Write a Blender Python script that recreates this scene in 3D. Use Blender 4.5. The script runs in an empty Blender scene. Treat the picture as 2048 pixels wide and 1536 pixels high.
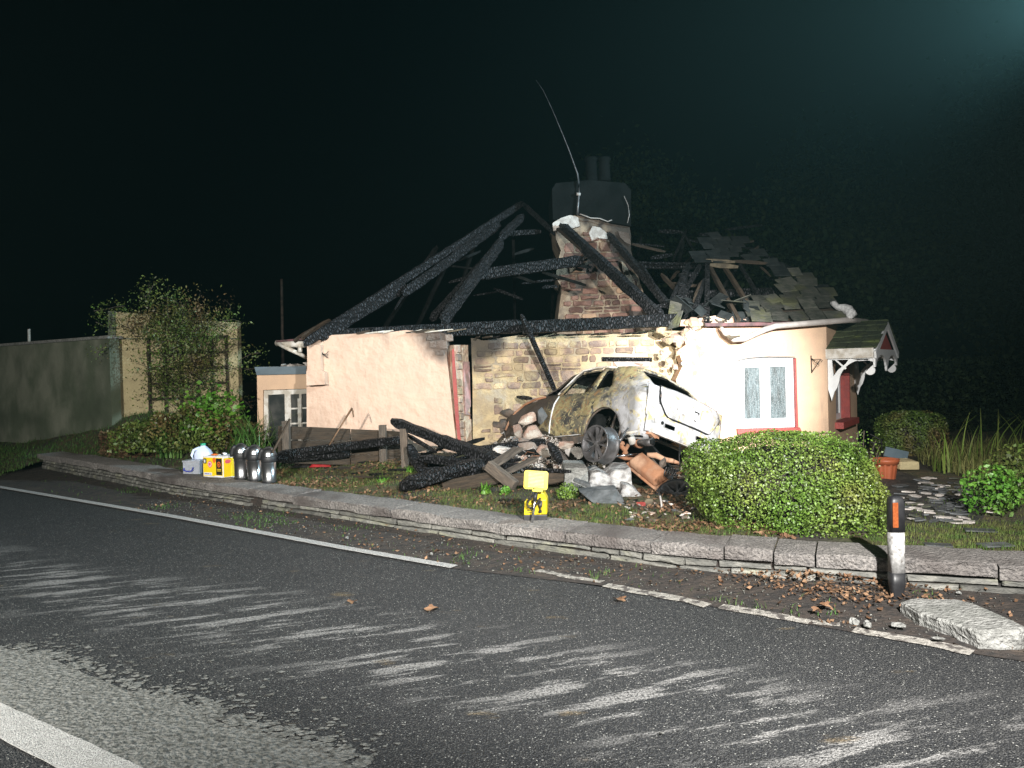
import bpy, bmesh, math, random
import numpy as np
from mathutils import Vector, Matrix, noise as mnoise
random.seed(7)
rng = np.random.default_rng(11)
S = bpy.context.scene
COL = S.collection
# ------------------------------------------------------------------ camera
F = 1518.0
CAMZ = 1.7
cam_d = bpy.data.cameras.new('camera')
cam = bpy.data.objects.new('camera', cam_d)
COL.objects.link(cam)
cam_d.sensor_width = 36.0
cam_d.lens = 36.0 * F / 2048
cam_d.clip_start = 0.05
cam_d.clip_end = 400
RM = Matrix.Rotation(math.pi / 2 - math.atan(28 / F), 3, 'X') @ Matrix.Rotation(-0.025, 3, 'Z')
cam.matrix_world = Matrix.Translation((0, 0, CAMZ)) @ RM.to_4x4()
S.camera = cam
# ------------------------------------------------------------------ night sky
W = bpy.data.worlds.new('World')
S.world = W
W.use_nodes = True
bg = W.node_tree.nodes['Background']
bg.inputs[0].default_value = (0.10, 0.42, 0.40, 1)
bg.inputs[1].default_value = 0.0009
# ------------------------------------------------------------------ floodlights
def spot(name, loc, target, power, angle, blend, color, radius):
    d = bpy.data.lights.new(name, 'SPOT')
    d.energy = power
    d.spot_size = math.radians(angle)
    d.spot_blend = blend
    d.color = color
    d.shadow_soft_size = radius
    o = bpy.data.objects.new(name, d)
    o.location = loc
    o.rotation_euler = (Vector(target) - Vector(loc)).to_track_quat('-Z', 'Y').to_euler()
    COL.objects.link(o)
    return o
spot('scene_floodlight', (1.7, 0.0, 3.4), (1.3, 11.7, -1.2), 6900, 80, 1.0, (1.0, 0.975, 0.93), 0.07)
spot('scene_searchlight', (3.5, 0.2, 3.5), (2.90, 11.7, 1.30), 23000, 21, 1.0, (0.99, 0.985, 0.97), 0.06)
spot('vehicle_floodlight', (-4.2, -1.2, 3.4), (-5.0, 12.0, -0.7), 6300, 100, 1.0, (1.0, 0.97, 0.89), 0.10)
spot('haze_floodlight', (7.0, 8.7, 5.7), (2.2, 8.4, 7.4), 10500, 142, 1.0, (0.62, 0.88, 1.0), 0.12)
S.view_settings.view_transform = 'Standard'
S.view_settings.look = 'None'
S.view_settings.gamma = 1
S.view_settings.exposure = 0
S.view_settings.use_curve_mapping = False
S.render.engine = 'CYCLES'
S.cycles.use_denoising = True
S.cycles.max_bounces = 6
S.cycles.diffuse_bounces = 3
S.cycles.glossy_bounces = 3
S.cycles.transmission_bounces = 6
S.cycles.transparent_max_bounces = 8
S.cycles.volume_bounces = 0
# ------------------------------------------------------------------ pixel -> place helpers
C0 = Vector((0, 0, CAMZ))
def ray(px, py):
    return RM @ Vector(((px - 1024) / F, -(py - 768) / F, -1))
def PY(px, py, Y):
    r = ray(px, py); return C0 + r * (Y / r.y)
def PZ(px, py, z=0.0):
    r = ray(px, py); return C0 + r * ((z - CAMZ) / r.z)
def RP(px, py, lift=0.0):          # front roof plane z = 2.3 + .75 (y - 11.5)
    r = ray(px, py)
    k = (2.3 + lift - 0.75 * 11.5 - CAMZ) / (r.z - 0.75 * r.y)
    return C0 + r * k
def ss(t, a, b):
    t = min(1, max(0, (t - a) / (b - a))); return t * t * (3 - 2 * t)
def nz(x, y, z=0.0, s=1.0):
    return mnoise.noise(Vector((x * s, y * s, z * s)))
# ------------------------------------------------------------------ materials
def M(name, c1, c2=None, ns=5.0, rough=0.8, metal=0.0, bump=0.0, bs=30.0, lo=0.4, hi=0.6, c3=None, n3=1.2, t3=(0.5, 0.62), island=0.0, spec=0.5, stretch=(1, 1, 1), detail=6):
    m = bpy.data.materials.new(name); m.use_nodes = True
    nt = m.node_tree; N = nt.nodes; L = nt.links
    b = N['Principled BSDF']
    b.inputs['Roughness'].default_value = rough
    b.inputs['Metallic'].default_value = metal
    b.inputs['Specular IOR Level'].default_value = spec
    tc = N.new('ShaderNodeTexCoord'); mp = N.new('ShaderNodeMapping')
    mp.inputs['Scale'].default_value = stretch
    L.new(tc.outputs['Object'], mp.inputs['Vector'])
    def noise(s, d=detail):
        n = N.new('ShaderNodeTexNoise'); n.inputs['Scale'].default_value = s; n.inputs['Detail'].default_value = d
        L.new(mp.outputs[0], n.inputs['Vector']); return n
    def ramp(src, a, bb):
        r = N.new('ShaderNodeMapRange'); r.inputs[1].default_value = a; r.inputs[2].default_value = bb
        L.new(src, r.inputs[0]); return r.outputs[0]
    def mix(f, a, bb):
        x = N.new('ShaderNodeMix'); x.data_type = 'RGBA'
        L.new(f, x.inputs[0])
        for i, v in ((6, a), (7, bb)):
            if isinstance(v, tuple): x.inputs[i].default_value = (*v, 1)
            else: L.new(v, x.inputs[i])
        return x.outputs[2]
    out = None
    if c2 is None: c2 = tuple(v * 0.8 for v in c1)
    out = mix(ramp(noise(ns).outputs[0], lo, hi), c1, c2)
    if c3 is not None:
        out = mix(ramp(noise(n3).outputs[0], *t3), out, c3)
    if island > 0:
        g = N.new('ShaderNodeNewGeometry'); oi = N.new('ShaderNodeObjectInfo')
        ad = N.new('ShaderNodeMath'); ad.operation = 'ADD'
        L.new(g.outputs['Random Per Island'], ad.inputs[0]); L.new(oi.outputs['Random'], ad.inputs[1])
        fr = N.new('ShaderNodeMath'); fr.operation = 'FRACT'; L.new(ad.outputs[0], fr.inputs[0])
        hsv = N.new('ShaderNodeHueSaturation')
        L.new(out, hsv.inputs['Color'])
        r = N.new('ShaderNodeMapRange'); r.inputs[3].default_value = 1 - island; r.inputs[4].default_value = 1 + island
        L.new(fr.outputs[0], r.inputs[0]); L.new(r.outputs[0], hsv.inputs['Value'])
        out = hsv.outputs[0]
    L.new(out, b.inputs['Base Color'])
    if bump > 0:
        bp = N.new('ShaderNodeBump'); bp.inputs['Strength'].default_value = min(1, bump); bp.inputs['Distance'].default_value = 0.02 * max(1, bump)
        L.new(noise(bs, 8).outputs[0], bp.inputs['Height']); L.new(bp.outputs[0], b.inputs['Normal'])
    return m
def parts(m):
    nt = m.node_tree; return nt, nt.nodes, nt.links, nt.nodes['Principled BSDF']
MT = {}
MT['render_pink'] = M('painted_render', (0.58, 0.41, 0.31), (0.54, 0.38, 0.29), 3, 0.75, bump=1.8, bs=6.5, c3=(0.46, 0.31, 0.23), n3=0.9, t3=(0.55, 0.8))
MT['render_plain'] = M('smooth_render', (0.66, 0.45, 0.30), (0.60, 0.41, 0.28), 4, 0.75, bump=0.35, bs=60)
MT['render_cream'] = M('cream_render', (0.50, 0.42, 0.24), (0.42, 0.35, 0.20), 2.5, 0.85, bump=0.4, bs=25, c3=(0.26, 0.23, 0.14), n3=1.6, t3=(0.55, 0.75))
MT['concrete_wall'] = M('stained_concrete', (0.20, 0.21, 0.16), (0.10, 0.12, 0.08), 1.6, 0.9, bump=0.4, bs=12, c3=(0.05, 0.065, 0.04), n3=1.1, t3=(0.45, 0.75), stretch=(1, 1, 0.75))
MT['stone'] = M('rubble_stone', (0.33, 0.235, 0.175), (0.24, 0.18, 0.15), 9, 0.95, bump=1.2, bs=30, island=0.38, c3=(0.44, 0.35, 0.22), n3=3.2, t3=(0.46, 0.58))
MT['stone_red'] = M('red_rubble_stone', (0.22, 0.125, 0.095), (0.15, 0.085, 0.07), 7, 0.9, bump=0.8, bs=35, island=0.4, c3=(0.30, 0.20, 0.13), n3=2.5, t3=(0.55, 0.62))
MT['mortar'] = M('lime_mortar', (0.47, 0.37, 0.22), (0.35, 0.28, 0.18), 9, 0.95, bump=1.0, bs=28, c3=(0.36, 0.31, 0.24), n3=2.0)
MT['plaster_rough'] = M('rough_plaster', (0.55, 0.46, 0.35), (0.44, 0.30, 0.22), 9, 0.95, bump=1.5, bs=16, c3=(0.40, 0.22, 0.15), n3=4, t3=(0.56, 0.62))
MT['pink_plaster'] = M('pink_plaster', (0.50, 0.30, 0.29), (0.30, 0.22, 0.20), 8, 0.9, bump=0.8, bs=30)
MT['red_paint'] = M('red_masonry_paint', (0.34, 0.055, 0.045), (0.27, 0.045, 0.04), 12, 0.6, bump=0.4, bs=40)
MT['white_paint'] = M('white_gloss_paint', (0.78, 0.79, 0.80), (0.70, 0.71, 0.72), 6, 0.4)
MT['old_white'] = M('weathered_white_paint', (0.62, 0.60, 0.56), (0.42, 0.38, 0.32), 9, 0.6, bump=0.3, bs=40)
MT['soot'] = M('soot_black', (0.006, 0.007, 0.007), (0.014, 0.015, 0.015), 6, 0.95, spec=0.1, bump=1.0, bs=18)
MT['dull_black'] = M('matt_black_plastic', (0.014, 0.014, 0.016), (0.02, 0.02, 0.022), 20, 0.45)
MT['dark_render'] = M('sooty_chimney_render', (0.008, 0.009, 0.009), (0.005, 0.006, 0.006), 3, 0.95, spec=0.08, bump=0.5, bs=20)
MT['slate'] = M('mossy_slate', (0.075, 0.075, 0.062), (0.042, 0.046, 0.036), 8, 0.8, bump=1.0, bs=24, island=0.5, c3=(0.085, 0.088, 0.045), n3=3.0, t3=(0.52, 0.66))
MT['slate_sooty'] = M('sooty_slate', (0.035, 0.04, 0.04), (0.022, 0.026, 0.027), 8, 0.9, spec=0.12, bump=0.6, bs=30, island=0.3)
MT['slate_clean'] = M('broken_slate', (0.10, 0.105, 0.11), (0.06, 0.064, 0.066), 8, 0.6, bump=0.5, bs=30, island=0.4)
MT['moss'] = M('porch_slate_moss', (0.055, 0.07, 0.03), (0.03, 0.04, 0.02), 7, 0.9, bump=1.2, bs=30, island=0.25, c3=(0.10, 0.13, 0.03), n3=2.6, t3=(0.55, 0.7))
MT['coping'] = M('weathered_coping_stone', (0.27, 0.25, 0.235), (0.15, 0.14, 0.135), 40, 0.92, bump=2.2, bs=48, island=0.16, c3=(0.10, 0.085, 0.08), n3=1.7, t3=(0.5, 0.70))
MT['wall_stone'] = M('grey_slatestone', (0.18, 0.176, 0.158), (0.10, 0.10, 0.092), 8, 0.85, bump=1.0, bs=25, island=0.35, c3=(0.20, 0.20, 0.15), n3=3, t3=(0.55, 0.7), stretch=(1, 1, 2.5))
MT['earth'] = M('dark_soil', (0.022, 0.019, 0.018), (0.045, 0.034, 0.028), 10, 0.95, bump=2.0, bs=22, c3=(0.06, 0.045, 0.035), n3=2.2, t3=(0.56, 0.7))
MT['garden'] = M('garden_soil_and_turf', (0.05, 0.06, 0.022), (0.10, 0.07, 0.035), 6, 0.95, bump=2.0, bs=22, c3=(0.045, 0.038, 0.03), n3=1.1, t3=(0.5, 0.62))
MT['grass'] = M('short_grass', (0.055, 0.10, 0.018), (0.10, 0.11, 0.03), 4, 0.7, island=0.5, spec=0.3)
MT['grass_green'] = M('green_grass', (0.04, 0.10, 0.018), (0.06, 0.10, 0.025), 4, 0.7, island=0.5, spec=0.3)
MT['straw'] = M('dry_grass_blades', (0.22, 0.21, 0.075), (0.15, 0.17, 0.05), 4, 0.7, island=0.5, spec=0.3)
MT['reed'] = M('flag_leaf', (0.12, 0.20, 0.03), (0.17, 0.20, 0.05), 3, 0.5, island=0.3)
MT['litter'] = M('dead_leaves', (0.13, 0.07, 0.04), (0.18, 0.11, 0.065), 3, 0.8, island=0.7, spec=0.2)
MT['hedge_leaf'] = M('box_leaf', (0.08, 0.15, 0.02), (0.13, 0.19, 0.035), 2.2, 0.45, island=0.6, spec=0.5, c3=(0.20, 0.19, 0.05), n3=1.3, t3=(0.55, 0.72))
MT['bush_leaf'] = M('shrub_leaf', (0.07, 0.12, 0.02), (0.11, 0.13, 0.03), 2, 0.5, island=0.6, c3=(0.12, 0.075, 0.03), n3=1.0, t3=(0.5, 0.62))
MT['lime_leaf'] = M('lime_leaf', (0.07, 0.20, 0.02), (0.11, 0.22, 0.03), 2, 0.45, island=0.4)
MT['strap_leaf'] = M('strap_leaf', (0.05, 0.13, 0.025), (0.09, 0.17, 0.04), 3, 0.4, island=0.4)
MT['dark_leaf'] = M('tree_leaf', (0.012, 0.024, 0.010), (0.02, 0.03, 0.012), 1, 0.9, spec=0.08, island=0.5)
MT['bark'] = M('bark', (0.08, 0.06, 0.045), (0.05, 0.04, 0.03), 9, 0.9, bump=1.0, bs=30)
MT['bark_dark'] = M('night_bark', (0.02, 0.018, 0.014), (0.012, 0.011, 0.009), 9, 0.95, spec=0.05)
MT['twig'] = M('dry_twig', (0.20, 0.12, 0.07), (0.13, 0.08, 0.045), 9, 0.85)
MT['wood_grey'] = M('weathered_timber', (0.14, 0.11, 0.085), (0.085, 0.068, 0.055), 5, 0.85, bump=0.7, bs=20, stretch=(1, 8, 8), island=0.25)
MT['wood_dark'] = M('creosoted_board', (0.055, 0.038, 0.024), (0.03, 0.022, 0.015), 5, 0.8, bump=0.7, bs=18, stretch=(1, 5, 9), island=0.3)
MT['wood_tan'] = M('bare_lath', (0.16, 0.13, 0.085), (0.08, 0.065, 0.045), 7, 0.85, bump=0.5, bs=20)
MT['alloy'] = M('scorched_alloy', (0.16, 0.155, 0.16), (0.09, 0.085, 0.085), 9, 0.42, metal=0.55, bump=0.3, bs=25)
MT['rust'] = M('rusty_steel', (0.34, 0.16, 0.085), (0.24, 0.11, 0.06), 6, 0.85, bump=0.3, bs=40, c3=(0.42, 0.25, 0.16), n3=3)
MT['steel_dark'] = M('burnt_steel', (0.06, 0.055, 0.05), (0.13, 0.10, 0.08), 8, 0.7, metal=0.2, bump=0.5, bs=30)
MT['concrete_slab'] = M('rough_concrete', (0.30, 0.30, 0.285), (0.19, 0.19, 0.18), 22, 0.95, bump=1.8, bs=40, c3=(0.16, 0.165, 0.15), n3=3, t3=(0.56, 0.7))
MT['ash_white'] = M('ash_covered_block', (0.45, 0.44, 0.43), (0.18, 0.165, 0.16), 12, 0.95, bump=1.2, bs=30)
MT['terracotta'] = M('terracotta_plastic', (0.38, 0.10, 0.04), (0.33, 0.085, 0.035), 5, 0.5)
MT['yellow'] = M('yellow_plastic', (0.58, 0.44, 0.008), (0.52, 0.39, 0.008), 6, 0.35)
MT['rubber'] = M('black_rubber', (0.015, 0.015, 0.017), (0.022, 0.022, 0.024), 10, 0.5)
MT['steel'] = M('brushed_stainless', (0.42, 0.42, 0.43), (0.36, 0.36, 0.37), 30, 0.30, metal=0.95, stretch=(1, 1, 0.1))
MT['chrome'] = M('bright_metal_tube', (0.7, 0.7, 0.72), (0.6, 0.6, 0.62), 30, 0.18, metal=1.0)
MT['blue_plastic'] = M('blue_plastic', (0.02, 0.03, 0.35), None, 5, 0.4)
MT['orange'] = M('orange_reflector', (0.26, 0.07, 0.02), (0.20, 0.05, 0.015), 60, 0.3)
MT['post_white'] = M('scuffed_white_post', (0.38, 0.375, 0.37), (0.24, 0.235, 0.23), 40, 0.7, c3=(0.15, 0.14, 0.13), n3=18, t3=(0.62, 0.66))
MT['lead'] = M('blue_grey_felt_edge', (0.10, 0.14, 0.17), (0.08, 0.115, 0.14), 5, 0.6)
MT['gutter'] = M('grey_plastic_gutter', (0.42, 0.39, 0.37), (0.34, 0.31, 0.29), 8, 0.5)
MT['melted'] = M('melted_pale_plastic', (0.60, 0.60, 0.60), (0.42, 0.42, 0.42), 25, 0.6, bump=1.0, bs=40)
MT['fascia'] = M('scorched_fascia', (0.14, 0.06, 0.065), (0.06, 0.035, 0.035), 8, 0.7, bump=0.4, bs=20)
MT['iron'] = M('black_iron', (0.012, 0.012, 0.012), None, 5, 0.6)
MT['red_cloth'] = M('red_cloth', (0.36, 0.01, 0.014), (0.24, 0.008, 0.01), 6, 0.8, bump=0.5, bs=20)
MT['line'] = M('worn_road_paint', (0.48, 0.47, 0.46), (0.36, 0.35, 0.34), 60, 0.8, bump=0.8, bs=120, c3=(0.10, 0.10, 0.10), n3=110, t3=(0.58, 0.66))
MT['line_dusty'] = M('muddy_road_paint', (0.36, 0.34, 0.31), (0.24, 0.225, 0.20), 30, 0.9, bump=1.0, bs=60, c3=(0.08, 0.07, 0.065), n3=14, t3=(0.52, 0.6))
MT['card_white'] = M('white_card', (0.75, 0.75, 0.78), None, 5, 0.7)
MT['card_yellow'] = M('yellow_card', (0.80, 0.58, 0.01), (0.78, 0.56, 0.01), 5, 0.55)
MT['print_black'] = M('black_print', (0.015, 0.012, 0.012), None, 5, 0.55)
MT['print_orange'] = M('orange_print', (0.75, 0.16, 0.02), None, 5, 0.55)
MT['print_pink'] = M('pink_print', (0.70, 0.12, 0.16), None, 5, 0.55)
MT['chunk'] = M('broken_masonry', (0.42, 0.27, 0.21), (0.30, 0.22, 0.18), 6, 0.95, bump=1.2, bs=25, island=0.45, c3=(0.48, 0.42, 0.36), n3=4, t3=(0.5, 0.6))
MT['chunk_dark'] = M('dark_masonry', (0.12, 0.09, 0.075), (0.17, 0.14, 0.12), 6, 0.95, bump=1.2, bs=25, island=0.4)
MT['chunk_white'] = M('plaster_lump', (0.62, 0.58, 0.54), (0.42, 0.38, 0.35), 9, 0.95, bump=1.0, bs=30, island=0.25)

# charred timber: alligator cracking as fine relief
def char_mat():
    m = M('charred_timber', (0.010, 0.010, 0.012), (0.022, 0.022, 0.025), 9, 0.62, spec=0.32, island=0.3)
    nt, N, L, b = parts(m)
    tc = N.new('ShaderNodeTexCoord'); mp = N.new('ShaderNodeMapping'); mp.inputs['Scale'].default_value = (30, 13, 13)
    L.new(tc.outputs['Object'], mp.inputs[0])
    v = N.new('ShaderNodeTexVoronoi'); v.feature = 'DISTANCE_TO_EDGE'; v.inputs['Scale'].default_value = 1
    L.new(mp.outputs[0], v.inputs['Vector'])
    r = N.new('ShaderNodeMapRange'); r.inputs[1].default_value = 0; r.inputs[2].default_value = 0.28; L.new(v.outputs['Distance'], r.inputs[0])
    x_ = N.new('ShaderNodeMix'); x_.data_type = 'RGBA'; L.new(r.outputs[0], x_.inputs[0]); x_.inputs[6].default_value = (.003, .003, .003, 1); x_.inputs[7].default_value = (.030, .030, .034, 1); L.new(x_.outputs[2], b.inputs['Base Color'])
    bp = N.new('ShaderNodeBump'); bp.inputs['Strength'].default_value = 1; bp.inputs['Distance'].default_value = 0.05
    L.new(r.outputs[0], bp.inputs['Height']); L.new(bp.outputs[0], b.inputs['Normal'])
    return m
MT['char'] = char_mat()
# the burnt car's skin: ash white towards the tail, ochre rust and bare grey forward
def car_mat():
    m = bpy.data.materials.new('burnt_car_paint'); m.use_nodes = True
    nt, N, L, b = parts(m)
    b.inputs['Roughness'].default_value = 0.62; b.inputs['Metallic'].default_value = 0.15
    at = N.new('ShaderNodeAttribute'); at.attribute_name = 'carpos'
    def noise(s, dist=0.0, off=0):
        mp = N.new('ShaderNodeMapping'); mp.inputs['Location'].default_value = (off, off, off)
        L.new(at.outputs['Vector'], mp.inputs[0])
        n = N.new('ShaderNodeTexNoise'); n.inputs['Scale'].default_value = s; n.inputs['Detail'].default_value = 7; n.inputs['Distortion'].default_value = dist
        L.new(mp.outputs[0], n.inputs['Vector']); return n.outputs[0]
    def rng_(src, a, c):
        r = N.new('ShaderNodeMapRange'); r.inputs[1].default_value = a; r.inputs[2].default_value = c; L.new(src, r.inputs[0]); return r.outputs[0]
    def mix(f, a, c):
        x = N.new('ShaderNodeMix'); x.data_type = 'RGBA'; L.new(f, x.inputs[0])
        for i, v in ((6, a), (7, c)):
            if isinstance(v, tuple): x.inputs[i].default_value = (*v, 1)
            else: L.new(v, x.inputs[i])
        return x.outputs[2]
    def math_(op, a, c):
        x = N.new('ShaderNodeMath'); x.operation = op
        for i, v in enumerate((a, c)):
            if isinstance(v, (int, float)): x.inputs[i].default_value = v
            else: L.new(v, x.inputs[i])
        return x.outputs[0]
    sep = N.new('ShaderNodeSeparateXYZ'); L.new(at.outputs['Vector'], sep.inputs[0])
    front = mix(rng_(noise(3.2, 1.5), 0.42, 0.58), (0.31, 0.26, 0.13), (0.13, 0.12, 0.09))
    front = mix(rng_(noise(5.5, 2.5, 3), 0.53, 0.60), front, (0.27, 0.17, 0.085))
    front = mix(rng_(noise(4.0, 1.0, 9), 0.52, 0.62), front, (0.05, 0.048, 0.045))
    front = mix(rng_(noise(11.0, 2.0, 13), 0.55, 0.62), front, (0.38, 0.33, 0.18))
    rear = mix(rng_(noise(3.0, 1.0, 5), 0.45, 0.62), (0.34, 0.338, 0.35), (0.19, 0.185, 0.18))
    rear = mix(rng_(noise(4.5, 1.6, 7), 0.56, 0.68), rear, (0.33, 0.27, 0.11))
    rear = mix(rng_(noise(7.5, 1.5, 17), 0.60, 0.70), rear, (0.12, 0.11, 0.10))
    k = math_('ADD', sep.outputs[0], math_('MULTIPLY', math_('SUBTRACT', noise(1.6, 1.0, 2), 0.5), 1.6))
    k = math_('ADD', k, math_('MULTIPLY', sep.outputs[2], 0.45))
    col = mix(rng_(k, 0.55, 1.25), rear, front)
    far = rng_(k, 2.1, 2.6)
    col = mix(far, col, (0.055, 0.045, 0.038))
    L.new(col, b.inputs['Base Color'])
    bp = N.new('ShaderNodeBump'); bp.inputs['Strength'].default_value = 0.8; bp.inputs['Distance'].default_value = 0.02
    L.new(noise(7.0, 0.8, 1), bp.inputs['Height']); L.new(bp.outputs[0], b.inputs['Normal'])
    return m
MT['car'] = car_mat()

# ------------------------------------------------------------------ object helpers
def link(o, parent=None):
    COL.objects.link(o)
    if parent is not None: o.parent = parent
    return o
def thing(name, label, cat, loc=(0, 0, 0), group=None):
    o = bpy.data.objects.new(name, None); COL.objects.link(o); o.location = loc; o.empty_display_size = 0.1
    tag(o, label, cat, group)
    return o
def tag(o, label=None, cat=None, group=None, kind=None):
    if label: o['label'] = label
    if cat: o['category'] = cat
    if group: o['group'] = group
    if kind: o['kind'] = kind
    return o
def ploc(p):
    v = Vector((0, 0, 0))
    while p is not None: v += p.location; p = p.parent
    return v
def obj(name, verts, faces, mat, parent=None, smooth=False, origin=None, recalc=False):
    """verts in world coordinates; the mesh is stored about its own origin"""
    base = ploc(parent)
    V = [Vector(v) for v in verts]
    if origin is None:
        origin = base if parent is None else base
    org = Vector(origin)
    me = bpy.data.meshes.new(name)
    me.from_pydata([tuple(v - org) for v in V], [], faces)
    if recalc:
        bm = bmesh.new(); bm.from_mesh(me); bmesh.ops.recalc_face_normals(bm, faces=bm.faces); bm.to_mesh(me); bm.free()
    if smooth: me.polygons.foreach_set('use_smooth', [True] * len(me.polygons))
    me.materials.append(MT[mat] if isinstance(mat, str) else mat)
    me.update()
    o = bpy.data.objects.new(name, me); link(o, parent)
    o.location = org - base
    return o
def bmobj(name, bm, mat, parent=None, smooth=False, origin=None, mw=None):
    bmesh.ops.recalc_face_normals(bm, faces=bm.faces)
    if mw is not None: bm.transform(mw)
    base = ploc(parent); org = Vector(origin) if origin is not None else base
    bm.transform(Matrix.Translation(-org))
    me = bpy.data.meshes.new(name); bm.to_mesh(me); bm.free()
    if smooth: me.polygons.foreach_set('use_smooth', [True] * len(me.polygons))
    me.materials.append(MT[mat] if isinstance(mat, str) else mat)
    o = bpy.data.objects.new(name, me); link(o, parent); o.location = org - base
    return o
def box(name, lo, hi, mat, parent=None, bev=0.0, mw=None, jit=0.0, origin=None):
    bm = bmesh.new(); bmesh.ops.create_cube(bm, size=1)
    lo = Vector(lo); hi = Vector(hi)
    for v in bm.verts:
        v.co = Vector([(lo[i] + hi[i]) / 2 + v.co[i] * (hi[i] - lo[i]) for i in range(3)])
        if jit: v.co += Vector([random.uniform(-jit, jit) for _ in range(3)])
    if bev: bmesh.ops.bevel(bm, geom=bm.edges[:], offset=bev, segments=2, affect='EDGES', profile=0.6)
    return bmobj(name, bm, mat, parent, mw=mw, origin=origin, smooth=False)
def frame_from(d, up=(0, 0, 1)):
    x = Vector(d).normalized(); z = Vector(up); 
    if abs(x.dot(z)) > 0.98: z = Vector((0, 1, 0))
    y = z.cross(x).normalized(); z = x.cross(y)
    return Matrix((x, y, z)).transposed()
def timber(name, p0, p1, w, h, mat='char', parent=None, jag=0.0, seg=None, up=(0, 0, 1), bow=0.0, rough_end=True):
    """a sawn length from p0 to p1; jag makes burnt, eaten edges and ends"""
    p0 = Vector(p0); p1 = Vector(p1); d = p1 - p0; Ln = d.length
    R3 = frame_from(d, up)
    n = seg or max(2, int(Ln / 0.12)) if jag else (seg or 2)
    V = []; Fc = []
    sd = random.uniform(0, 50)
    for i in range(n + 1):
        t = i / n
        e = 1.0
        if jag > .25 and rough_end: e = min(1, 0.6 + 0.4 * min(t, 1 - t) * Ln / 0.10)
        eat = 1 - jag * (0.5 + 0.5 * nz(t * Ln * 3, sd)) * 0.5
        for j, (a, c) in enumerate(((-1, -1), (0, -1.04), (1, -1), (1.04, 0), (1, 1), (0, 1.04), (-1, 1), (-1.04, 0))):
            jj = jag * 0.10
            V.append((t * Ln + (random.uniform(-.05, .05) * Ln * jag * 0.6 if i in (0, n) else 0),
                      a * w / 2 * e * (eat if c < 0 else 1) + random.uniform(-jj, jj) * w,
                      c * h / 2 * e * (eat if a < 0 else 1) + random.uniform(-jj, jj) * h + bow * math.sin(math.pi * t)))
    for i in range(n):
        for j in range(8):
            a = i * 8 + j; b_ = i * 8 + (j + 1) % 8
            Fc.append((a, b_, b_ + 8, a + 8))
    Fc.append(tuple(range(7, -1, -1))); Fc.append(tuple(n * 8 + j for j in range(8)))
    me = bpy.data.meshes.new(name); me.from_pydata(V, [], Fc); me.materials.append(MT[mat]); me.update()
    o = bpy.data.objects.new(name, me); link(o, parent)
    o.matrix_basis = Matrix.Translation(-ploc(parent)) @ Matrix.Translation(p0) @ R3.to_4x4()
    return o
def tube_geo(pts, r, n=8, closed=False):
    pts = [Vector(p) for p in pts]; V = []; Fc = []
    rs = r if isinstance(r, (list, tuple)) else [r] * len(pts)
    up = Vector((0, 0, 1)); 
    m = len(pts)
    for i, p in enumerate(pts):
        if closed: d = pts[(i + 1) % m] - pts[i - 1]
        else: d = pts[min(i + 1, m - 1)] - pts[max(i - 1, 0)]
        d.normalize()
        a = up.cross(d)
        if a.length < 0.05: a = Vector((1, 0, 0)).cross(d)
        a.normalize(); b_ = d.cross(a)
        for k in range(n):
            t = 2 * math.pi * k / n
            V.append(p + (a * math.cos(t) + b_ * math.sin(t)) * rs[i])
    for i in range(m if closed else m - 1):
        for k in range(n):
            Fc.append((i * n + k, i * n + (k + 1) % n, ((i + 1) % m) * n + (k + 1) % n, ((i + 1) % m) * n + k))
    if not closed:
        Fc.append(tuple(range(n - 1, -1, -1))); Fc.append(tuple((m - 1) * n + k for k in range(n)))
    return V, Fc
def tube(name, pts, r, mat, parent=None, n=8, closed=False, smooth=True, origin=None):
    V, Fc = tube_geo(pts, r, n, closed)
    return obj(name, V, Fc, mat, parent, smooth=smooth, origin=origin)
def lathe(name, prof, mat, parent=None, n=24, loc=(0, 0, 0), mw=None, smooth=True, close=True):
    V = []; Fc = []; k = len(prof)
    for i in range(n):
        t = 2 * math.pi * i / n
        for r, z in prof: V.append(Vector((r * math.cos(t), r * math.sin(t), z)))
    for i in range(n):
        for j in range(k - 1):
            Fc.append((i * k + j, ((i + 1) % n) * k + j, ((i + 1) % n) * k + j + 1, i * k + j + 1))
    if close:
        if prof[0][0] > 1e-4: Fc.append(tuple(i * k for i in range(n - 1, -1, -1)))
        if prof[-1][0] > 1e-4: Fc.append(tuple(i * k + k - 1 for i in range(n)))
    mm = (mw if mw is not None else Matrix.Translation(loc))
    V = [mm @ v for v in V]
    return obj(name, V, Fc, mat, parent, smooth=smooth)
def poly_slab(name, outer, holes, origin, ux, uy, un, depth, mat, parent=None):
    """flat polygon (with holes) in the plane origin + a*ux + b*uy, thickened by depth along -un"""
    bm = bmesh.new()
    origin = Vector(origin); ux = Vector(ux); uy = Vector(uy); un = Vector(un)
    es = []
    for lp in [outer] + list(holes):
        vs = [bm.verts.new(origin + ux * a + uy * c) for a, c in lp]
        for i in range(len(vs)): es.append(bm.edges.new((vs[i], vs[(i + 1) % len(vs)])))
    bmesh.ops.triangle_fill(bm, use_beauty=True, use_dissolve=False, edges=es)
    fs = bm.faces[:]
    r = bmesh.ops.extrude_face_region(bm, geom=fs)
    nv = [g for g in r['geom'] if isinstance(g, bmesh.types.BMVert)]
    bmesh.ops.translate(bm, verts=nv, vec=-un * depth)
    return bmobj(name, bm, mat, parent)
def px_slab(name, pts, Y, depth, mat, parent=None, holes=()):
    f = lambda lp: [((q := PY(a, c, Y)).x, q.z) for a, c in lp]
    return poly_slab(name, f(pts), [f(h) for h in holes], (0, Y, 0), (1, 0, 0), (0, 0, 1), (0, -1, 0), depth, mat, parent)
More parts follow.
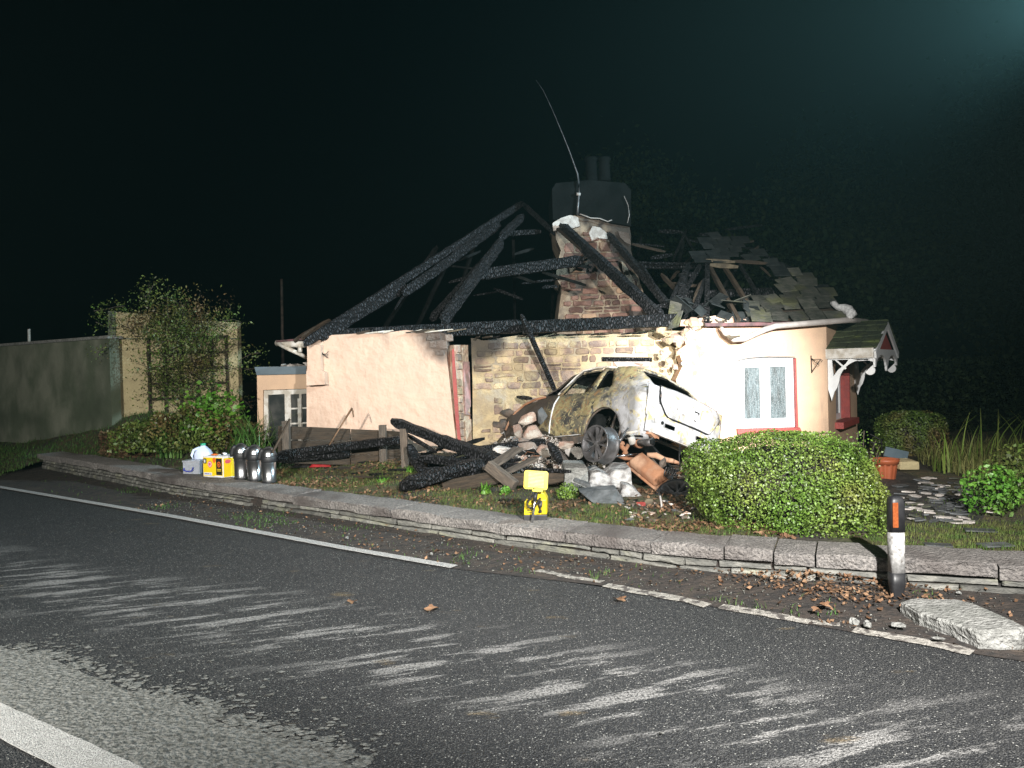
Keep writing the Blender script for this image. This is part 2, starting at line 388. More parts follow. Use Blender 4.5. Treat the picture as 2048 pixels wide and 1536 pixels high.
def stone_geo(poly, depth, origin, ux, uy, un, proud=0.02, inset=0.012):
    """one stone: outline poly (a,b) on a wall plane, its face standing proud and slightly domed"""
    origin = Vector(origin); ux = Vector(ux); uy = Vector(uy); un = Vector(un)
    n = len(poly); cx = sum(p[0] for p in poly) / n; cy = sum(p[1] for p in poly) / n
    V = []; 
    for (a, c) in poly: V.append(origin + ux * a + uy * c - un * depth)
    for (a, c) in poly: V.append(origin + ux * a + uy * c + un * (proud * 0.35))
    for (a, c) in poly:
        d = math.hypot(a - cx, c - cy) + 1e-6; k = max(0.3, 1 - inset / d)
        V.append(origin + ux * (cx + (a - cx) * k) + uy * (cy + (c - cy) * k) + un * (proud + random.uniform(-.3, .3) * proud))
    V.append(origin + ux * cx + uy * cy + un * proud * random.uniform(1.0, 1.5))
    Fc = []
    for l in range(2):
        for i in range(n): Fc.append((l * n + i, l * n + (i + 1) % n, (l + 1) * n + (i + 1) % n, (l + 1) * n + i))
    for i in range(n): Fc.append((2 * n + i, 2 * n + (i + 1) % n, 3 * n))
    return V, Fc
def rubble_layout(a0, a1, b0, b1, hr=(0.10, 0.19), wr=(0.14, 0.38), gap=0.014):
    """uneven courses of rubble stones filling a rectangle"""
    out = []; b = b0
    while b < b1 - 0.04:
        h = min(random.uniform(*hr), b1 - b)
        a = a0 - random.uniform(0, 0.15)
        while a < a1:
            w = random.uniform(*wr)
            cells = [(b, h)]
            if random.random() < 0.28 and h > 0.12:
                k = random.uniform(0.4, 0.6); cells = [(b, h * k), (b + h * k, h * (1 - k))]
            for bb, hh in cells:
                x0, x1, y0, y1 = a + gap, a + w - gap, bb + gap, bb + hh - gap
                j = lambda s: random.uniform(-s, s)
                q = min(hh, w) * 0.22
                pl = [(x0 + abs(j(q)), y0 + j(.012)), ((x0 + x1) / 2 + j(.03), y0 + j(.014)), (x1 - abs(j(q)), y0 + j(.012)), (x1 + j(.008), (y0 + y1) / 2 + j(.02)),
                      (x1 - abs(j(q)), y1 + j(.012)), ((x0 + x1) / 2 + j(.03), y1 + j(.014)), (x0 + abs(j(q)), y1 + j(.012)), (x0 + j(.008), (y0 + y1) / 2 + j(.02))]
                if x0 > a0 - 0.03 and x1 < a1 + 0.03: out.append(pl)
            a += w
        b += h
    return out
def leaves(name, pts, size, mat, parent=None, aspect=0.55, nrm=None, spread=0.9, origin=None, smooth=False):
    """many small folded leaves; pts (n,3) array, size scalar or (lo,hi)"""
    P = np.asarray(pts, float); n = len(P)
    s = rng.uniform(size[0], size[1], n) if isinstance(size, (tuple, list)) else np.full(n, size)
    d = rng.normal(size=(n, 3)); 
    if nrm is not None: d = d * spread + np.asarray(nrm)
    d /= np.linalg.norm(d, axis=1)[:, None]
    r = rng.normal(size=(n, 3)); u = np.cross(d, r); u /= np.linalg.norm(u, axis=1)[:, None]
    v = np.cross(d, u)
    a = (P - u * s[:, None] * 0.5); c = (P + u * s[:, None] * 0.5)
    b1 = P + v * (s * aspect * 0.5)[:, None] - d * (s * 0.12)[:, None]; b2 = P - v * (s * aspect * 0.5)[:, None] - d * (s * 0.12)[:, None]
    V = np.stack([a, b1, c, b2], 1).reshape(-1, 3)
    return fastmesh(name, V, np.arange(4 * n).reshape(-1, 4), mat, parent, origin)
def fastmesh(name, V, Q, mat, parent=None, origin=None):
    base = ploc(parent); org = Vector(origin) if origin is not None else base
    V = np.asarray(V, float) - np.array(org); Q = np.asarray(Q)
    me = bpy.data.meshes.new(name)
    me.vertices.add(len(V)); me.vertices.foreach_set('co', V.ravel())
    k = Q.shape[1]
    me.loops.add(Q.size); me.loops.foreach_set('vertex_index', Q.ravel().astype(np.int32))
    me.polygons.add(len(Q)); me.polygons.foreach_set('loop_start', np.arange(0, Q.size, k, dtype=np.int32))
    try: me.polygons.foreach_set('loop_total', np.full(len(Q), k, dtype=np.int32))
    except Exception: pass
    me.materials.append(MT[mat] if isinstance(mat, str) else mat)
    me.update(calc_edges=True); me.validate()
    o = bpy.data.objects.new(name, me); link(o, parent); o.location = org - base
    return o
def blades(name, base, length, width, mat, parent=None, lean=0.5, segs=3, origin=None, dirs=None):
    """grass or strap leaves: curved tapering strips from base points"""
    P = np.asarray(base, float); n = len(P)
    Ln = rng.uniform(length[0], length[1], n); an = rng.uniform(0, 2 * math.pi, n) if dirs is None else np.asarray(dirs)
    le = rng.uniform(0.2, 1, n) * lean
    h = np.stack([np.cos(an), np.sin(an), np.zeros(n)], 1); side = np.stack([-np.sin(an + .5), np.cos(an + .5), np.zeros(n)], 1)
    rows = []
    for i in range(segs + 1):
        t = i / segs
        w = width * (1 - t * 0.92) * 0.5
        c = P + h * (Ln * le * t * t)[:, None] + np.array([0, 0, 1]) * (Ln * (t - 0.45 * le * t * t))[:, None]
        rows.append(c - side * w); rows.append(c + side * w)
    V = np.stack(rows, 1).reshape(-1, 3); k = 2 * (segs + 1)
    q = []
    for i in range(segs): q.append([2 * i, 2 * i + 1, 2 * i + 3, 2 * i + 2])
    q = np.array(q)
    Q = (np.arange(n)[:, None, None] * k + q[None]).reshape(-1, 4)
    return fastmesh(name, V, Q, mat, parent, origin)
def rock(name, c, size, mat, parent=None, seed=None, flat=1.0, rot=None, sub=2, rough=0.35):
    bm = bmesh.new(); n_ = 8 if sub < 2 else 15
    for _ in range(n_):
        d = Vector([random.gauss(0, 1) for _ in range(3)]).normalized(); m_ = max(abs(c_) for c_ in d)
        d = d.lerp(d / m_, .45) * random.uniform(.46, .54)
        bm.verts.new((d.x * size[0], d.y * size[1], d.z * size[2]))
    r_ = bmesh.ops.convex_hull(bm, input=bm.verts)
    bmesh.ops.delete(bm, geom=[v for v in bm.verts if not v.link_faces], context='VERTS')
    if sub >= 2: bmesh.ops.bevel(bm, geom=bm.edges[:], offset=min(size) * .05, segments=1, affect='EDGES')
    R = Matrix.Rotation(random.uniform(0, 6.28), 4, 'Z') @ Matrix.Rotation(random.uniform(-.5, .5), 4, 'X') if rot is None else rot
    bm.transform(Matrix.Translation(Vector(c)) @ R)
    return bmobj(name, bm, mat, parent, origin=c)
# ================================================================== TERRAIN
WALL = [(-30, 33.5), (-16, 20.8), (-9.1, 14.7), (-4.94, 11.0), (-1.85, 8.66), (0, 7.2), (1.35, 6.28), (2.72, 5.67), (3.6, 5.36), (6, 4.95), (10, 4.7), (30, 4.7)]
def interp(tab, x):
    for (a, b_), (c, d) in zip(tab, tab[1:]):
        if x <= c: return b_ + (d - b_) * (x - a) / (c - a)
    return tab[-1][1]
def ywall(x): return interp(WALL, x)
EDGE_PX = [(0, 973), (350, 1033), (700, 1099), (920, 1137), (1210, 1170), (1420, 1210), (1650, 1252), (1950, 1305)]
EDGE = [tuple(PZ(a, c)[:2]) for a, c in EDGE_PX]
EDGE = [(-40, EDGE[0][1] + (40 + EDGE[0][0]) * 0.78)] + EDGE + [(8, EDGE[-1][1] - (8 - EDGE[-1][0]) * 0.62), (30, -8)]
def yedge(x): return interp(EDGE, x)
def gz(x, y):
    d = (y - ywall(x)) * 0.8
    z = 0.20 + 0.10 * ss(d, .3, 3) * ss(-x, -3, 1) + 0.16 * ss(d, .7, 2.4) * ss(-x, -.2, 1.6) + 0.58 * ss(-x, 3.2, 8) * ss(d, .2, 1.8) - 0.10 * ss(x, 3, 6) * ss(d, 2, 6)
    z += 0.55 * math.exp(-((x - .35) ** 2 / 0.75 + (y - 11.2) ** 2 / 0.5))
    if x < -8.2: z *= ss(y - yedge(x), .15, 2.2) * ss(-x, 8.2, 9.4) + 1 - ss(-x, 8.2, 9.4)
    z += 0.03 * nz(x, y, 0, 1.7) + 0.012 * nz(x, y, 3, 6)
    return z
def grid_sheet(name, xs, y0f, y1f, ny, zf, mat, kind='structure', power=1.0):
    V = []; Fc = []
    for x in xs:
        a, b_ = y0f(x), y1f(x)
        for j in range(ny + 1):
            t = (j / ny) ** power; y = a + (b_ - a) * t
            V.append((x, y, zf(x, y)))
    m = ny + 1
    for i in range(len(xs) - 1):
        for j in range(ny): Fc.append((i * m + j, (i + 1) * m + j, (i + 1) * m + j + 1, i * m + j + 1))
    o = obj(name, V, Fc, mat, None, smooth=True)
    o['kind'] = kind
    return o
xs = list(np.concatenate([np.linspace(-60, -14, 14), np.linspace(-13.5, 8, 200), np.linspace(8.5, 60, 16)]))
grid_sheet('garden_ground', xs, lambda x: ywall(x) + 0.10 - (ywall(x) - yedge(x) - .25) * ss(-x, 9.0, 9.6), lambda x: 95, 130, gz, 'garden', power=2.0)
grid_sheet('verge', xs, lambda x: yedge(x) - 0.05, lambda x: ywall(x) + 0.16, 14,
           lambda x, y: 0.006 + 0.012 * ss((y - yedge(x)) / max(0.2, ywall(x) - yedge(x)), 0.1, 1.0) + 0.014 * nz(x, y, 0, 4) * ss(y - yedge(x), 0.05, 0.35) , 'earth')
# asphalt with dust streaks
def road_mat():
    m = bpy.data.materials.new('wet_asphalt'); m.use_nodes = True
    nt, N, L, b = parts(m)
    tc = N.new('ShaderNodeTexCoord')
    def mapn(scale, rot=0):
        mp = N.new('ShaderNodeMapping'); mp.inputs['Scale'].default_value = scale; mp.inputs['Rotation'].default_value = (0, 0, rot)
        L.new(tc.outputs['Object'], mp.inputs[0]); return mp.outputs[0]
    def noise(vec, s, d=6, r=.5):
        n = N.new('ShaderNodeTexNoise'); n.inputs['Scale'].default_value = s; n.inputs['Detail'].default_value = d; n.inputs['Roughness'].default_value = r; L.new(vec, n.inputs['Vector']); return n.outputs[0]
    def rg(src, a, c):
        r = N.new('ShaderNodeMapRange'); r.inputs[1].default_value = a; r.inputs[2].default_value = c; L.new(src, r.inputs[0]); return r.outputs[0]
    def mt(op, a, c):
        x = N.new('ShaderNodeMath'); x.operation = op
        for i, v in enumerate((a, c)):
            if isinstance(v, (int, float)): x.inputs[i].default_value = v
            else: L.new(v, x.inputs[i])
        return x.outputs[0]
    def mix(f, a, c):
        x = N.new('ShaderNodeMix'); x.data_type = 'RGBA'; L.new(f, x.inputs[0])
        for i, v in ((6, a), (7, c)):
            if isinstance(v, tuple): x.inputs[i].default_value = (*v, 1)
            else: L.new(v, x.inputs[i])
        return x.outputs[2]
    def mapr(rot, scale):
        m1 = N.new('ShaderNodeMapping'); m1.inputs['Rotation'].default_value = (0, 0, rot); L.new(tc.outputs['Object'], m1.inputs[0])
        m2 = N.new('ShaderNodeMapping'); m2.inputs['Scale'].default_value = scale; L.new(m1.outputs[0], m2.inputs[0]); return m2.outputs[0]
    iso = mapn((1, 1, 1))
    base = mix(noise(iso, 1.3), (0.015, 0.017, 0.020), (0.031, 0.032, 0.035))
    v = N.new('ShaderNodeTexVoronoi'); v.inputs['Scale'].default_value = 75; L.new(iso, v.inputs['Vector'])
    sp = N.new('ShaderNodeSeparateColor'); L.new(v.outputs['Color'], sp.inputs[0])
    chip = mt('MULTIPLY', mt('GREATER_THAN', sp.outputs[0], 0.88), mt('LESS_THAN', v.outputs['Distance'], 0.33))
    base = mix(chip, base, (0.34, 0.34, 0.32))
    v3 = N.new('ShaderNodeTexVoronoi'); v3.inputs['Scale'].default_value = 120; L.new(iso, v3.inputs['Vector'])
    sp3 = N.new('ShaderNodeSeparateColor'); L.new(v3.outputs['Color'], sp3.inputs[0])
    base = mix(mt('MULTIPLY', sp3.outputs[1], mt('LESS_THAN', v3.outputs['Distance'], 0.5)), base, mix(sp3.outputs[0], (0.03, 0.03, 0.03), (0.15, 0.15, 0.145)))
    # dried dust dragged across the wheel track
    sep = N.new('ShaderNodeSeparateXYZ'); L.new(tc.outputs['Object'], sep.inputs[0])
    # signed distance from the line through (-4.5,6.7) and (1.5,3.4)
    d = mt('ADD', mt('MULTIPLY', mt('ADD', sep.outputs[0], 4.5), 0.482), mt('MULTIPLY', mt('SUBTRACT', sep.outputs[1], 6.7), 0.876))
    dist = mt('ABSOLUTE', mt('ADD', d, mt('MULTIPLY', mt('SUBTRACT', noise(iso, 0.9), 0.5), 1.1)), 0)
    band = mt('SUBTRACT', 1, rg(dist, 0.15, 0.72))
    st = noise(mapr(math.radians(-17), (1.35, 7.5, 1)), 1.0, 9, 0.68)
    strk = rg(st, 0.515, 0.57)
    grain = rg(noise(iso, 70, 3), 0.34, 0.55)
    f = mt('MULTIPLY', mt('MULTIPLY', strk, band), grain)
    base = mix(mt('MULTIPLY', f, 0.95), base, (0.28, 0.275, 0.27))
    # a few ochre mud smears
    mud = mt('MULTIPLY', rg(noise(mapn((1.2, 3, 1)), 1.4), 0.66, 0.72), grain)
    base = mix(mt('MULTIPLY', mud, 0.5), base, (0.22, 0.16, 0.08))
    L.new(base, b.inputs['Base Color'])
    b.inputs['Roughness'].default_value = 0.62
    b.inputs['Specular IOR Level'].default_value = 0.35
    bp = N.new('ShaderNodeBump'); bp.inputs['Strength'].default_value = 0.9; bp.inputs['Distance'].default_value = 0.012
    h = mt('ADD', mt('MULTIPLY', noise(iso, 90, 4), 1.0), mt('MULTIPLY', v3.outputs['Distance'], -0.8))
    L.new(h, bp.inputs['Height']); L.new(bp.outputs[0], b.inputs['Normal'])
    return m
MT['road'] = road_mat()
MT['patch'] = M('pale_coarse_surface', (0.21, 0.21, 0.20), (0.13, 0.13, 0.12), 26, 0.9, bump=1.6, bs=48, c3=(0.07, 0.07, 0.065), n3=34, t3=(0.52, 0.62), stretch=(1, 1, 1))
V = [(x, yedge(x), 0) for x in (-40, -20, -12, -8, -5, -3, -1, 0, 1, 2, 3, 5, 8, 12, 30)]
V2 = [(x, -30, 0) for x, _, _ in V]
n = len(V)
o = obj('road', V + V2, [(n + i, n + i + 1, i + 1, i) for i in range(n - 1)], 'road'); o['kind'] = 'structure'
def sheet(name, pts, mat, z, jit=0.0, sub=1, kind='structure'):
    out = []
    for i in range(len(pts)):
        a = Vector(pts[i]); c = Vector(pts[(i + 1) % len(pts)])
        k = max(1, int((c - a).length / sub)) if sub else 1
        for q in range(k):
            p = a.lerp(c, q / k)
            if q and jit: p += Vector((random.uniform(-jit, jit), random.uniform(-jit, jit)))
            out.append((p.x, p.y))
    o = poly_slab(name, out, [], (0, 0, z), (1, 0, 0), (0, 1, 0), (0, 0, 1), 0.003, mat)
    o['kind'] = kind
    return o
g2 = lambda a, c: tuple(PZ(a, c)[:2])
def strip(name, pxs, w, mat, z, jit, sub=0.12):
    pts = [Vector(g2(*p)) for p in pxs]; L_ = []; R_ = []
    for i, p in enumerate(pts):
        d = (pts[min(i + 1, len(pts) - 1)] - pts[max(0, i - 1)]).normalized(); nn = Vector((-d.y, d.x))
        L_.append(p + nn * w / 2); R_.append(p - nn * w / 2)
    return sheet(name, [tuple(v) for v in L_ + R_[::-1]], mat, z, jit, sub)
strip('edge_line', [(-900, 826), (-400, 908), (0, 976), (350, 1036), (700, 1101), (908, 1137)], 0.10, 'line', 0.020, 0.002)
bpy.data.objects['edge_line'].location.z = 0
strip('worn_edge_line', [(1075, 1143), (1140, 1156), (1205, 1166)], 0.075, 'line_dusty', 0.012, 0.02, 0.06)
strip('worn_edge_line', [(1212, 1172), (1290, 1188), (1360, 1200), (1415, 1214)], 0.10, 'line_dusty', 0.012, 0.015, 0.06)
strip('worn_edge_line', [(1442, 1215), (1530, 1230), (1620, 1247)], 0.10, 'line_dusty', 0.012, 0.015, 0.06)
strip('worn_edge_line', [(1625, 1247), (1680, 1252)], 0.06, 'line_dusty', 0.012, 0.015, 0.05)
strip('worn_edge_line', [(1708, 1262), (1790, 1277), (1860, 1289), (1945, 1308)], 0.105, 'line_dusty', 0.012, 0.014, 0.06)
pts = [(-700, 1200), (-300, 1250), (0, 1296), (60, 1308), (100, 1320), (155, 1340), (225, 1370), (280, 1393), (345, 1397), (400, 1420), (412, 1434), (470, 1455), (565, 1476), (650, 1505), (720, 1540), (820, 1600), (330, 1570), (0, 1404), (-700, 1290)]
sheet('pale_surface_patch', [g2(*p) for p in pts], 'patch', 0.004, 0.012, 0.08)  # paler, coarser road colour inside this ragged outline
Vp = []; Fp = []; ep = [g2(*p) for p in pts[2:15]]
for k in range(700):
    i = random.randrange(len(ep) - 1); t = random.random(); a = ep[i]; c = ep[i + 1]
    q = (a[0] + (c[0] - a[0]) * t, a[1] + (c[1] - a[1]) * t); off_ = random.expovariate(9) ; q = (q[0] + off_ * .5 + random.gauss(0, .01), q[1] + off_ * .8)
    s_ = random.uniform(.006, .03) * (1 if off_ < .1 else .6); b0 = len(Vp); an = random.uniform(0, 3)
    for m_ in range(6):
        r_ = s_ * random.uniform(.6, 1.1); Vp.append((q[0] + r_ * 1.6 * math.cos(an + m_ * 1.047), q[1] + r_ * math.sin(an + m_ * 1.047), .0045 + k * 4e-6))
    Fp.append(tuple(range(b0, b0 + 6)))
o = obj('edge_flecks', Vp, Fp, 'patch', None, origin=(ep[3][0], ep[3][1], 0)); tag(o, 'small pale chippings along the edge of the patch', 'flecks', kind='stuff')
sheet('centre_line', [g2(*p) for p in [(-700, 1285), (-300, 1325), (0, 1407), (283, 1537), (340, 1565), (200, 1590), (110, 1536), (0, 1478), (-300, 1375), (-700, 1315)]], 'line', 0.008, 0.004, 0.1)

# ================================================================== ROADSIDE WALL
def warc(x):  # tangent and outward (towards the road) normal of the wall line
    e = 0.05; d = Vector((2 * e, ywall(x + e) - ywall(x - e))).normalized(); return Vector((d.x, d.y, 0)), Vector((d.y, -d.x, 0))
wt = thing('roadside_wall', 'low curving grey stone wall with heavy coping slabs between road and garden', 'stone wall', (0, ywall(0), 0))
# joints of the coping measured along the photograph
def x_of_px(px):
    lo, hi = -30.0, 9.0
    for _ in range(50):
        m_ = (lo + hi) / 2
        r = m_ / ywall(m_) * F + 1024
        if r < px: lo = m_
        else: hi = m_
    return lo
cop = [72, 120, 190, 300, 407, 492, 581, 666, 778, 870, 1000, 1126, 1297, 1442, 1541, 1625, 1790, 1990, 2200, 2500]
CB, CT = 0.126, 0.230
def wz(x): return 0.07 * ss(-x, 2.0, 8.0)
for i in range(len(cop) - 1):
    xa, xb = x_of_px(cop[i]), x_of_px(cop[i + 1])
    L_ = math.hypot(xb - xa, ywall(xb) - ywall(xa)); gapx = 0.007 / L_ * (xb - xa)
    xa += gapx; xb -= gapx
    ns = max(4, int(L_ / 0.10)); V = []; Fc = []
    ov = random.uniform(-.012, .010)
    prof = [(0.028 + ov, CB), (0.036 + ov, CB + .008), (0.040 + ov, CT - .028), (0.033 + ov, CT - .010), (0.012 + ov, CT - .001), (-0.20, CT + .008), (-0.42, CT), (-0.44, CB)]
    sd = random.uniform(0, 99); dz = random.uniform(-.011, .009); m_ = len(prof)
    for k in range(ns + 1):
        x = xa + (xb - xa) * k / ns; t_, nn = warc(x); end = 0.012 if k in (0, ns) else 0
        for q, (a, z) in enumerate(prof):
            p = Vector((x, ywall(x), 0)) + nn * (a - (end if q in (1, 2, 3) else 0)) 
            p.z = z + wz(x) + dz - (end * .8 if q in (3, 4, 5) else 0)
            p += Vector((0, 0, 1)) * 0.016 * nz(x * 4, q * 1.3, sd) + nn * 0.024 * nz(x * 6, q * .9, sd + 9)
            V.append(p)
    for k in range(ns):
        for q in range(m_): Fc.append((k * m_ + q, (k + 1) * m_ + q, (k + 1) * m_ + (q + 1) % m_, k * m_ + (q + 1) % m_))
    Fc.append(tuple(range(m_))); Fc.append(tuple(ns * m_ + q for q in range(m_ - 1, -1, -1)))
    obj('coping_stone', V, Fc, 'coping', wt, smooth=False, recalc=True)
# core behind the face stones
V = []; Fc = []; XS = np.linspace(x_of_px(76), x_of_px(2500), 90)
for x in XS:
    t_, nn = warc(x); p = Vector((x, ywall(x), 0))
    for a, z in ((-0.03, -0.05), (-0.03, CB + wz(x) + .03), (-0.38, CB + wz(x) + .03), (-0.38, -0.05)):
        q = p + nn * a; q.z = z; V.append(q)
for k in range(len(XS) - 1):
    for q in range(4): Fc.append((k * 4 + q, (k + 1) * 4 + q, (k + 1) * 4 + (q + 1) % 4, k * 4 + (q + 1) % 4))
obj('wall_core', V, Fc, 'earth', wt, recalc=True)
def courses(x):   # heights of the bed joints at x, bottom to top
    top = CB + wz(x) - .010
    if x < -3.4: return [-.02, top * (.40 + .16 * nz(x, 1, 0, 1.3)), top * (.72 + .10 * nz(x, 4, 0, 1.1)), top]
    return [-.02, top * (.52 + .30 * nz(x, 1, 0, 1.1)), top]
for r_ in range(3):
    sx = x_of_px(76) + random.uniform(0, .1)
    while sx < x_of_px(2500):
        big = random.uniform(0.20, 0.80) if sx > -3 else random.uniform(0.12, 0.36)
        cs_ = courses(sx + big / 2)
        if r_ < len(cs_) - 1:
            t_, nn = warc(sx); c0, c1 = courses(sx), courses(sx + big * t_.x)
            if len(c0) == len(c1) == len(cs_):
                j = lambda s_: random.uniform(-s_, s_); e_ = .005; n1 = 5
                lo_ = [c0[r_] + (c1[r_] - c0[r_]) * q / (n1 - 1) + e_ + abs(j(.005)) for q in range(n1)]
                hi_ = [c0[r_ + 1] + (c1[r_ + 1] - c0[r_ + 1]) * q / (n1 - 1) - e_ - abs(j(.007)) for q in range(n1)]
                xs_ = [big * q / (n1 - 1) for q in range(n1)]; xs_[0] += random.uniform(.004, .02); xs_[-1] -= random.uniform(.004, .02)
                pl = [(xs_[q], lo_[q]) for q in range(n1)] + [(xs_[q] + (j(.02) if 0 < q < n1 - 1 else j(.01)), hi_[q]) for q in range(n1 - 1, -1, -1)]
                Vv, Ff = stone_geo(pl, 0.06, (sx, ywall(sx), 0), t_, (0, 0, 1), nn, proud=random.uniform(-.004, .028), inset=.010)
                obj('stone', Vv, Ff, 'wall_stone', wt, recalc=True)
        sx += big * t_.x if r_ < len(cs_) - 1 else big * .8

# ================================================================== COTTAGE
YF = 11.7
ct = thing('cottage', 'burnt-out single-storey cottage with collapsed roof, pink and peach rendered front', 'house', (0, YF, 0.2))
# left front wall
lw = [(614, 980), (613, 740), (616, 688), (632, 682), (650, 677), (663, 670), (700, 668), (742, 665), (760, 667), (790, 663), (812, 660), (832, 662), (850, 658), (870, 661), (893, 668), (897, 690), (893, 712), (899, 760), (906, 830), (912, 880), (917, 975)]
px_slab('left_front_wall', lw, YF, 0.40, 'render_pink', ct)
def soot_plume(m, x0, x1, z0, z1):
    nt, N, L, b = parts(m)
    src = b.inputs['Base Color'].links[0].from_socket
    tc = N.new('ShaderNodeTexCoord'); sp = N.new('ShaderNodeSeparateXYZ'); L.new(tc.outputs['Object'], sp.inputs[0])
    def rg(s_, a, c):
        r = N.new('ShaderNodeMapRange'); r.interpolation_type = 'SMOOTHSTEP'; r.inputs[1].default_value = a; r.inputs[2].default_value = c; L.new(s_, r.inputs[0]); return r.outputs[0]
    def mt(op, a, c):
        x = N.new('ShaderNodeMath'); x.operation = op
        for i, v in enumerate((a, c)):
            if isinstance(v, (int, float)): x.inputs[i].default_value = v
            else: L.new(v, x.inputs[i])
        return x.outputs[0]
    n_ = N.new('ShaderNodeTexNoise'); n_.inputs['Scale'].default_value = 2.2; n_.inputs['Detail'].default_value = 8; L.new(tc.outputs['Object'], n_.inputs['Vector'])
    d = mt('ADD', mt('MULTIPLY', rg(sp.outputs[0], x0, x1), 1.0), mt('MULTIPLY', rg(sp.outputs[2], z0, z1), 1.0))
    d = mt('ADD', d, mt('MULTIPLY', mt('SUBTRACT', n_.outputs[0], .5), 1.5))
    f = rg(d, 1.05, 1.75)
    n2 = N.new('ShaderNodeTexNoise'); n2.inputs['Scale'].default_value = 1.1; n2.inputs['Detail'].default_value = 9; n2.inputs['Roughness'].default_value = .7
    mp = N.new('ShaderNodeMapping'); mp.inputs['Scale'].default_value = (3.5, 1, .5); L.new(tc.outputs['Object'], mp.inputs[0]); L.new(mp.outputs[0], n2.inputs['Vector'])
    f2 = mt('MULTIPLY', rg(n2.outputs[0], .54, .74), .45)
    x = N.new('ShaderNodeMix'); x.data_type = 'RGBA'; L.new(f2, x.inputs[0]); L.new(src, x.inputs[6]); x.inputs[7].default_value = (.24, .18, .14, 1)
    y = N.new('ShaderNodeMix'); y.data_type = 'RGBA'; L.new(mt('MULTIPLY', f, .92), y.inputs[0]); L.new(x.outputs[2], y.inputs[6]); y.inputs[7].default_value = (.035, .032, .03, 1)
    L.new(y.outputs[2], b.inputs['Base Color'])
soot_plume(MT['render_pink'], -1.9, -.9, 1.35, 2.05)
soot_plume(MT['render_plain'], 9, 10, 1.5, 2.9)
# top-right corner of it, scorched and exposed
for (a, c, w_, h_) in ((868, 672, 26, 14), (884, 690, 22, 18), (866, 690, 14, 14), (898, 676, 16, 14), (880, 706, 18, 10), (858, 677, 12, 9)):
    p = PY(a, c, YF - .005); k = YF / F
    Vv, Ff = stone_geo([(-.5 * w_ * k, -.4 * h_ * k), (0, -.5 * h_ * k), (.5 * w_ * k, -.45 * h_ * k), (.52 * w_ * k, 0), (.45 * w_ * k, .5 * h_ * k), (0, .52 * h_ * k), (-.48 * w_ * k, .45 * h_ * k), (-.5 * w_ * k, 0)], .03, p, (1, 0, 0), (0, 0, 1), (0, -1, 0), .02, .015)
    obj('stone', Vv, Ff, 'chunk_dark', ct, recalc=True)
# red painted arris and splayed jamb with stones and pink plaster
px_slab('red_reveal', [(904, 700), (908, 696), (913, 760), (918, 840), (923, 895), (917, 895), (911, 840), (905, 760)], YF + .01, 0.03, 'red_paint', ct)
Vj = [PY(908, 690, YF + .02), PY(920, 940, YF + .02), PY(944, 945, 12.08), PY(936, 690, 12.08)]
jb = obj('window_jamb', Vj + [v + Vector((-.25, .35, 0)) for v in Vj], [(0, 1, 2, 3), (7, 6, 5, 4), (0, 4, 5, 1), (1, 5, 6, 2), (2, 6, 7, 3), (3, 7, 4, 0)], 'plaster_rough', ct, recalc=True)
for k in range(15):
    t = k / 15; a0 = Vj[0].lerp(Vj[1], t); b0 = Vj[3].lerp(Vj[2], t); a1 = Vj[0].lerp(Vj[1], t + 1 / 15); b1 = Vj[3].lerp(Vj[2], t + 1 / 15)
    nn = (b0 - a0).cross(a1 - a0).normalized()
    if nn.y > 0: nn = -nn
    for (s, e) in ((0.05, 0.48),) if k < 3 or k > 12 else ((0.05, 0.42),):
        if random.random() < .12: continue
        ps = [a0.lerp(b0, s + random.uniform(-.03, .06)), a0.lerp(b0, e + random.uniform(-.06, .03)), a1.lerp(b1, e + random.uniform(-.06, .03)), a1.lerp(b1, s + random.uniform(-.03, .06))]
        c_ = sum(ps, Vector()) / 4; ps = [p.lerp(c_, .1) for p in ps]; fr = [p.lerp(c_, .25) + nn * .03 for p in ps]
        obj('stone', ps + fr, [(4, 5, 6, 7), (0, 1, 5, 4), (1, 2, 6, 5), (2, 3, 7, 6), (3, 0, 4, 7)], 'stone', jb, recalc=True)
s0, s1 = .52, .97
def JP(t, s, off=0.02): 
    a = Vj[0].lerp(Vj[1], t); b_ = Vj[3].lerp(Vj[2], t); return a.lerp(b_, s) + Vector((.02, -.02, 0)) * (off / .02)
pp = [JP(.13, .55), JP(.55, .55), JP(.55, 1.0), JP(.53, .7), JP(.48, .98), JP(.13, .98)]
obj('pink_plaster_strip', pp + [p + Vector((-.03, .04, 0)) for p in pp], [(0, 1, 2, 3, 4, 5)] + [(i, (i + 1) % 6, 6 + (i + 1) % 6, 6 + i) for i in range(6)], 'pink_plaster', jb, recalc=True)
pp = [JP(.60, .5), JP(.98, .5), JP(.98, .95), JP(.58, .98)]
obj('pink_plaster_strip', pp + [p + Vector((-.03, .04, 0)) for p in pp], [(0, 1, 2, 3)] + [(i, (i + 1) % 4, 4 + (i + 1) % 4, 4 + i) for i in range(4)], 'plaster_rough', jb, recalc=True)
MT['mortar_breach'] = M('dusty_breach_mortar', (0.47, 0.37, 0.22), (0.35, 0.28, 0.18), 9, 0.95, bump=1.0, bs=28, c3=(0.36, 0.31, 0.24), n3=2.0)
MT['stone_breach'] = M('dusty_breach_stone', (0.33, 0.235, 0.175), (0.22, 0.165, 0.14), 9, 0.95, bump=1.3, bs=30, island=0.42, c3=(0.44, 0.35, 0.22), n3=3.2, t3=(0.48, 0.60))
soot_plume(MT['mortar_breach'], .2, -.6, 1.3, 1.95); soot_plume(MT['stone_breach'], .2, -.6, 1.3, 1.95)
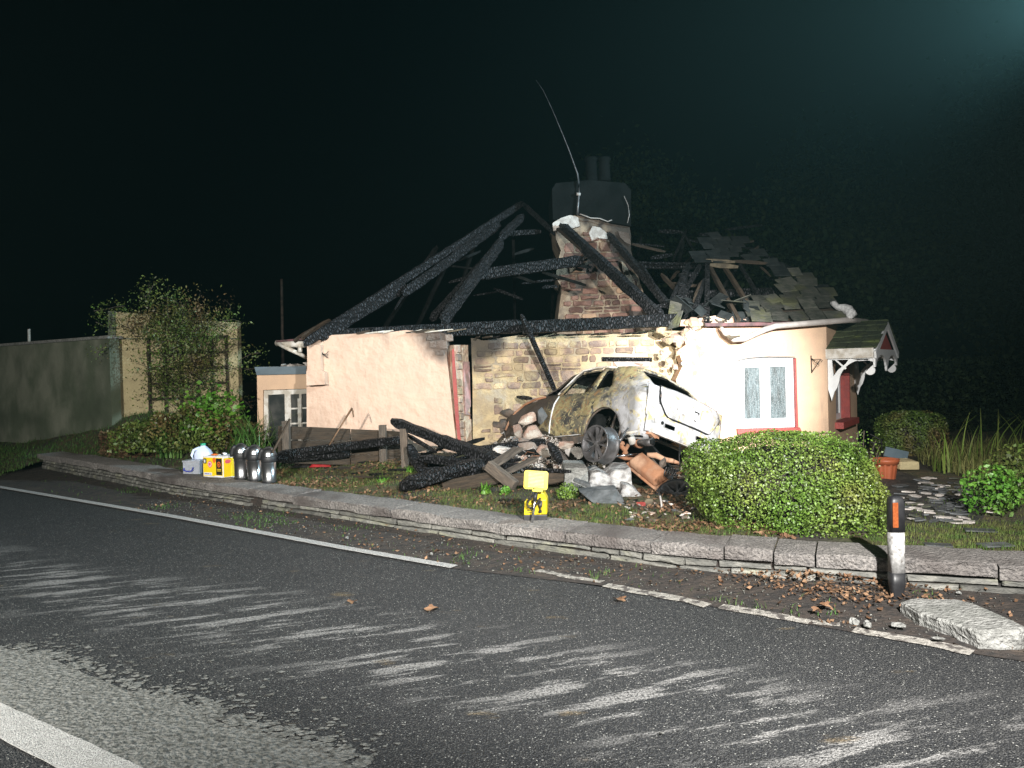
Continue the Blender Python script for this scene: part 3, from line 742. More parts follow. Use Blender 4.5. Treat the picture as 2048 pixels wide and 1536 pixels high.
# recessed rubble wall behind the breach
YS = 12.1
sw = px_slab('stone_wall', [(946, 960), (945, 760), (942, 676), (970, 680), (1000, 676), (1040, 670), (1075, 674), (1105, 667), (1150, 671), (1200, 665), (1240, 669), (1300, 660), (1362, 662), (1368, 960)], YS, 0.45, 'mortar_breach', ct)
xl, xr = PY(948, 760, YS).x, PY(1345, 760, YS).x
zt = PY(1150, 680, YS).z
for pl in rubble_layout(xl, xr, 0.35, zt, hr=(.085, .19), wr=(.10, .36), gap=.010):
    if random.random() < .08: continue
    cx_, cz_ = sum(p[0] for p in pl) / 8, sum(p[1] for p in pl) / 8
    pxx = 1024 + cx_ / YS * F
    if 1205 < pxx < 1303 and 708 < 740 + .025 * (1024 - pxx) - (cz_ - 1.7) * F / YS < 728: continue
    Vv, Ff = stone_geo(pl, 0.03, (0, YS, 0), (1, 0, 0), (0, 0, 1), (0, -1, 0), proud=random.uniform(.006, .034), inset=.014)
    obj('stone', Vv, Ff, 'stone_breach', sw, recalc=True)
timber('lintel', PY(1204, 718, YS - .02), PY(1303, 719, YS - .02), 0.10, 0.065, 'char', ct, jag=.25)
px_slab('broken_ledge', [(1228, 724), (1300, 722), (1299, 731), (1235, 733)], YS - .02, .06, 'chunk_white', ct)
# right front wall with arched window opening
wh = [(1482, 858), (1476, 722), (1500, 717), (1535, 714.5), (1565, 714.5), (1592, 716), (1597, 857)]
rw = [(1352, 975), (1350, 880), (1362, 800), (1352, 760), (1366, 730), (1357, 700), (1372, 690), (1366, 668), (1380, 660), (1395, 664), (1412, 652), (1425, 657), (1440, 652), (1652, 649), (1660, 970)]
px_slab('right_front_wall', rw, YF, 0.30, 'render_plain', ct, holes=[wh])
# plaster torn off along the broken edge
px_slab('torn_plaster', [(1355, 970), (1352, 885), (1366, 800), (1356, 762), (1370, 732), (1361, 702), (1376, 690), (1370, 668), (1385, 662), (1400, 668), (1412, 662), (1416, 690), (1408, 712), (1416, 740), (1404, 770), (1412, 800), (1418, 830), (1404, 860), (1410, 900), (1402, 970)], YF - .018, .03, 'plaster_rough', ct)
for i in range(26):   # broken wall end: projecting masonry
    a = random.uniform(1322, 1398); c = random.uniform(645, 760) if a < 1372 else random.uniform(645, 672)
    sz = random.uniform(.09, .24) * (1.2 if c < 690 else .8)
    rock('stone', PY(a, c, random.uniform(11.66, 11.85)), (sz, sz * .7, sz * .75), 'stone' if random.random() < .6 else 'chunk', ct, sub=2)
# window: two casements
wn = px_slab('window_frame', [(1481, 857), (1476, 721), (1500, 716.5), (1535, 714.5), (1565, 714.5), (1587, 716), (1591, 856)], YF + .07, .06, 'white_paint', ct,
             holes=[[(1489.5, 838.5), (1488, 735.5), (1519, 734.5), (1521, 837)], [(1541, 837), (1539.5, 733.5), (1571, 732.5), (1573, 836)]])
MT['lace'] = M('obscured_glass', (0.12, 0.155, 0.165), (0.045, 0.06, 0.063), 9, 0.3, bump=0.5, bs=60, lo=.35, hi=.65, c3=(0.04, 0.05, 0.05), n3=4, t3=(.5, .7), stretch=(5, 1, .7))
px_slab('window_pane', [(1489, 839.5), (1487, 735), (1520, 733.5), (1522, 838)], YF + .10, .01, 'lace', wn)
px_slab('window_pane', [(1540, 838), (1538.5, 733), (1572, 731.5), (1574, 837)], YF + .10, .01, 'lace', wn)
for q in ([(1484, 842), (1482, 728), (1524, 727), (1526, 841)], [(1536, 841), (1534, 727), (1577, 725), (1579, 840)]):
    ins = [(q[0][0] + 4.5, q[0][1] - 2.6), (q[1][0] + 4.5, q[1][1] + 6.5), (q[2][0] - 4.5, q[2][1] + 6.5), (q[3][0] - 4.5, q[3][1] - 2.6)]
    px_slab('casement', q, YF + .052, .03, 'white_paint', wn, holes=[ins])
px_slab('red_reveal', [(1592.5, 858), (1589, 717), (1592.5, 716.5), (1596.5, 857)], YF - .004, .07, 'red_paint', ct)
px_slab('window_sill', [(1476, 868), (1475, 858), (1600, 855), (1605, 866)], YF - .07, .14, 'red_paint', ct)
px_slab('arch_trim', [(1476, 722), (1476, 719.5), (1500, 714.5), (1540, 712), (1590, 713), (1590, 715.2), (1540, 714.6), (1500, 717)], YF - .006, .02, 'slate_clean', ct)
# hanging-basket bracket
hb = thing('basket_bracket', 'black wrought iron hanging-basket bracket on the peach wall right of the window', 'bracket', PY(1622, 745, YF))
tube('back_bar', [PY(1622, 711, YF - .012), PY(1623.5, 746, YF - .012)], .008, 'iron', hb, 6)
tube('arm', [PY(1623, 719, YF - .02), PY(1632, 718.5, YF - .12), PY(1641, 718.5, YF - .2), PY(1645, 721, YF - .23), PY(1643, 724, YF - .22), PY(1641, 721, YF - .21)], .006, 'iron', hb, 6)
tube('brace', [PY(1624, 744, YF - .02), PY(1632, 733, YF - .1), PY(1640, 720, YF - .19)], .006, 'iron', hb, 6)
tube('hook', [PY(1636, 727, YF - .15), PY(1638, 731, YF - .15), PY(1636, 733, YF - .15)], .005, 'iron', hb, 6)
tube('scroll', [PY(1624, 717, YF - .02), PY(1630, 725, YF - .1), PY(1636, 727, YF - .15)], .005, 'iron', hb, 6)
# canted end wall
A = Vector((PY(1655, 800, YF).x, YF, 0)); tW = Vector((.562, .827, 0)); nW = Vector((.827, -.562, 0))
def CW(t, n_, z): return A + tW * t + nW * n_ + Vector((0, 0, z))
poly_slab('canted_end_wall', [(0.003, 0), (2.43, 0), (2.43, 2.3), (0.003, 2.3)], [[(.62, .72), (1.75, .72), (1.75, 1.80), (.62, 1.80)]], A, tW, (0, 0, 1), nW, .28, 'render_plain', ct)
poly_slab('red_reveal', [(1.745, .72), (1.80, .70), (1.80, 1.84), (1.745, 1.80)], [], A + nW * .004, tW, (0, 0, 1), nW, .26, 'red_paint', ct)
ew = poly_slab('window_frame', [(.62, .72), (1.745, .72), (1.745, 1.8), (.62, 1.8)], [[(.72, .82), (1.14, .82), (1.14, 1.72), (.72, 1.72)], [(1.22, .82), (1.64, .82), (1.64, 1.72), (1.22, 1.72)]], A - nW * .14, tW, (0, 0, 1), nW, .05, 'white_paint', ct)
poly_slab('window_pane', [(.70, .80), (1.16, .80), (1.16, 1.74), (.70, 1.74)], [], A - nW * .16, tW, (0, 0, 1), nW, .01, 'lace', ew)
poly_slab('window_pane', [(1.20, .80), (1.66, .80), (1.66, 1.74), (1.20, 1.74)], [], A - nW * .16, tW, (0, 0, 1), nW, .01, 'lace', ew)
poly_slab('window_sill', [(.52, .63), (1.86, .63), (1.86, .73), (.52, .73)], [], A + nW * .13, tW, (0, 0, 1), nW, .2, 'red_paint', ct)
Bp = CW(2.43, 0, 0)
obj('back_end_wall', [Bp, Bp + Vector((0, 5, 0)), Bp + Vector((0, 5, 2.3)), Bp + Vector((0, 0, 2.3))] + [q + Vector((-.3, 0, 0)) for q in (Bp, Bp + Vector((0, 5, 0)), Bp + Vector((0, 5, 2.3)), Bp + Vector((0, 0, 2.3)))],
    [(0, 1, 2, 3), (7, 6, 5, 4), (0, 4, 5, 1), (1, 5, 6, 2), (2, 6, 7, 3), (3, 7, 4, 0)], 'render_plain', ct, recalc=True)
# gabled canopy over the end window
w0, w1, wc, zE, zR, pr = .02, 2.34, 1.18, 1.90, 2.36, .68
cn = obj('canopy', [CW(w0, 0, zE), CW(w0, pr - .03, zE), CW(wc, pr - .03, zR - .02), CW(wc, 0, zR - .02), CW(w1, 0, zE), CW(w1, pr - .03, zE)] + [CW(w0 + .03, 0, zE - .03), CW(w0 + .03, pr - .05, zE - .03), CW(wc, pr - .05, zR - .07), CW(wc, 0, zR - .07), CW(w1 - .03, 0, zE - .03), CW(w1 - .03, pr - .05, zE - .03)],
    [(0, 1, 2, 3), (3, 2, 5, 4), (6, 9, 8, 7), (9, 10, 11, 8), (1, 7, 8, 2), (2, 8, 11, 5), (0, 6, 7, 1), (4, 5, 11, 10)], 'wood_dark', ct, recalc=True)
for side in (0, 1):
    e = w0 - .05 if side == 0 else w1 + .05
    rows = 5; L_ = math.hypot(wc - e, zR - zE)
    for r_ in range(rows):
        f0, f1 = r_ / rows, (r_ + 1) / rows + .10
        lift = .012
        k = 0.0; k = -random.uniform(0, .12)
        while k < pr + .02:
            w_ = random.uniform(.13, .2); a_, b_ = max(0, k), min(pr + .03, k + w_ - .006)
            if b_ - a_ > .03:
                za = zE - .02 + (zR - zE) * f0; zb = zE - .02 + (zR - zE) * min(1.03, f1)
                ta = e + (wc - e) * f0; tb = e + (wc - e) * min(1.03, f1)
                dz = .030 + random.uniform(0, .012)
                lo_ = [CW(ta, a_, za + dz), CW(ta, b_, za + dz + random.uniform(-.004, .004)), CW(tb, b_, zb + .010), CW(tb, a_, zb + .010)]
                obj('slate', lo_ + [q - Vector((0, 0, .014)) for q in lo_], [(0, 1, 2, 3), (7, 6, 5, 4), (0, 4, 5, 1), (1, 5, 6, 2), (2, 6, 7, 3), (3, 7, 4, 0)], 'moss', cn, recalc=True)
            k += w_
# eave boards, gable boards, gable panel
def wslab(name, pts, off, n1, mat, par):  # polygon in (t,z) at outward distance off
    return poly_slab(name, pts, [], A + nW * off, tW, (0, 0, 1), nW, n1, mat, par)
def nslab(name, pts, t_, th, mat, par, holes=()):   # polygon in (n,z) on a plane of constant t, facing the camera side
    return poly_slab(name, pts, holes, A + tW * t_, nW, (0, 0, 1), -tW, th, mat, par)
nslab('eave_board', [(-.05, zE - .15), (pr - .02, zE - .15), (pr - .02, zE + .0), (-.05, zE + .0)], w0 - .03, .03, 'old_white', cn)
nslab('eave_board', [(0, zE - .10), (pr - .02, zE - .10), (pr - .02, zE + .0), (0, zE + .0)], w1 + .01, .03, 'old_white', cn)
bw = .10
wslab('barge_board', [(w0 - .06, zE - .06), (wc, zR - .02), (wc, zR - .02 - bw * 1.1), (w0 - .02, zE - .06 - bw)], pr + .02, .03, 'white_paint', cn)
wslab('barge_board', [(w1 + .06, zE - .06), (wc, zR - .02), (wc, zR - .02 - bw * 1.1), (w1 + .02, zE - .06 - bw)], pr + .02, .03, 'white_paint', cn)
wslab('gable_panel', [(w0 + .1, zE - .03), (w1 - .1, zE - .03), (wc, zR - .1)], pr - .06, .02, 'red_paint', cn)
# fretwork: scalloped lower edge of the gable, and curved side brackets
def arc(c, r, a0, a1, n_=10): return [(c[0] + r * math.cos(math.radians(a0 + (a1 - a0) * i / n_)), c[1] + r * math.sin(math.radians(a0 + (a1 - a0) * i / n_))) for i in range(n_ + 1)]
sc = [(w0, zE - .29)]
nb = 2; wd = (w1 - w0) / nb
for k in range(nb):
    c_ = (w0 + wd * (k + .5), zE - .30); sc += [(c_[0] + wd * .42 * math.cos(math.radians(q)), c_[1] + .19 * math.sin(math.radians(q))) for q in range(175, 0, -17)]
    if k < nb - 1: sc += arc((w0 + wd * (k + 1), zE - .31), .06, 130, 410, 10)
sc += [(w1, zE - .29), (w1, zE - .02), (w0, zE - .02)]
wslab('fretwork_valance', sc, pr + .0, .03, 'white_paint', cn)
def bracket(t_):
    out = [(0.0, zE - .12), (.0, zE - .62), (.05, zE - .80), (.09, zE - .66), (.13, zE - .60)] + arc((.50, zE - .52), .34, 178, 60, 12) + arc((.60, zE - .34), .07, 200, 410, 8) + [(pr - .02, zE - .17), (pr - .02, zE - .12)]
    hole = [(.06, zE - .17), (.08, zE - .42), (.15, zE - .32), (.26, zE - .23), (.30, zE - .17)]
    hole2 = [(.36, zE - .165), (.44, zE - .195), (.56, zE - .19), (.60, zE - .165)]
    b_ = nslab('fretwork_bracket', out, t_, .045, 'white_paint', cn, holes=[hole, hole2])
    poly_slab('brace', [(.10, zE - .17), (.13, zE - .17), (.27, zE - .30), (.25, zE - .32)], [], A + tW * (t_ - .004), nW, (0, 0, 1), -tW, .03, 'white_paint', cn)
bracket(w0 + .04); bracket(w1 - .10)
# --- soot-black inside: party wall and rear slope
obj('inner_rear_wall', [(-3.2, 17.2, 0), (6, 17.2, 0), (6, 17.2, 2.3), (-3.2, 17.2, 2.3), (-3.2, 17.35, 0), (6, 17.35, 0), (6, 17.35, 2.3), (-3.2, 17.35, 2.3)], [(0, 1, 2, 3), (7, 6, 5, 4), (0, 4, 5, 1), (1, 5, 6, 2), (2, 6, 7, 3), (3, 7, 4, 0)], 'soot', ct, recalc=True)
obj('inner_end_wall', [(-3.15, 12.1, 0), (-3.15, 17.2, 0), (-3.15, 17.2, 2.2), (-3.15, 12.1, 2.2), (-2.95, 12.1, 0), (-2.95, 17.2, 0), (-2.95, 17.2, 2.2), (-2.95, 12.1, 2.2)], [(0, 1, 2, 3), (7, 6, 5, 4), (0, 4, 5, 1), (1, 5, 6, 2), (2, 6, 7, 3), (3, 7, 4, 0)], 'soot', ct, recalc=True)
for k in range(11):
    xa = -3.3 + k * .85; xb = min(max(xa, .1), 3.7) * .55 + xa * .45
    if k in (3, 6): continue
    timber('rafter', (xa, 18.1, 2.35), (xb, 15.2, 4.0 + .5 * (1 - abs(xb - 1) / 4)), .06, .10, 'soot', ct, jag=.5)
obj('ceiling_joist_deck', [(-2.9, 12.6, 1.95), (3.2, 12.6, 1.95), (3.2, 17.1, 1.95), (-2.9, 17.1, 1.95), (-2.9, 12.6, 1.9), (3.2, 12.6, 1.9), (3.2, 17.1, 1.9), (-2.9, 17.1, 1.9)], [(0, 1, 2, 3), (7, 6, 5, 4), (0, 4, 5, 1), (1, 5, 6, 2), (2, 6, 7, 3), (3, 7, 4, 0)], 'soot', ct, recalc=True)
# --- chimney stack
YC = 14.4
MT['mortar_sooty'] = M('sooty_mortar', (0.36, 0.28, 0.20), (0.22, 0.17, 0.13), 9, 0.95, bump=1.0, bs=28, c3=(0.05, 0.04, 0.035), n3=1.6, t3=(0.5, 0.62))
ch = px_slab('chimney', [(1114, 668), (1116, 640), (1119, 610), (1124, 575), (1112, 556), (1114, 530), (1122, 500), (1112, 478), (1110, 458), (1106, 447), (1120, 432), (1150, 424), (1185, 432), (1222, 440), (1258, 448), (1262, 470), (1262, 500), (1272, 540), (1285, 580), (1300, 620), (1312, 645), (1314, 668)], YC, 1.3, 'mortar_sooty', ct)
soot_plume(MT['mortar_sooty'], 1.5, 2.5, 2.6, 4.0); soot_plume(MT['stone_red'], 1.5, 2.5, 2.6, 4.0)
xl, xr = PY(1110, 600, YC).x, PY(1314, 600, YC).x
for pl in rubble_layout(xl, xr, PY(1200, 668, YC).z, PY(1200, 462, YC).z, hr=(.09, .20), wr=(.14, .42), gap=.012):
    a = sum(p[0] for p in pl) / 8; z = sum(p[1] for p in pl) / 8
    pxx = 1024 + a / YC * F; pyy = 740 + .025 * (1024 - pxx) - (z - 1.7) * F / YC
    w_ = max(p[0] for p in pl) - min(p[0] for p in pl); hw = w_ / 2 * F / YC
    rl = 1116 if pyy > 600 else 1118; rr = 1262 if pyy < 510 else 1262 + (pyy - 510) * .33
    if pxx - hw < rl or pxx + hw > rr: continue
    if pyy < 600 and random.random() < .12: continue
    Vv, Ff = stone_geo(pl, 0.04, (0, YC, 0), (1, 0, 0), (0, 0, 1), (0, -1, 0), proud=random.uniform(.01, .05), inset=.014)
    obj('stone', Vv, Ff, 'stone_red', ch, recalc=True)
px_slab('rendered_top', [(1106, 440), (1104, 378), (1112, 366), (1180, 360), (1250, 366), (1262, 380), (1262, 452), (1225, 446), (1188, 434), (1150, 428), (1125, 438)], YC - .10, 1.4, 'dark_render', ch)
px_slab('mortar_shoulder', [(1107, 462), (1105, 446), (1122, 436), (1140, 430), (1156, 434), (1160, 452), (1140, 458), (1126, 456)], YC - .12, .12, 'chunk_white', ch)
px_slab('render_patch', [(1178, 466), (1185, 452), (1200, 455), (1216, 468), (1215, 478), (1196, 476), (1184, 482)], YC - .06, .05, 'chunk_white', ch)
px_slab('render_patch', [(1236, 462), (1258, 466), (1262, 490), (1250, 484), (1240, 474)], YC - .06, .05, 'chunk_dark', ch)
px_slab('render_strip', [(1243, 522), (1250, 528), (1268, 560), (1280, 590), (1276, 598), (1258, 570), (1246, 545)], YC - .06, .06, 'plaster_rough', ch)
tube('flashing_wire', [PY(1160, 428, YC - .14), PY(1182, 436, YC - .15), (PY(1200, 437, YC - .15)), PY(1215, 443, YC - .15), PY(1224, 440, YC - .16)], .012, 'gutter', ch, 5)
tube('flashing_wire', [PY(1248, 392, YC - .14), PY(1256, 410, YC - .15), PY(1259, 430, YC - .15), PY(1255, 446, YC - .15)], .008, 'gutter', ch, 5)
for a in (1183, 1209):
    lathe('chimney_pot', [(.0, 0), (.13, 0), (.12, .06), (.105, .38), (.13, .40), (.13, .45), (.10, .45), (.09, .2)], 'dark_render', ch, 14, mw=Matrix.Translation(PY(a, 362, YC + .6)))
ae = thing('aerial_mast', 'thin bent metal aerial pole curving up from the chimney top', 'aerial', PY(1155, 427, YC - .16))
tube('pole', [PY(*p, YC - .16) for p in ((1155, 430), (1156, 410), (1158, 386), (1158, 366), (1155, 348), (1148, 328), (1138, 300), (1125, 268), (1110, 232), (1098, 205), (1086, 180), (1072, 160))], [.022, .022, .020, .018, .016, .013, .010, .008, .006, .005, .004, .003], 'alloy', ae, 6)
tube('clamp', [PY(1153, 388, YC - .17), PY(1161, 389, YC - .17)], .03, 'gutter', ae, 6)
# --- roof timbers
def RT(p0, p1, w, h, lift=0, **k): return timber(k.pop('nm', 'rafter'), RP(*p0, lift), RP(*p1, lift), w, h, k.pop('mat', 'char'), ct, jag=k.pop('jag', .42), **k)
RT((604, 690), (1043, 408), .06, .13, nm='hip_rafter', lift=-.03)
for a, c in (((640, 676), (812, 572)), ((806, 588), (938, 494)), ((900, 520), (1000, 448))):
    RT(a, c, .05, .16, nm='board', jag=.5, lift=-.12)
px_q = [(978, 456), (1012, 432), (1018, 450), (1000, 470), (985, 462)]
RT((884, 645), (1005, 482), .09, .20, lift=-.12)
RT((862, 640), (990, 500), .06, .14, lift=-.4, jag=.5)
RT((1000, 478), (1046, 432), .08, .16, lift=-.1, jag=.5)
RT((790, 618), (858, 512), .03, .03, lift=-.2, jag=.5)
RT((1122, 452), (1326, 640), .10, .19, lift=.02, seg=26)
RT((1120, 458), (1168, 500), .16, .05, lift=-.05, mat='wood_dark', jag=.2, nm='board')
RT((1216, 468), (1336, 612), .07, .13, lift=-.1)
RT((1228, 480), (1300, 560), .05, .10, lift=-.3, jag=.5)
RT((1046, 408), (1112, 470), .05, .10, lift=-.3, jag=.6)
timber('collar_beam', PY(948, 551, 13.4), PY(1166, 520, 13.4), .08, .19, 'char', ct, jag=.35)
timber('collar_beam', PY(1000, 468, 14.6), PY(1082, 463, 14.6), .05, .10, 'char', ct, jag=.5)
timber('wall_beam', PY(655, 672, 11.95), PY(1052, 652, 11.8), .14, .20, 'char', ct, jag=.3)
timber('wall_beam', PY(1046, 655, 11.62), PY(1352, 640, 11.62), .16, .19, 'char', ct, jag=.25, seg=34)
timber('purlin', PY(1270, 530, 13.6), PY(1400, 532, 13.6), .08, .12, 'char', ct, jag=.3)
timber('purlin', PY(1362, 590, 12.7), PY(1568, 582, 12.7), .09, .13, 'char', ct, jag=.3)
for a, c, w_, mt_ in (((1415, 528), (1414, 645), .075, 'char'), ((1421, 538), (1477, 642), .055, 'wood_dark'), ((1450, 536), (1503, 620), .05, 'wood_dark'), ((1400, 532), (1352, 612), .05, 'char'),
                      ((1410, 560), (1386, 628), .05, 'char'), ((1378, 530), (1345, 600), .06, 'char'), ((1480, 530), (1522, 600), .04, 'char'), ((1372, 540), (1360, 606), .09, 'char')):
    RT(a, c, w_, w_ * 1.6, lift=-.05, mat=mt_, jag=.25)
for a, c in (((1412, 520), (1470, 524)), ((1466, 522), (1535, 527))):
    RT(a, c, .02, .06, lift=.05, mat='wood_tan' if a[0] < 1440 else 'wood_dark', jag=.3, nm='lath')
RT((1420, 530), (1476, 534), .02, .08, lift=.03, mat='wood_tan', jag=.4, nm='lath')
for k in range(46):   # hanging battens and laths over the gutted right-hand rooms
    a = random.uniform(1225, 1600); hi_ = 455 + max(0, a - 1450) * .55; c = random.uniform(hi_, 625)
    L_ = random.uniform(25, 95); an = random.choice([random.uniform(-.35, .35), random.uniform(-.2, .2), random.uniform(.7, 1.2), random.uniform(1.9, 2.4)])
    dx_, dy_ = L_ * math.cos(an), abs(L_ * math.sin(an)) if an > .5 else L_ * math.sin(an)
    if c + dy_ > 640 or a + dx_ > 1660: continue
    RT((a, c), (a + dx_, c + dy_), random.uniform(.02, .045), random.uniform(.03, .09), lift=random.uniform(-.7, .0), nm='batten', mat=random.choice(['char', 'char', 'soot', 'wood_dark']), jag=.6)
for k in range(14):
    a = random.uniform(880, 1110); c = random.uniform(500, 630)
    RT((a, c), (a + random.uniform(20, 90), c + random.uniform(-25, 35)), .03, random.uniform(.03, .06), lift=random.uniform(-1.2, -.3), nm='batten', mat=random.choice(['char', 'soot']), jag=.6)
for k in range(16):
    a = random.uniform(1330, 1560); p_ = RP(a, random.uniform(600, 640), random.uniform(-.1, .12)); w_ = random.uniform(.1, .2)
    R3 = Matrix.Rotation(random.uniform(-.9, .9), 4, 'X') @ Matrix.Rotation(random.uniform(-.8, .8), 4, 'Y') @ Matrix.Rotation(random.uniform(0, 3), 4, 'Z')
    box('slipped_slate', (-w_, -w_ * .6, -.006), (w_, w_ * .6, .006), random.choice(['slate', 'slate_sooty', 'slate_sooty']), ct, mw=Matrix.Translation(p_) @ R3)
# leaning charred stick in front of the breach
st_ = timber('leaning_batten', PY(1043, 630, 11.45), PY(1112, 786, 11.75), .07, .06, 'char', None, jag=.35, seg=18); tag(st_, 'thin charred batten leaning from the long beam down to the car roof', 'charred timber')
# --- surviving slates, right-hand corner
def inside(p, poly):
    c_ = False; n_ = len(poly); j = n_ - 1
    for i in range(n_):
        (xi, yi), (xj, yj) = poly[i], poly[j]
        if (yi > p[1]) != (yj > p[1]) and p[0] < (xj - xi) * (p[1] - yi) / (yj - yi) + xi: c_ = not c_
        j = i
    return c_
def proj(p):
    q = RM.transposed() @ (Vector(p) - C0); return (1024 + F * q.x / -q.z, 768 - F * q.y / -q.z)
rc = px_slab('wall_head', [(1360, 652), (1362, 640), (1400, 636), (1440, 630), (1470, 634), (1500, 640), (1500, 652)], YF + .05, .22, 'plaster_rough', ct)
keep = [(1484, 648), (1492, 622), (1512, 612), (1518, 598), (1560, 592), (1556, 574), (1580, 566), (1574, 548), (1600, 545), (1640, 572), (1704, 641)]
upper = [(1404, 528), (1384, 505), (1400, 480), (1470, 470), (1545, 520), (1604, 548), (1578, 560), (1530, 532), (1470, 520)]
roofc = obj('roof_covering', [RP(1490, 646, -.05), RP(1697, 641, -.05), RP(1640, 580, -.05), RP(1590, 575, -.05)], [(0, 1, 2, 3)], 'wood_dark', ct)
sl = .75; nrm = Vector((0, -sl, 1)).normalized(); us = Vector((0, 1, sl)).normalized()
row = 0; y = 11.50
while y < 15:
    z = 2.3 + .75 * (y - 11.5)
    x = 2.0 + (row % 2) * .14
    while x < 6:
        w_ = random.uniform(.20, .34)
        c_ = Vector((x + w_ / 2, y + .08, z + .06)); q = proj(c_)
        kk = inside(q, keep); uu = inside(q, upper)
        if kk or (uu and random.random() < .9):
            if random.random() < .10 and row > 0: x += w_; continue
            loose = random.random() < .35
            rot = random.uniform(-.30, .30) if loose else random.uniform(-.05, .05)
            hh = .27
            R3 = Matrix((Vector((1, 0, 0)), us, nrm)).transposed() @ Matrix.Rotation(rot, 3, 'Z') @ Matrix.Rotation(-.05, 3, 'X')
            o_ = Vector((x + w_ / 2, y + .11, z + .085)) + nrm * (.028 + (.01 if loose else 0))
            pl = [(-w_ / 2 + .004, -hh / 2), (w_ / 2 - .004 - random.uniform(0, .03), -hh / 2 + random.uniform(0, .03)), (w_ / 2 - .004, hh / 2), (-w_ / 2 + .004, hh / 2)]
            Vs = [o_ + R3 @ Vector((a, b_, .007)) for a, b_ in pl] + [o_ + R3 @ Vector((a, b_, -.007)) for a, b_ in pl]
            obj('slate', Vs, [(0, 1, 2, 3), (7, 6, 5, 4), (0, 4, 5, 1), (1, 5, 6, 2), (2, 6, 7, 3), (3, 7, 4, 0)], 'slate' if kk else 'slate_sooty', roofc, recalc=True)
        x += w_ + .004
    y += .135; row += 1
# hip side beyond: canted roof plane, dark slates in courses
e0 = CW(-.02, .18, 2.33); e1 = CW(2.6, .18, 2.33); ap = RP(1545, 522)
e0 = RP(1700, 640)
for r_ in range(9):
    f0, f1 = r_ / 9, (r_ + 1.25) / 9
    a0, a1 = e0.lerp(ap, f0), e0.lerp(ap, min(1, f1)); b0, b1 = e1.lerp(ap + Vector((.5, .9, .1)), f0), e1.lerp(ap + Vector((.5, .9, .1)), min(1, f1))
    nseg = max(2, int((b0 - a0).length / .28))
    for k in range(nseg):
        p = [a0.lerp(b0, k / nseg), a0.lerp(b0, (k + .98) / nseg), a1.lerp(b1, (k + .98) / nseg), a1.lerp(b1, k / nseg)]
        up = Vector((0, 0, .03)); p = [p[0] + up, p[1] + up, p[2], p[3]]
        obj('slate', p + [q - Vector((0, 0, .012)) for q in p], [(0, 1, 2, 3), (7, 6, 5, 4), (0, 4, 5, 1), (1, 5, 6, 2), (2, 6, 7, 3), (3, 7, 4, 0)], 'slate_sooty', roofc, recalc=True)
timber('fascia_board', PY(1410, 650, 11.56), PY(1665, 646, 11.56), .03, .055, 'fascia', ct, up=(0, 0, 1))
obj('eave_soffit', [PY(1410, 653, 11.52), PY(1665, 650, 11.52), PY(1665, 650, 11.74) + Vector((0, 0, .03)), PY(1410, 653, 11.74) + Vector((0, 0, .03)), CW(2.5, .18, 2.30), CW(2.5, -.02, 2.30)], [(0, 1, 2, 3), (1, 4, 5, 2)], 'fascia', ct)
tube('gutter', [PY(1442, 655, 11.5), PY(1450, 666, 11.48), PY(1468, 679, 11.46), PY(1488, 678, 11.46), PY(1510, 668, 11.46), PY(1530, 659, 11.46), PY(1552, 652, 11.47), PY(1600, 648, 11.47), PY(1650, 644, 11.47), PY(1697, 640, 11.5), CW(.9, .26, 2.36), CW(1.8, .26, 2.38), CW(2.5, .26, 2.39)], [.03, .04, .045, .045, .045, .045, .045, .045, .045, .045, .045, .045, .045], 'gutter', ct, 10)
tube('gutter_tail', [PY(1440, 652, 11.52), PY(1449, 668, 11.5), PY(1463, 676, 11.42), PY(1480, 672, 11.44)], [.02, .035, .03, .01], 'wood_tan', ct, 8)
mg = tube('melted_gutter_end', [RP(1661, 605, .08), RP(1668, 607, .1), RP(1675, 614, .1), RP(1688, 616, .1), RP(1697, 621, .1), RP(1703, 629, .08), RP(1698, 637, .06)], [.02, .05, .045, .07, .085, .08, .03], 'melted', ct, 9)
# left eave: gutter stub, elbow, soot boards
tube('gutter', [PY(554, 686, 11.9), PY(575, 688, 11.8), PY(609, 689, 11.6)], .05, 'old_white', ct, 10)
tube('downpipe', [PY(560, 689, 11.8), PY(578, 698, 11.75), PY(598, 707, 11.75), PY(612, 715, 11.9)], .034, 'old_white', ct, 8)
tube('downpipe_outlet', [PY(600, 692, 11.62), PY(600, 704, 11.62)], .035, 'old_white', ct, 8)
timber('eave_board', PY(556, 683, 11.85), PY(640, 676, 11.6), .10, .03, 'fascia', ct, jag=.2)
for a, c in (((604, 676), (660, 640)), ((616, 680), (640, 655)), ((590, 682), (640, 652))): timber('rafter_end', PY(*a, 11.6), PY(*c, 12.2), .05, .08, 'wood_dark', ct, jag=.4)
for k in range(9):
    a = random.uniform(680, 900); timber('burnt_lath', PY(a, 668 - (a - 680) * .02, 11.66), PY(a + random.uniform(20, 60), 662 - (a - 680) * .02, 11.66), .03, random.uniform(.02, .04), random.choice(['wood_tan', 'old_white', 'wood_dark']), ct, jag=.4)
for k in range(16):
    a = random.uniform(950, 1330); timber('burnt_lath', PY(a, 676 - (a - 950) * .025, 11.9), PY(a + random.uniform(8, 30), 673 - (a - 950) * .025, 11.75), .03, .03, random.choice(['char', 'wood_dark', 'wood_tan']), ct, jag=.4)
for k in range(40):
    a = random.uniform(1330, 1500); rock('debris_lump', PY(a, 642 + random.uniform(-9, 6) - (a - 1330) * .02, random.uniform(11.62, 11.9)), tuple(random.uniform(.03, .10) for _ in range(3)), random.choice(['chunk_dark', 'chunk_dark', 'chunk', 'slate', 'wood_dark']), ct, sub=1)
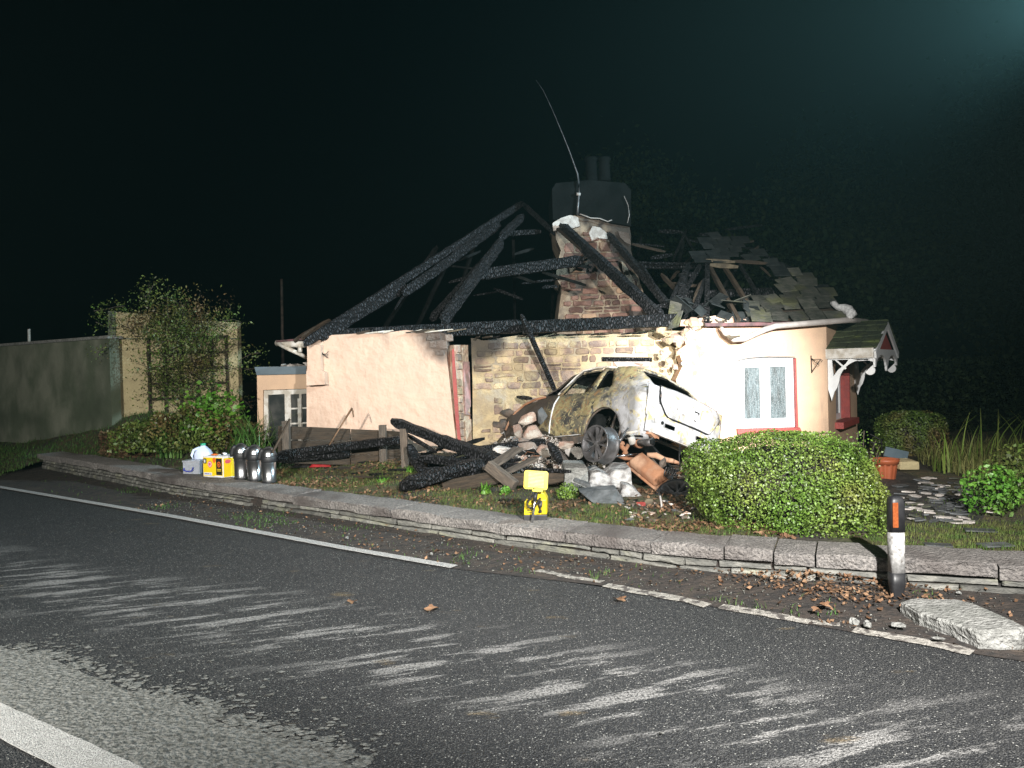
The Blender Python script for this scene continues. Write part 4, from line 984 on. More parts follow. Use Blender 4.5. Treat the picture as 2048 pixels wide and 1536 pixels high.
# left corner boxes
px_slab('corner_box', [(615, 742), (614, 691), (641, 689), (642, 741)], YF - .14, .14, 'render_pink', ct)
px_slab('corner_box', [(613, 771), (612.5, 742), (640, 740), (649, 744), (650, 769)], YF - .18, .18, 'render_pink', ct)
for q in range(3): tube('loose_wire', [PY(641, 700 + q * 3, 11.68), PY(646 + q * 2, 708 + q * 2, 11.64), PY(653 + q, 708 + q * 4, 11.64), PY(657 - q, 702 + q * 6, 11.66)], .006, 'iron', ct, 5)

# ================================================================== FLAT-ROOFED EXTENSION
YE = 13.0
ex = thing('extension', 'small peach flat-roofed extension with white french windows left of the cottage', 'building', PY(568, 900, YE))
px_slab('front_wall', [(516, 930), (514, 748), (640, 747), (640, 930)], YE, .25, 'render_plain', ex, holes=[[(526, 905), (526, 780), (622, 777), (626, 905)]])
px_slab('roof_edge', [(513, 750), (509, 734), (612, 732), (612, 748)], YE - .06, 2.2, 'lead', ex)
fw = px_slab('window_frame', [(527, 905), (527, 781), (621, 778), (625, 905)], YE + .05, .06, 'old_white', ex, holes=[[(538, 900), (536, 790), (569, 788), (571, 900)], [(582, 816), (581, 789), (598, 788), (599, 815)], [(604, 815), (603, 788), (614, 787), (615, 814)], [(582, 846), (582, 819), (599, 818), (599, 845)], [(604, 845), (604, 818), (615, 817), (616, 844)], [(583, 900), (582, 849), (600, 848), (600, 900)], [(605, 900), (605, 848), (616, 847), (617, 900)]])
MT['glass_dark'] = M('night_window_glass', (0.03, 0.035, 0.035), (0.08, 0.08, 0.075), 3, 0.12, spec=0.8)
px_slab('window_pane', [(536, 902), (534, 786), (571, 784), (573, 902)], YE + .09, .01, 'glass_dark', fw)
px_slab('window_pane', [(579, 902), (578, 786), (618, 783), (620, 902)], YE + .09, .01, 'glass_dark', fw)
px_slab('door_stile', [(597, 905), (595, 797), (602, 797), (604, 905)], YE + .02, .04, 'old_white', ex)
for k in range(5): rock('rubble_on_roof', PY(570 + k * 11, 733 - k * .5, YE + .6), (.16, .2, .1), 'chunk_white', ex, sub=1)

# ================================================================== LEFT: OUTBUILDING AND CONCRETE WALL
YO = 16.0
ob = thing('outbuilding', 'cream rendered outbuilding behind the climbing shrub and trellis', 'building', PY(350, 850, YO))
px_slab('front_wall', [(219, 880), (218, 622), (290, 628), (380, 640), (474, 645), (480, 880)], YO, .22, 'render_cream', ob)
px_slab('wall_band', [(228, 679), (228, 676.5), (476, 675.5), (476, 678)], YO - .005, .02, 'concrete_wall', ob)
tube('downpipe', [PY(222, 672, YO - .12), PY(226, 760, YO - .12), PY(230, 840, YO - .12)], .055, 'gutter', ob, 10)
tube('pipe_collar', [PY(223.5, 712, YO - .12), PY(224.5, 724, YO - .12)], .075, 'gutter', ob, 10)
px_slab('corner_pilaster', [(217, 870), (216, 622), (230, 622), (236, 870)], YO - .03, .1, 'concrete_wall', ob)
cwl = thing('concrete_boundary_wall', 'tall stained grey-green concrete wall running left from the outbuilding', 'concrete wall', PY(110, 850, 16.5))
a0 = PY(218, 676, 15.6); a1 = PY(0, 690, 17.9); dirv = (a1 - a0); dirv.z = 0; dirv.normalize(); a2 = a0 + dirv * 24
Vw = [Vector((a0.x, a0.y, .3)), Vector((a2.x, a2.y, .3)), Vector((a2.x, a2.y, a0.z - .02)), a0]
obj('wall_face', Vw + [v + Vector((.1, .2, 0)) for v in Vw], [(0, 1, 2, 3), (7, 6, 5, 4), (0, 4, 5, 1), (1, 5, 6, 2), (2, 6, 7, 3), (3, 7, 4, 0)], 'concrete_wall', cwl, recalc=True)
Vw = [a0 + Vector((-.02, -.05, -.01)), a2 + Vector((-.02, -.05, a0.z - a2.z - .01)), a2 + Vector((-.02, -.05, a0.z - a2.z + .05)), a0 + Vector((-.02, -.05, .05))]
obj('wall_capping', Vw + [v + Vector((.16, .32, 0)) for v in Vw], [(0, 1, 2, 3), (7, 6, 5, 4), (0, 4, 5, 1), (1, 5, 6, 2), (2, 6, 7, 3), (3, 7, 4, 0)], 'concrete_slab', cwl, recalc=True)
mp_ = tube('marker_stake', [PY(59, 760, 19.5), PY(58, 658, 19.5)], .035, 'old_white', None, 6, origin=PY(59, 760, 19.5)); tag(mp_, 'thin pale stake standing up behind the concrete wall', 'stake')
tp = thing('telegraph_pole', 'faint slim telegraph pole behind the extension roof', 'pole', PY(566, 800, 26))
tube('shaft', [PY(567, 800, 26), PY(563, 558, 26)], [.06, .045], 'steel_dark', tp, 8)
tr = thing('trellis', 'dark square wooden trellis fixed to the outbuilding wall', 'trellis', PY(380, 800, YO - .08))
for i, a in enumerate((298, 330, 362, 394, 424, 454)): timber('upright_slat', PY(a - 2, 676, YO - .1), PY(a + 3, 830, YO - .1), .045, .045, 'wood_dark', tr)
for i, c in enumerate((674, 704, 735, 766, 796)): timber('cross_slat', PY(296, c + 2, YO - .14), PY(457, c - 1, YO - .14), .045, .045, 'wood_dark', tr)
# ================================================================== BURNT CAR
T0 = Vector((1.5705, 9.5898, 0.638)); SC = 0.936
CM = Matrix(((-0.6142, 0.7602, 0.2119), (0.7847, 0.5599, 0.2658), (-0.0834, -0.3296, 0.9404)))
def K(l, w, h): return T0 + (CM @ Vector((l, w, h))) * SC
car = thing('burnt_car', 'burnt-out hatchback wreck tipped nose-first into the cottage wall, paint scorched to ash and rust', 'car', K(0.8, .85, 0))
HW = 0.87
def ztop(l): return interp([(-.1, .95), (0, .97), (.10, 1.02), (.30, 1.22), (.48, 1.37), (.62, 1.42), (1.0, 1.455), (1.6, 1.45), (1.95, 1.40), (2.3, 1.20), (2.65, .96), (3.0, .86), (3.4, .70)], l)
def side_y(l, t):
    """half width for height parameter"""
    return 0
def crush(l, w, h):
    if l > 2.0:
        k = ss(l, 2.0, 3.1)
        h -= .22 * k * (0.4 + nz(l * 3, w * 2, h)) ; w += .12 * k * nz(l * 4, 5, h * 3); l -= .12 * k * nz(h * 4, w * 3, 9)
    d = 0.016 * nz(l * 4, w * 4, h * 4) + 0.010 * nz(l * 11, w * 11, h * 11 + 4)
    return l, w + d, h + d
def prof(l):
    zt = ztop(l); belt = min(.93, zt - .03); P = []
    e = max(0, .20 - l) ; rnd = e * e * 2.2
    for i in range(15):
        h = .20 + (belt - .20) * i / 14
        y = HW - .05 * ((h - .55) / .35) ** 2 - (.05 if h < .26 else 0)
        if h > .78: y -= .035 * ss(h, .78, .95)
        # flared shoulder over the rear arch
        y += .03 * math.exp(-((l - .78) ** 2) / .12) * math.exp(-((h - .66) ** 2) / .03)
        P.append((y - rnd, h))
    yb, hb_ = P[-1]
    yr = .56 - rnd * .5
    gh = max(0.0, zt - .05 - hb_)
    for i in range(1, 9):
        t = i / 8; P.append((yb + (yr - yb) * (t ** 1.15), hb_ + gh * t))
    for i in range(1, 8):
        t = i / 7; P.append((yr * (1 - t), hb_ + gh + (.05) * math.sin(t * math.pi / 2)))
    return P
NL = 58
cols = []
for i in range(NL):
    l = i * .055
    h_ = prof(l); full = [(HW + 0, 0)] and [(.0, 0)]
    L_ = [(-y, h) for y, h in h_]; R_ = [(y, h) for y, h in h_[:-1]][::-1]
    ring = L_ + R_
    cols.append([(l, .86 + y, h) for y, h in ring])
m_ = len(cols[0])
arch_c = (0.76, 0.30, 0.355)
win1 = [(1.30, .955), (1.88, .955), (1.78, 1.30), (1.66, 1.375), (1.24, 1.375)]     # rear door glass
win2 = [(.82, 1.02), (1.16, .985), (1.14, 1.36), (.98, 1.34)]                      # quarter light
winF = [(1.98, .97), (2.42, .96), (2.16, 1.18), (1.90, 1.34)]
holes_side = [win1, win2, winF]
def pt_seg(p, a, b):
    ax, ay = a; bx, by = b; dx, dy = bx - ax, by - ay; t = max(0, min(1, ((p[0] - ax) * dx + (p[1] - ay) * dy) / (dx * dx + dy * dy))); return (ax + dx * t, ay + dy * t)
V = [p for c in cols for p in c]; Fc = []
used = set()
for i in range(NL - 1):
    for j in range(m_ - 1):
        q = (i * m_ + j, (i + 1) * m_ + j, (i + 1) * m_ + j + 1, i * m_ + j + 1)
        cl = sum(V[k][0] for k in q) / 4; chh = sum(V[k][2] for k in q) / 4; cw_ = sum(V[k][1] for k in q) / 4
        sideL = j < 22; sideR = j > m_ - 24
        kill = False
        if sideL or sideR:
            if math.hypot(cl - arch_c[0], chh - arch_c[1]) < arch_c[2]: kill = True
            if any(inside((cl, chh), hp) for hp in holes_side): kill = True
        if not sideL and not sideR or (j >= 20 and j <= m_ - 22):
            if .14 < cl < .44 and abs(cw_ - .86) < .56: kill = True
            if 2.02 < cl < 2.6 and abs(cw_ - .86) < .52: kill = True
            if .485 < cl < .52 and -.1 < cw_ - .86 < .4: kill = True
        if not kill: Fc.append(q)
# snap the cut edges to the true outlines
from collections import Counter
ec = Counter()
for q in Fc:
    for k in range(4): ec[tuple(sorted((q[k], q[(k + 1) % 4])))] += 1
bnd = {v for e_, c_ in ec.items() if c_ == 1 for v in e_}
V2 = []
for idx, (l, w, h) in enumerate(V):
    j = idx % m_; i = idx // m_
    if idx in bnd and 0 < i < NL - 1:
        if j < 23 or j > m_ - 24:
            r_ = math.hypot(l - arch_c[0], h - arch_c[1])
            if r_ < arch_c[2] + .06 and r_ > .1: l, h = arch_c[0] + (l - arch_c[0]) * arch_c[2] / r_, arch_c[1] + (h - arch_c[1]) * arch_c[2] / r_
            else:
                best = None
                for hp in holes_side:
                    for a in range(len(hp)):
                        s_ = pt_seg((l, h), hp[a], hp[(a + 1) % len(hp)]); dd = math.hypot(s_[0] - l, s_[1] - h)
                        if dd < .05 and (best is None or dd < best[0]): best = (dd, s_)
                if best: l, h = best[1]
    V2.append(crush(l, w, h))
def carmesh(name, V, Fc, mat='car', parent=car, thick=.018, smooth=True):
    W_ = [K(*p) for p in V]
    o = obj(name, W_, Fc, mat, parent, smooth=smooth, recalc=True)
    at = o.data.attributes.new('carpos', 'FLOAT_VECTOR', 'POINT')
    at.data.foreach_set('vector', [c for p in V for c in p])
    if thick:
        s_ = o.modifiers.new('thickness', 'SOLIDIFY'); s_.thickness = thick; s_.offset = 0
    return o
body = carmesh('body', V2, Fc)
carmesh('inner_shell', [(l, .86 + (w - .86) * .955, h - (.035 if h > 1.1 else 0)) for l, w, h in V2], Fc, mat='soot', thick=0)
# rear panel with recesses, tailgate in front of it
def rear_l(w, h): return .02 - .09 * (1 - ((w - .86) / .9) ** 2) + .05 * max(0, (h - .75)) + (.03 if h < .52 else 0) * -1
Vr = []; Fr = []; nw, nh = 40, 22
for a in range(nw + 1):
    for b_ in range(nh + 1):
        w = .04 + 1.64 * a / nw; h = .30 + .68 * b_ / nh; Vr.append((rear_l(w, h), w, h))
def rc_(w, h):
    if .36 < w < 1.44 - .0 and h > .60: return True     # tailgate opening
    if .26 < w < 1.54 and h > .74: return True
    for c_ in (.47, 1.12):
        if abs(w - c_) < .105 and abs(h - .455) < .028: return True
    return False
for a in range(nw):
    for b_ in range(nh):
        w = .04 + 1.64 * (a + .5) / nw; h = .30 + .68 * (b_ + .5) / nh
        if rc_(w, h): continue
        Fr.append((a * (nh + 1) + b_, (a + 1) * (nh + 1) + b_, (a + 1) * (nh + 1) + b_ + 1, a * (nh + 1) + b_ + 1))
carmesh('rear_panel', Vr, Fr, thick=.02)
Vt = []; Ft = []; nw, nh = 30, 14
for a in range(nw + 1):
    for b_ in range(nh + 1):
        u = a / nw * 2 - 1; t = b_ / nh
        h = .585 + .415 * t
        half = .50 + .13 * ss(t, .0, .55) + .02 * t
        if t < .12: half -= .05 * (1 - t / .12) ** 2
        w = .88 + u * half
        l = rear_l(w, h) - .028 - .03 * math.exp(-((t - .62) / .25) ** 2) + .05 * max(0, t - .8) * 5 * .6 + .012 * nz(u * 3, t * 3, 2) + .02 * nz(u * 1.5, t * 2, 7)
        Vt.append((l, w, h))
for a in range(nw):
    for b_ in range(nh): Ft.append((a * (nh + 1) + b_, (a + 1) * (nh + 1) + b_, (a + 1) * (nh + 1) + b_ + 1, a * (nh + 1) + b_ + 1))
tg = carmesh('tailgate', Vt, Ft, thick=.02)
def cpatch(name, c, sz, mat, par, th=.01):   # small panel on the rear, centre (l,w,h)
    l, w, h = c; a, b_ = sz
    V = [(l, w - a, h - b_), (l, w + a, h - b_), (l, w + a, h + b_), (l, w - a, h + b_)]
    V += [(p[0] + th, p[1], p[2]) for p in V]
    return obj(name, [K(*p) for p in V], [(0, 1, 2, 3), (7, 6, 5, 4), (0, 4, 5, 1), (1, 5, 6, 2), (2, 6, 7, 3), (3, 7, 4, 0)], mat, par, recalc=True)
def disc(name, c, r, mat, par, axis='l', n=14, th=.012):
    ps = []
    for k in range(n):
        t = 2 * math.pi * k / n; u, v = r * math.cos(t), r * math.sin(t)
        ps.append((c[0], c[1] + u, c[2] + v) if axis == 'l' else (c[0] + u, c[1], c[2] + v))
    qs = [(p[0] + (th if axis == 'l' else 0), p[1] + (th if axis == 'w' else 0), p[2]) for p in ps]
    return obj(name, [K(*p) for p in ps + qs], [tuple(range(n))] + [(i, (i + 1) % n, n + (i + 1) % n, n + i) for i in range(n)], mat, par, recalc=True)
cpatch('badge_hole', (rear_l(.9, .72) - .077, .93, .80), (.05, .008), 'soot', car)
cpatch('badge_hole', (rear_l(.9, .72) - .077, .975, .79), (.008, .018), 'soot', car)
disc('lock_scar', (rear_l(.9, .70) - .085, .92, .70), .035, 'ash_white', car)
cline_l = [(rear_l(1.48, .80) - .05 + .0, 1.48 + .085 * math.cos(q * .5), .80 + .07 * math.sin(q * .5)) for q in range(0, 9)]
tube('lamp_recess_rim', [K(*p) for p in cline_l], .012, 'steel_dark', car, 6)
disc('grommet_hole', (rear_l(.34, .47) - .022, .31, .475), .025, 'soot', car)
disc('grommet_hole', (.17, .035, .74), .03, 'soot', car, 'w')
disc('grommet_hole', (rear_l(.2, .55) - .012, .24, .55), .011, 'soot', car)
for c_ in (.47, 1.12): cpatch('recess_back', (.05, c_, .455), (.10, .02), 'wood_tan', car)
tgo = []
for k in range(15):
    t = k / 14; half = .50 + .13 * ss(t, .0, .55) + .02 * t - (.05 * (1 - t / .12) ** 2 if t < .12 else 0)
    w = .88 - half - .012; h = .585 + .415 * t; tgo.append((rear_l(w, h) - .022, w, h))
tube('tailgate_seam', [K(*p) for p in tgo[::-1]], .011, 'soot', car, 6)
tgb = [(rear_l(w, .575) - .026, w, .575 + (.02 if k in (0, 12) else 0)) for k, w in enumerate([.42 + .92 * q / 12 for q in range(13)])]
tube('tailgate_seam', [K(*p) for p in tgb], .011, 'soot', car, 6)
# bumper beam and lower bar
def cbar(name, p0, p1, w, h, mat, jag=.0): return timber(name, K(*p0), K(*p1), w, h, mat, car, jag=jag, up=CM @ Vector((0, 0, 1)), rough_end=False)
cbar('bumper_beam', (-.06, .12, .34), (-.06, 1.66, .34), .06, .09, 'rust_pale' if 'rust_pale' in MT else 'chunk_white')
cbar('bumper_bar', (-.03, .20, .235), (-.03, 1.6, .20), .02, .035, 'chrome')
cbar('bumper_bracket', (-.03, .12, .30), (.02, .34, .25), .08, .06, 'rust')
# seam strips: door edges, beltline, gutters
def cline(name, pts, r, mat): return tube(name, [K(*p) for p in pts], r, mat, car, 6)
off = -.018
def sidew(h): return .86 - (HW - .05 * ((h - .55) / .35) ** 2 - .035 * ss(h, .78, .95)) + off
cline('door_seam', [(1.92 + .0 * h, sidew(h), h) if h < .95 else (1.92 - (h - .95) * .35, .86 - .80 + (h - .95) * .55, h) for h in [.25, .32, .42, .55, .68, .78, .86, .93]], .011, 'white_paint')
cline('door_seam', [(1.20, sidew(.28), .27), (1.75, sidew(.27), .255), (1.92, sidew(.25), .25)], .007, 'ash_white')
cline('door_seam', [(1.20 - .5 * 0, sidew(.28), .28), (1.17, sidew(.42), .42), (1.10, sidew(.58), .56), (1.14, sidew(.72), .70), (1.22, sidew(.84), .84), (1.26, sidew(.92), .92)], .006, 'steel_dark')
cline('window_trim', [(1.93, .045, .955), (1.84, .12, 1.12), (1.76, .20, 1.29), (1.66, .25, 1.40), (1.4, .27, 1.43), (1.18, .27, 1.42), (.95, .29, 1.385)], .014, 'old_white')
cline('window_trim', [(1.90, .055, .99), (1.80, .14, 1.15), (1.72, .215, 1.29), (1.64, .25, 1.375), (1.4, .26, 1.395), (1.24, .26, 1.39)], .010, 'alloy')
cline('arch_lip', [(arch_c[0] + .36 * math.cos(math.radians(a)), -.01 + .02, arch_c[1] + .36 * math.sin(math.radians(a))) for a in range(-8, 200, 12)], .016, 'steel_dark')
cbar('sill', (1.12, .06, .19), (2.6, .06, .19), .10, .10, 'steel_dark', .15)
cline('sill_edge', [(1.2, .03, .14), (1.9, .03, .135), (2.5, .04, .13)], .008, 'chrome')
cline('wing_edge', [(3.05, -.02, .40), (2.98, -.03, .55), (2.85, -.03, .70), (2.66, -.02, .82), (2.42, .0, .90), (2.2, .02, .93)], .018, 'rust')
cline('roof_rail_far', [(2.9, 1.3, .9), (2.5, 1.2, 1.13), (2.15, .9, 1.30), (1.9, .62, 1.43), (1.7, .4, 1.45)], .035, 'steel_dark')
cline('crumpled_pillar', [(3.1, .3, .75), (2.85, .5, .92), (2.6, .9, 1.05), (2.35, 1.1, 1.18)], .045, 'steel_dark')
cline('crumpled_pillar', [(3.2, .1, .62), (3.0, .3, .86), (2.7, .45, .98)], .05, 'alloy')
for k in range(6):
    rock('crumpled_metal', K(random.uniform(2.9, 3.3), random.uniform(-.1, .7), random.uniform(.35, .85)), (random.uniform(.15, .3), random.uniform(.06, .15), random.uniform(.12, .3)), 'steel_dark', car, rough=1.2)
# inside: pan, seat frames, dark shelf
def cquad(name, pts, mat, thick=.02):
    V = [K(*p) for p in pts]; V += [v + (CM @ Vector((0, 0, -1))) * thick for v in V]
    return obj(name, V, [(0, 1, 2, 3), (7, 6, 5, 4), (0, 4, 5, 1), (1, 5, 6, 2), (2, 6, 7, 3), (3, 7, 4, 0)], mat, car, recalc=True)
cquad('floor_pan', [(.05, .06, .24), (2.9, .06, .20), (2.9, 1.66, .20), (.05, 1.66, .24)], 'soot')
cquad('inner_arch', [(.38, .12, .70), (1.14, .12, .70), (1.14, .45, .70), (.38, .45, .70)], 'soot')
cquad('arch_liner', [(1.14, .10, .70), (1.16, .10, .2), (1.16, .42, .2), (1.14, .42, .70)], 'soot')
cquad('parcel_shelf', [(.15, .2, .86), (.75, .2, .86), (.75, 1.5, .86), (.15, 1.5, .86)], 'soot')
for w in (.45, 1.2):
    cline('seat_frame', [(.85, w - .2, .3), (.70, w - .2, .95), (.68, w, 1.02), (.70, w + .2, .95), (.85, w + .2, .3)], .02, 'steel_dark')
    cline('seat_frame', [(1.75, w - .2, .3), (1.6, w - .2, 1.0), (1.58, w, 1.08), (1.6, w + .2, 1.0), (1.75, w + .2, .3)], .02, 'steel_dark')
cline('inner_frame_member', [(.35, .3, .88), (.3, .8, .98), (.28, 1.15, 1.0), (.36, 1.45, .9)], .03, 'steel_dark')
o_ = disc('speaker_ring', (.26, 1.08, 1.0), .10, 'steel_dark', car)
# running gear and loose underbody parts hanging below
tube('exhaust_tip', [PY(1279, 886, 9.55), PY(1304, 884, 9.3)], [.045, .048], 'alloy', car, 16)
tube('exhaust_bore', [PY(1303, 884, 9.308), PY(1306, 884, 9.285)], [.036, .036], 'soot', car, 14)
tube('exhaust_silencer', [PY(1272, 888, 9.7), PY(1281, 887, 9.55)], [.05, .06], 'rust', car, 12)
tube('link_arm', [PY(1258, 868, 9.6), PY(1262, 876, 9.6), PY(1266, 888, 9.6)], .05, 'old_white', car, 6)
tube('axle_bar', [PY(1231, 912, 9.3), PY(1281, 909, 9.4)], .016, 'chrome', car, 8)
tube('axle_bar', [PY(1222, 906, 9.35), PY(1250, 917, 9.35), PY(1270, 918, 9.4)], .022, 'rust', car, 8)
tube('bent_pipe', [PY(1238, 890, 9.45), PY(1246, 896, 9.4), PY(1252, 906, 9.4), PY(1250, 914, 9.35)], .030, 'rust', car, 8)
tube('bent_pipe', [PY(1256, 890, 9.45), PY(1250, 901, 9.4), PY(1247, 912, 9.4)], .026, 'rust', car, 8)
rock('bush_mount', PY(1243, 888, 9.45), (.10, .08, .08), 'rust', car, sub=1)
tube('damper', [PY(1236, 887, 9.15), PY(1246, 872, 9.2), PY(1250, 864, 9.25), PY(1257, 855, 9.25)], [.022, .026, .012, .010], 'alloy', car, 8)
tube('tie_rod', [PY(1252, 866, 9.3), PY(1275, 863, 9.3)], .018, 'old_white', car, 6)
tube('control_arm', [PY(1294, 910, 9.5), PY(1312, 911, 9.5), PY(1328, 919, 9.5), PY(1345, 922, 9.5), PY(1359, 927, 9.5)], [.03, .04, .035, .03, .02], 'rust', car, 8)
tube('strut', [PY(1303, 921, 9.3), PY(1310, 926, 9.2), PY(1334, 952, 9.0), PY(1354, 972, 8.9)], [.035, .018, .018, .018], 'steel_dark', car, 8)
tube('strut', [PY(1353, 968, 8.9), PY(1365, 934, 9.0), PY(1368, 925, 9.05)], [.022, .024, .024], 'rust_pale' if 'rust_pale' in MT else 'chunk', car, 8)
tube('brake_hose', [PY(1365, 934, 9.0), PY(1370, 922, 9.05), PY(1378, 918, 9.1), PY(1388, 918, 9.15), PY(1392, 926, 9.1)], .03, 'steel_dark', car, 8)
tube('dangling_wire', [PY(1359, 890, 9.2), PY(1358, 912, 9.1), PY(1361, 938, 9.05)], .006, 'iron', car, 5)
tube('dangling_wire', [PY(1361, 890, 9.2), PY(1362, 902, 9.15), PY(1358, 915, 9.1), PY(1360, 936, 9.05)], .005, 'iron', car, 5)
# fuel tank: a dished rusty pressing
ta, tb = PY(1272, 917, 9.35), PY(1322, 957, 9.0); tc_ = (ta + tb) / 2; dx = (tb - ta).normalized()
vn = Vector((-.1, -.75, .65)); vn = (vn - dx * vn.dot(dx)).normalized(); vy = vn.cross(dx)
if vy.z < 0: vy = -vy
MW = Matrix((dx, vy, vn)).transposed().to_4x4(); MW.translation = tc_
bm = bmesh.new(); bmesh.ops.create_cube(bm, size=1); L_ = (tb - ta).length
for v in bm.verts: v.co = Vector((v.co.x * L_ * (1.0 if v.co.z > 0 else 1.15), v.co.y * (.20 if v.co.z > 0 else .25), v.co.z * .12))
bmesh.ops.bevel(bm, geom=bm.edges[:], offset=.04, segments=3, affect='EDGES', profile=0.5)
bmobj('fuel_tank', bm, 'rust', car, smooth=True, mw=MW)
bm = bmesh.new(); bmesh.ops.create_cube(bm, size=1)
for v in bm.verts: v.co = Vector((v.co.x * L_ * 1.28, v.co.y * .29, v.co.z * .012 - .055))
bmobj('tank_flange', bm, 'rust', car, mw=MW)
# coil spring
cs = []
for k in range(70):
    t = k / 69; c_ = PY(1330, 944, 8.95).lerp(PY(1356, 948, 8.95), t); a_ = t * 2 * math.pi * 5.5
    cs.append(c_ + Vector((0.02 * math.cos(a_), .045 * math.sin(a_), .05 * math.cos(a_))))
tube('coil_spring', cs, .008, 'alloy', car, 6)
for k in range(26): rock('scorched_hub_part', PY(random.uniform(1330, 1388), random.uniform(938, 985), random.uniform(8.8, 9.3)), tuple(random.uniform(.03, .12) for _ in range(3)), random.choice(['steel_dark', 'steel_dark', 'alloy', 'rust', 'soot']), car, sub=1, rough=1)
for k in range(14): rock('scorched_floor_part', PY(random.uniform(1245, 1330), random.uniform(925, 985), random.uniform(9.3, 9.8)), tuple(random.uniform(.08, .2) for _ in range(3)), random.choice(['soot', 'steel_dark']), car, sub=1, rough=1)
cquad('hanging_liner', [(.1, .3, .22), (1.3, .3, .20), (1.3, 1.5, -.25), (.1, 1.5, -.3)], 'soot', .03)
# wheels
def wheel(name, c, nrm, R=.222, Wd=.19, parent=car, tyre=False):
    nrm = Vector(nrm).normalized(); x = Vector((0, 0, 1)).cross(nrm).normalized(); y = nrm.cross(x)
    MW = Matrix((x, y, nrm)).transposed().to_4x4(); MW.translation = Vector(c)
    w_ = bpy.data.objects.new(name, None); link(w_, parent); w_.location = Vector(c) - ploc(parent)
    # barrel: lip, drop centre, rear lip; open cylinder
    lathe('rim', [(R * .93, 0), (R, .006), (R * 1.02, .0), (R * 1.0, -.018), (R * .90, -.03), (R * .87, -.06), (R * .90, -.11), (R * .93, -.15), (R * .96, -Wd + .02), (R * 1.03, -Wd + .005), (R * 1.03, -Wd - .006), (R * .93, -Wd + .004), (R * .86, -.10), (R * .84, -.05), (R * .90, -.015), (R * .93, 0)], 'alloy', w_, 40, mw=MW, close=False)
    lathe('hub', [(0, -.02), (.035, -.02), (.045, -.03), (.05, -.07), (0, -.07)], 'alloy', w_, 16, mw=MW, close=False)
    lathe('brake_disc', [(0, -.10), (R * .62, -.10), (R * .62, -.115), (0, -.115)], 'steel_dark', w_, 24, mw=MW, close=False)
    for k in range(5):
        for s_ in (-1, 1):
            a = math.radians(72 * k + 14 * s_ + 8)
            e = Vector((math.cos(a), math.sin(a), 0)); ex = Vector((-math.sin(a), math.cos(a), 0))
            a2 = math.radians(72 * k + 3 * s_ + 8); e0_ = Vector((math.cos(a2), math.sin(a2), 0))
            P0 = e0_ * .035; P1 = e * (R * .91)
            V = []
            for p, hw, z0, z1 in ((P0, .012, -.015, -.06), (P0.lerp(P1, .5), .013, -.012, -.045), (P1, .019, -.004, -.04)):
                V += [p - ex * hw + Vector((0, 0, z1)), p + ex * hw + Vector((0, 0, z1)), p + ex * hw * .7 + Vector((0, 0, z0)), p - ex * hw * .7 + Vector((0, 0, z0))]
            Fs = [(q * 4 + r_, q * 4 + (r_ + 1) % 4, (q + 1) * 4 + (r_ + 1) % 4, (q + 1) * 4 + r_) for q in (0, 1) for r_ in range(4)] + [(0, 1, 2, 3), (8, 9, 10, 11)]
            obj('spoke', [MW @ v for v in V], Fs, 'alloy', w_, recalc=True)
    if tyre: lathe('tyre_remains', [(R * 1.0, -.02), (R * 1.12, -.0), (R * 1.22, -.03), (R * 1.24, -.09), (R * 1.22, -.15), (R * 1.10, -.18), (R * 1.0, -.17)], 'rubber', w_, 36, mw=MW, close=False)
    return w_
wheel('wheel', PY(1189, 887, 9.05), (-.78, -.58, .22), R=.222)
wheel('wheel', PY(1352, 985, 8.6), (-.25, -.55, .85), R=.20, tyre=True)

# ================================================================== RUBBLE
def ground_at(px, py):
    """where the sight line meets the garden surface"""
    r = ray(px, py); t = 3.0
    while t < 60:
        p = C0 + r * t
        if p.y > ywall(p.x) + .1 and p.z < gz(p.x, p.y): return Vector((p.x, p.y, gz(p.x, p.y)))
        t += .02
    return PZ(px, py, .2)
spec_chunks = [(1053, 838, 38, 24, 'chunk', 'pinkish broken stone lying against the crushed car wing, topmost on the heap', 11.0),
               (1085, 833, 20, 34, 'slate_clean', 'dark oval slab propped upright beside the car door', 10.95),
               (1066, 866, 44, 30, 'chunk', 'large orange-pink stone chunk on top of the rubble heap by the car sill', 10.8),
               (1036, 864, 18, 34, 'chunk', 'upright narrow pinkish stone left of the large orange-pink one', 10.85),
               (1056, 893, 42, 32, 'chunk_dark', 'dark brown angular stone in the middle of the rubble heap', 10.6),
               (1012, 903, 52, 30, 'chunk_white', 'pale beige slab of masonry low on the rubble heap', 10.5),
               (1090, 902, 34, 26, 'chunk', 'buff stone below the car sill on the rubble heap', 10.3),
               (1150, 905, 40, 26, 'chunk_white', 'pale rounded stone block in the shade behind the loose wheel', 10.2),
               (1133, 890, 30, 20, 'chunk', 'ochre stone just under the car sill', 10.3),
               (1120, 912, 36, 24, 'chunk_dark', 'dark stone beside the charred stub under the car', 10.1)]
for a, c, w_, h_, mt_, lb, Y in spec_chunks:
    o = rock('rubble_stone', PY(a, c, Y), (w_ / F * Y * 1.1, w_ / F * Y * .6, h_ / F * Y * 1.1), mt_, None, rot=Matrix.Rotation(random.uniform(-.4, .4), 4, 'Y'))
    tag(o, lb, 'rubble stone')
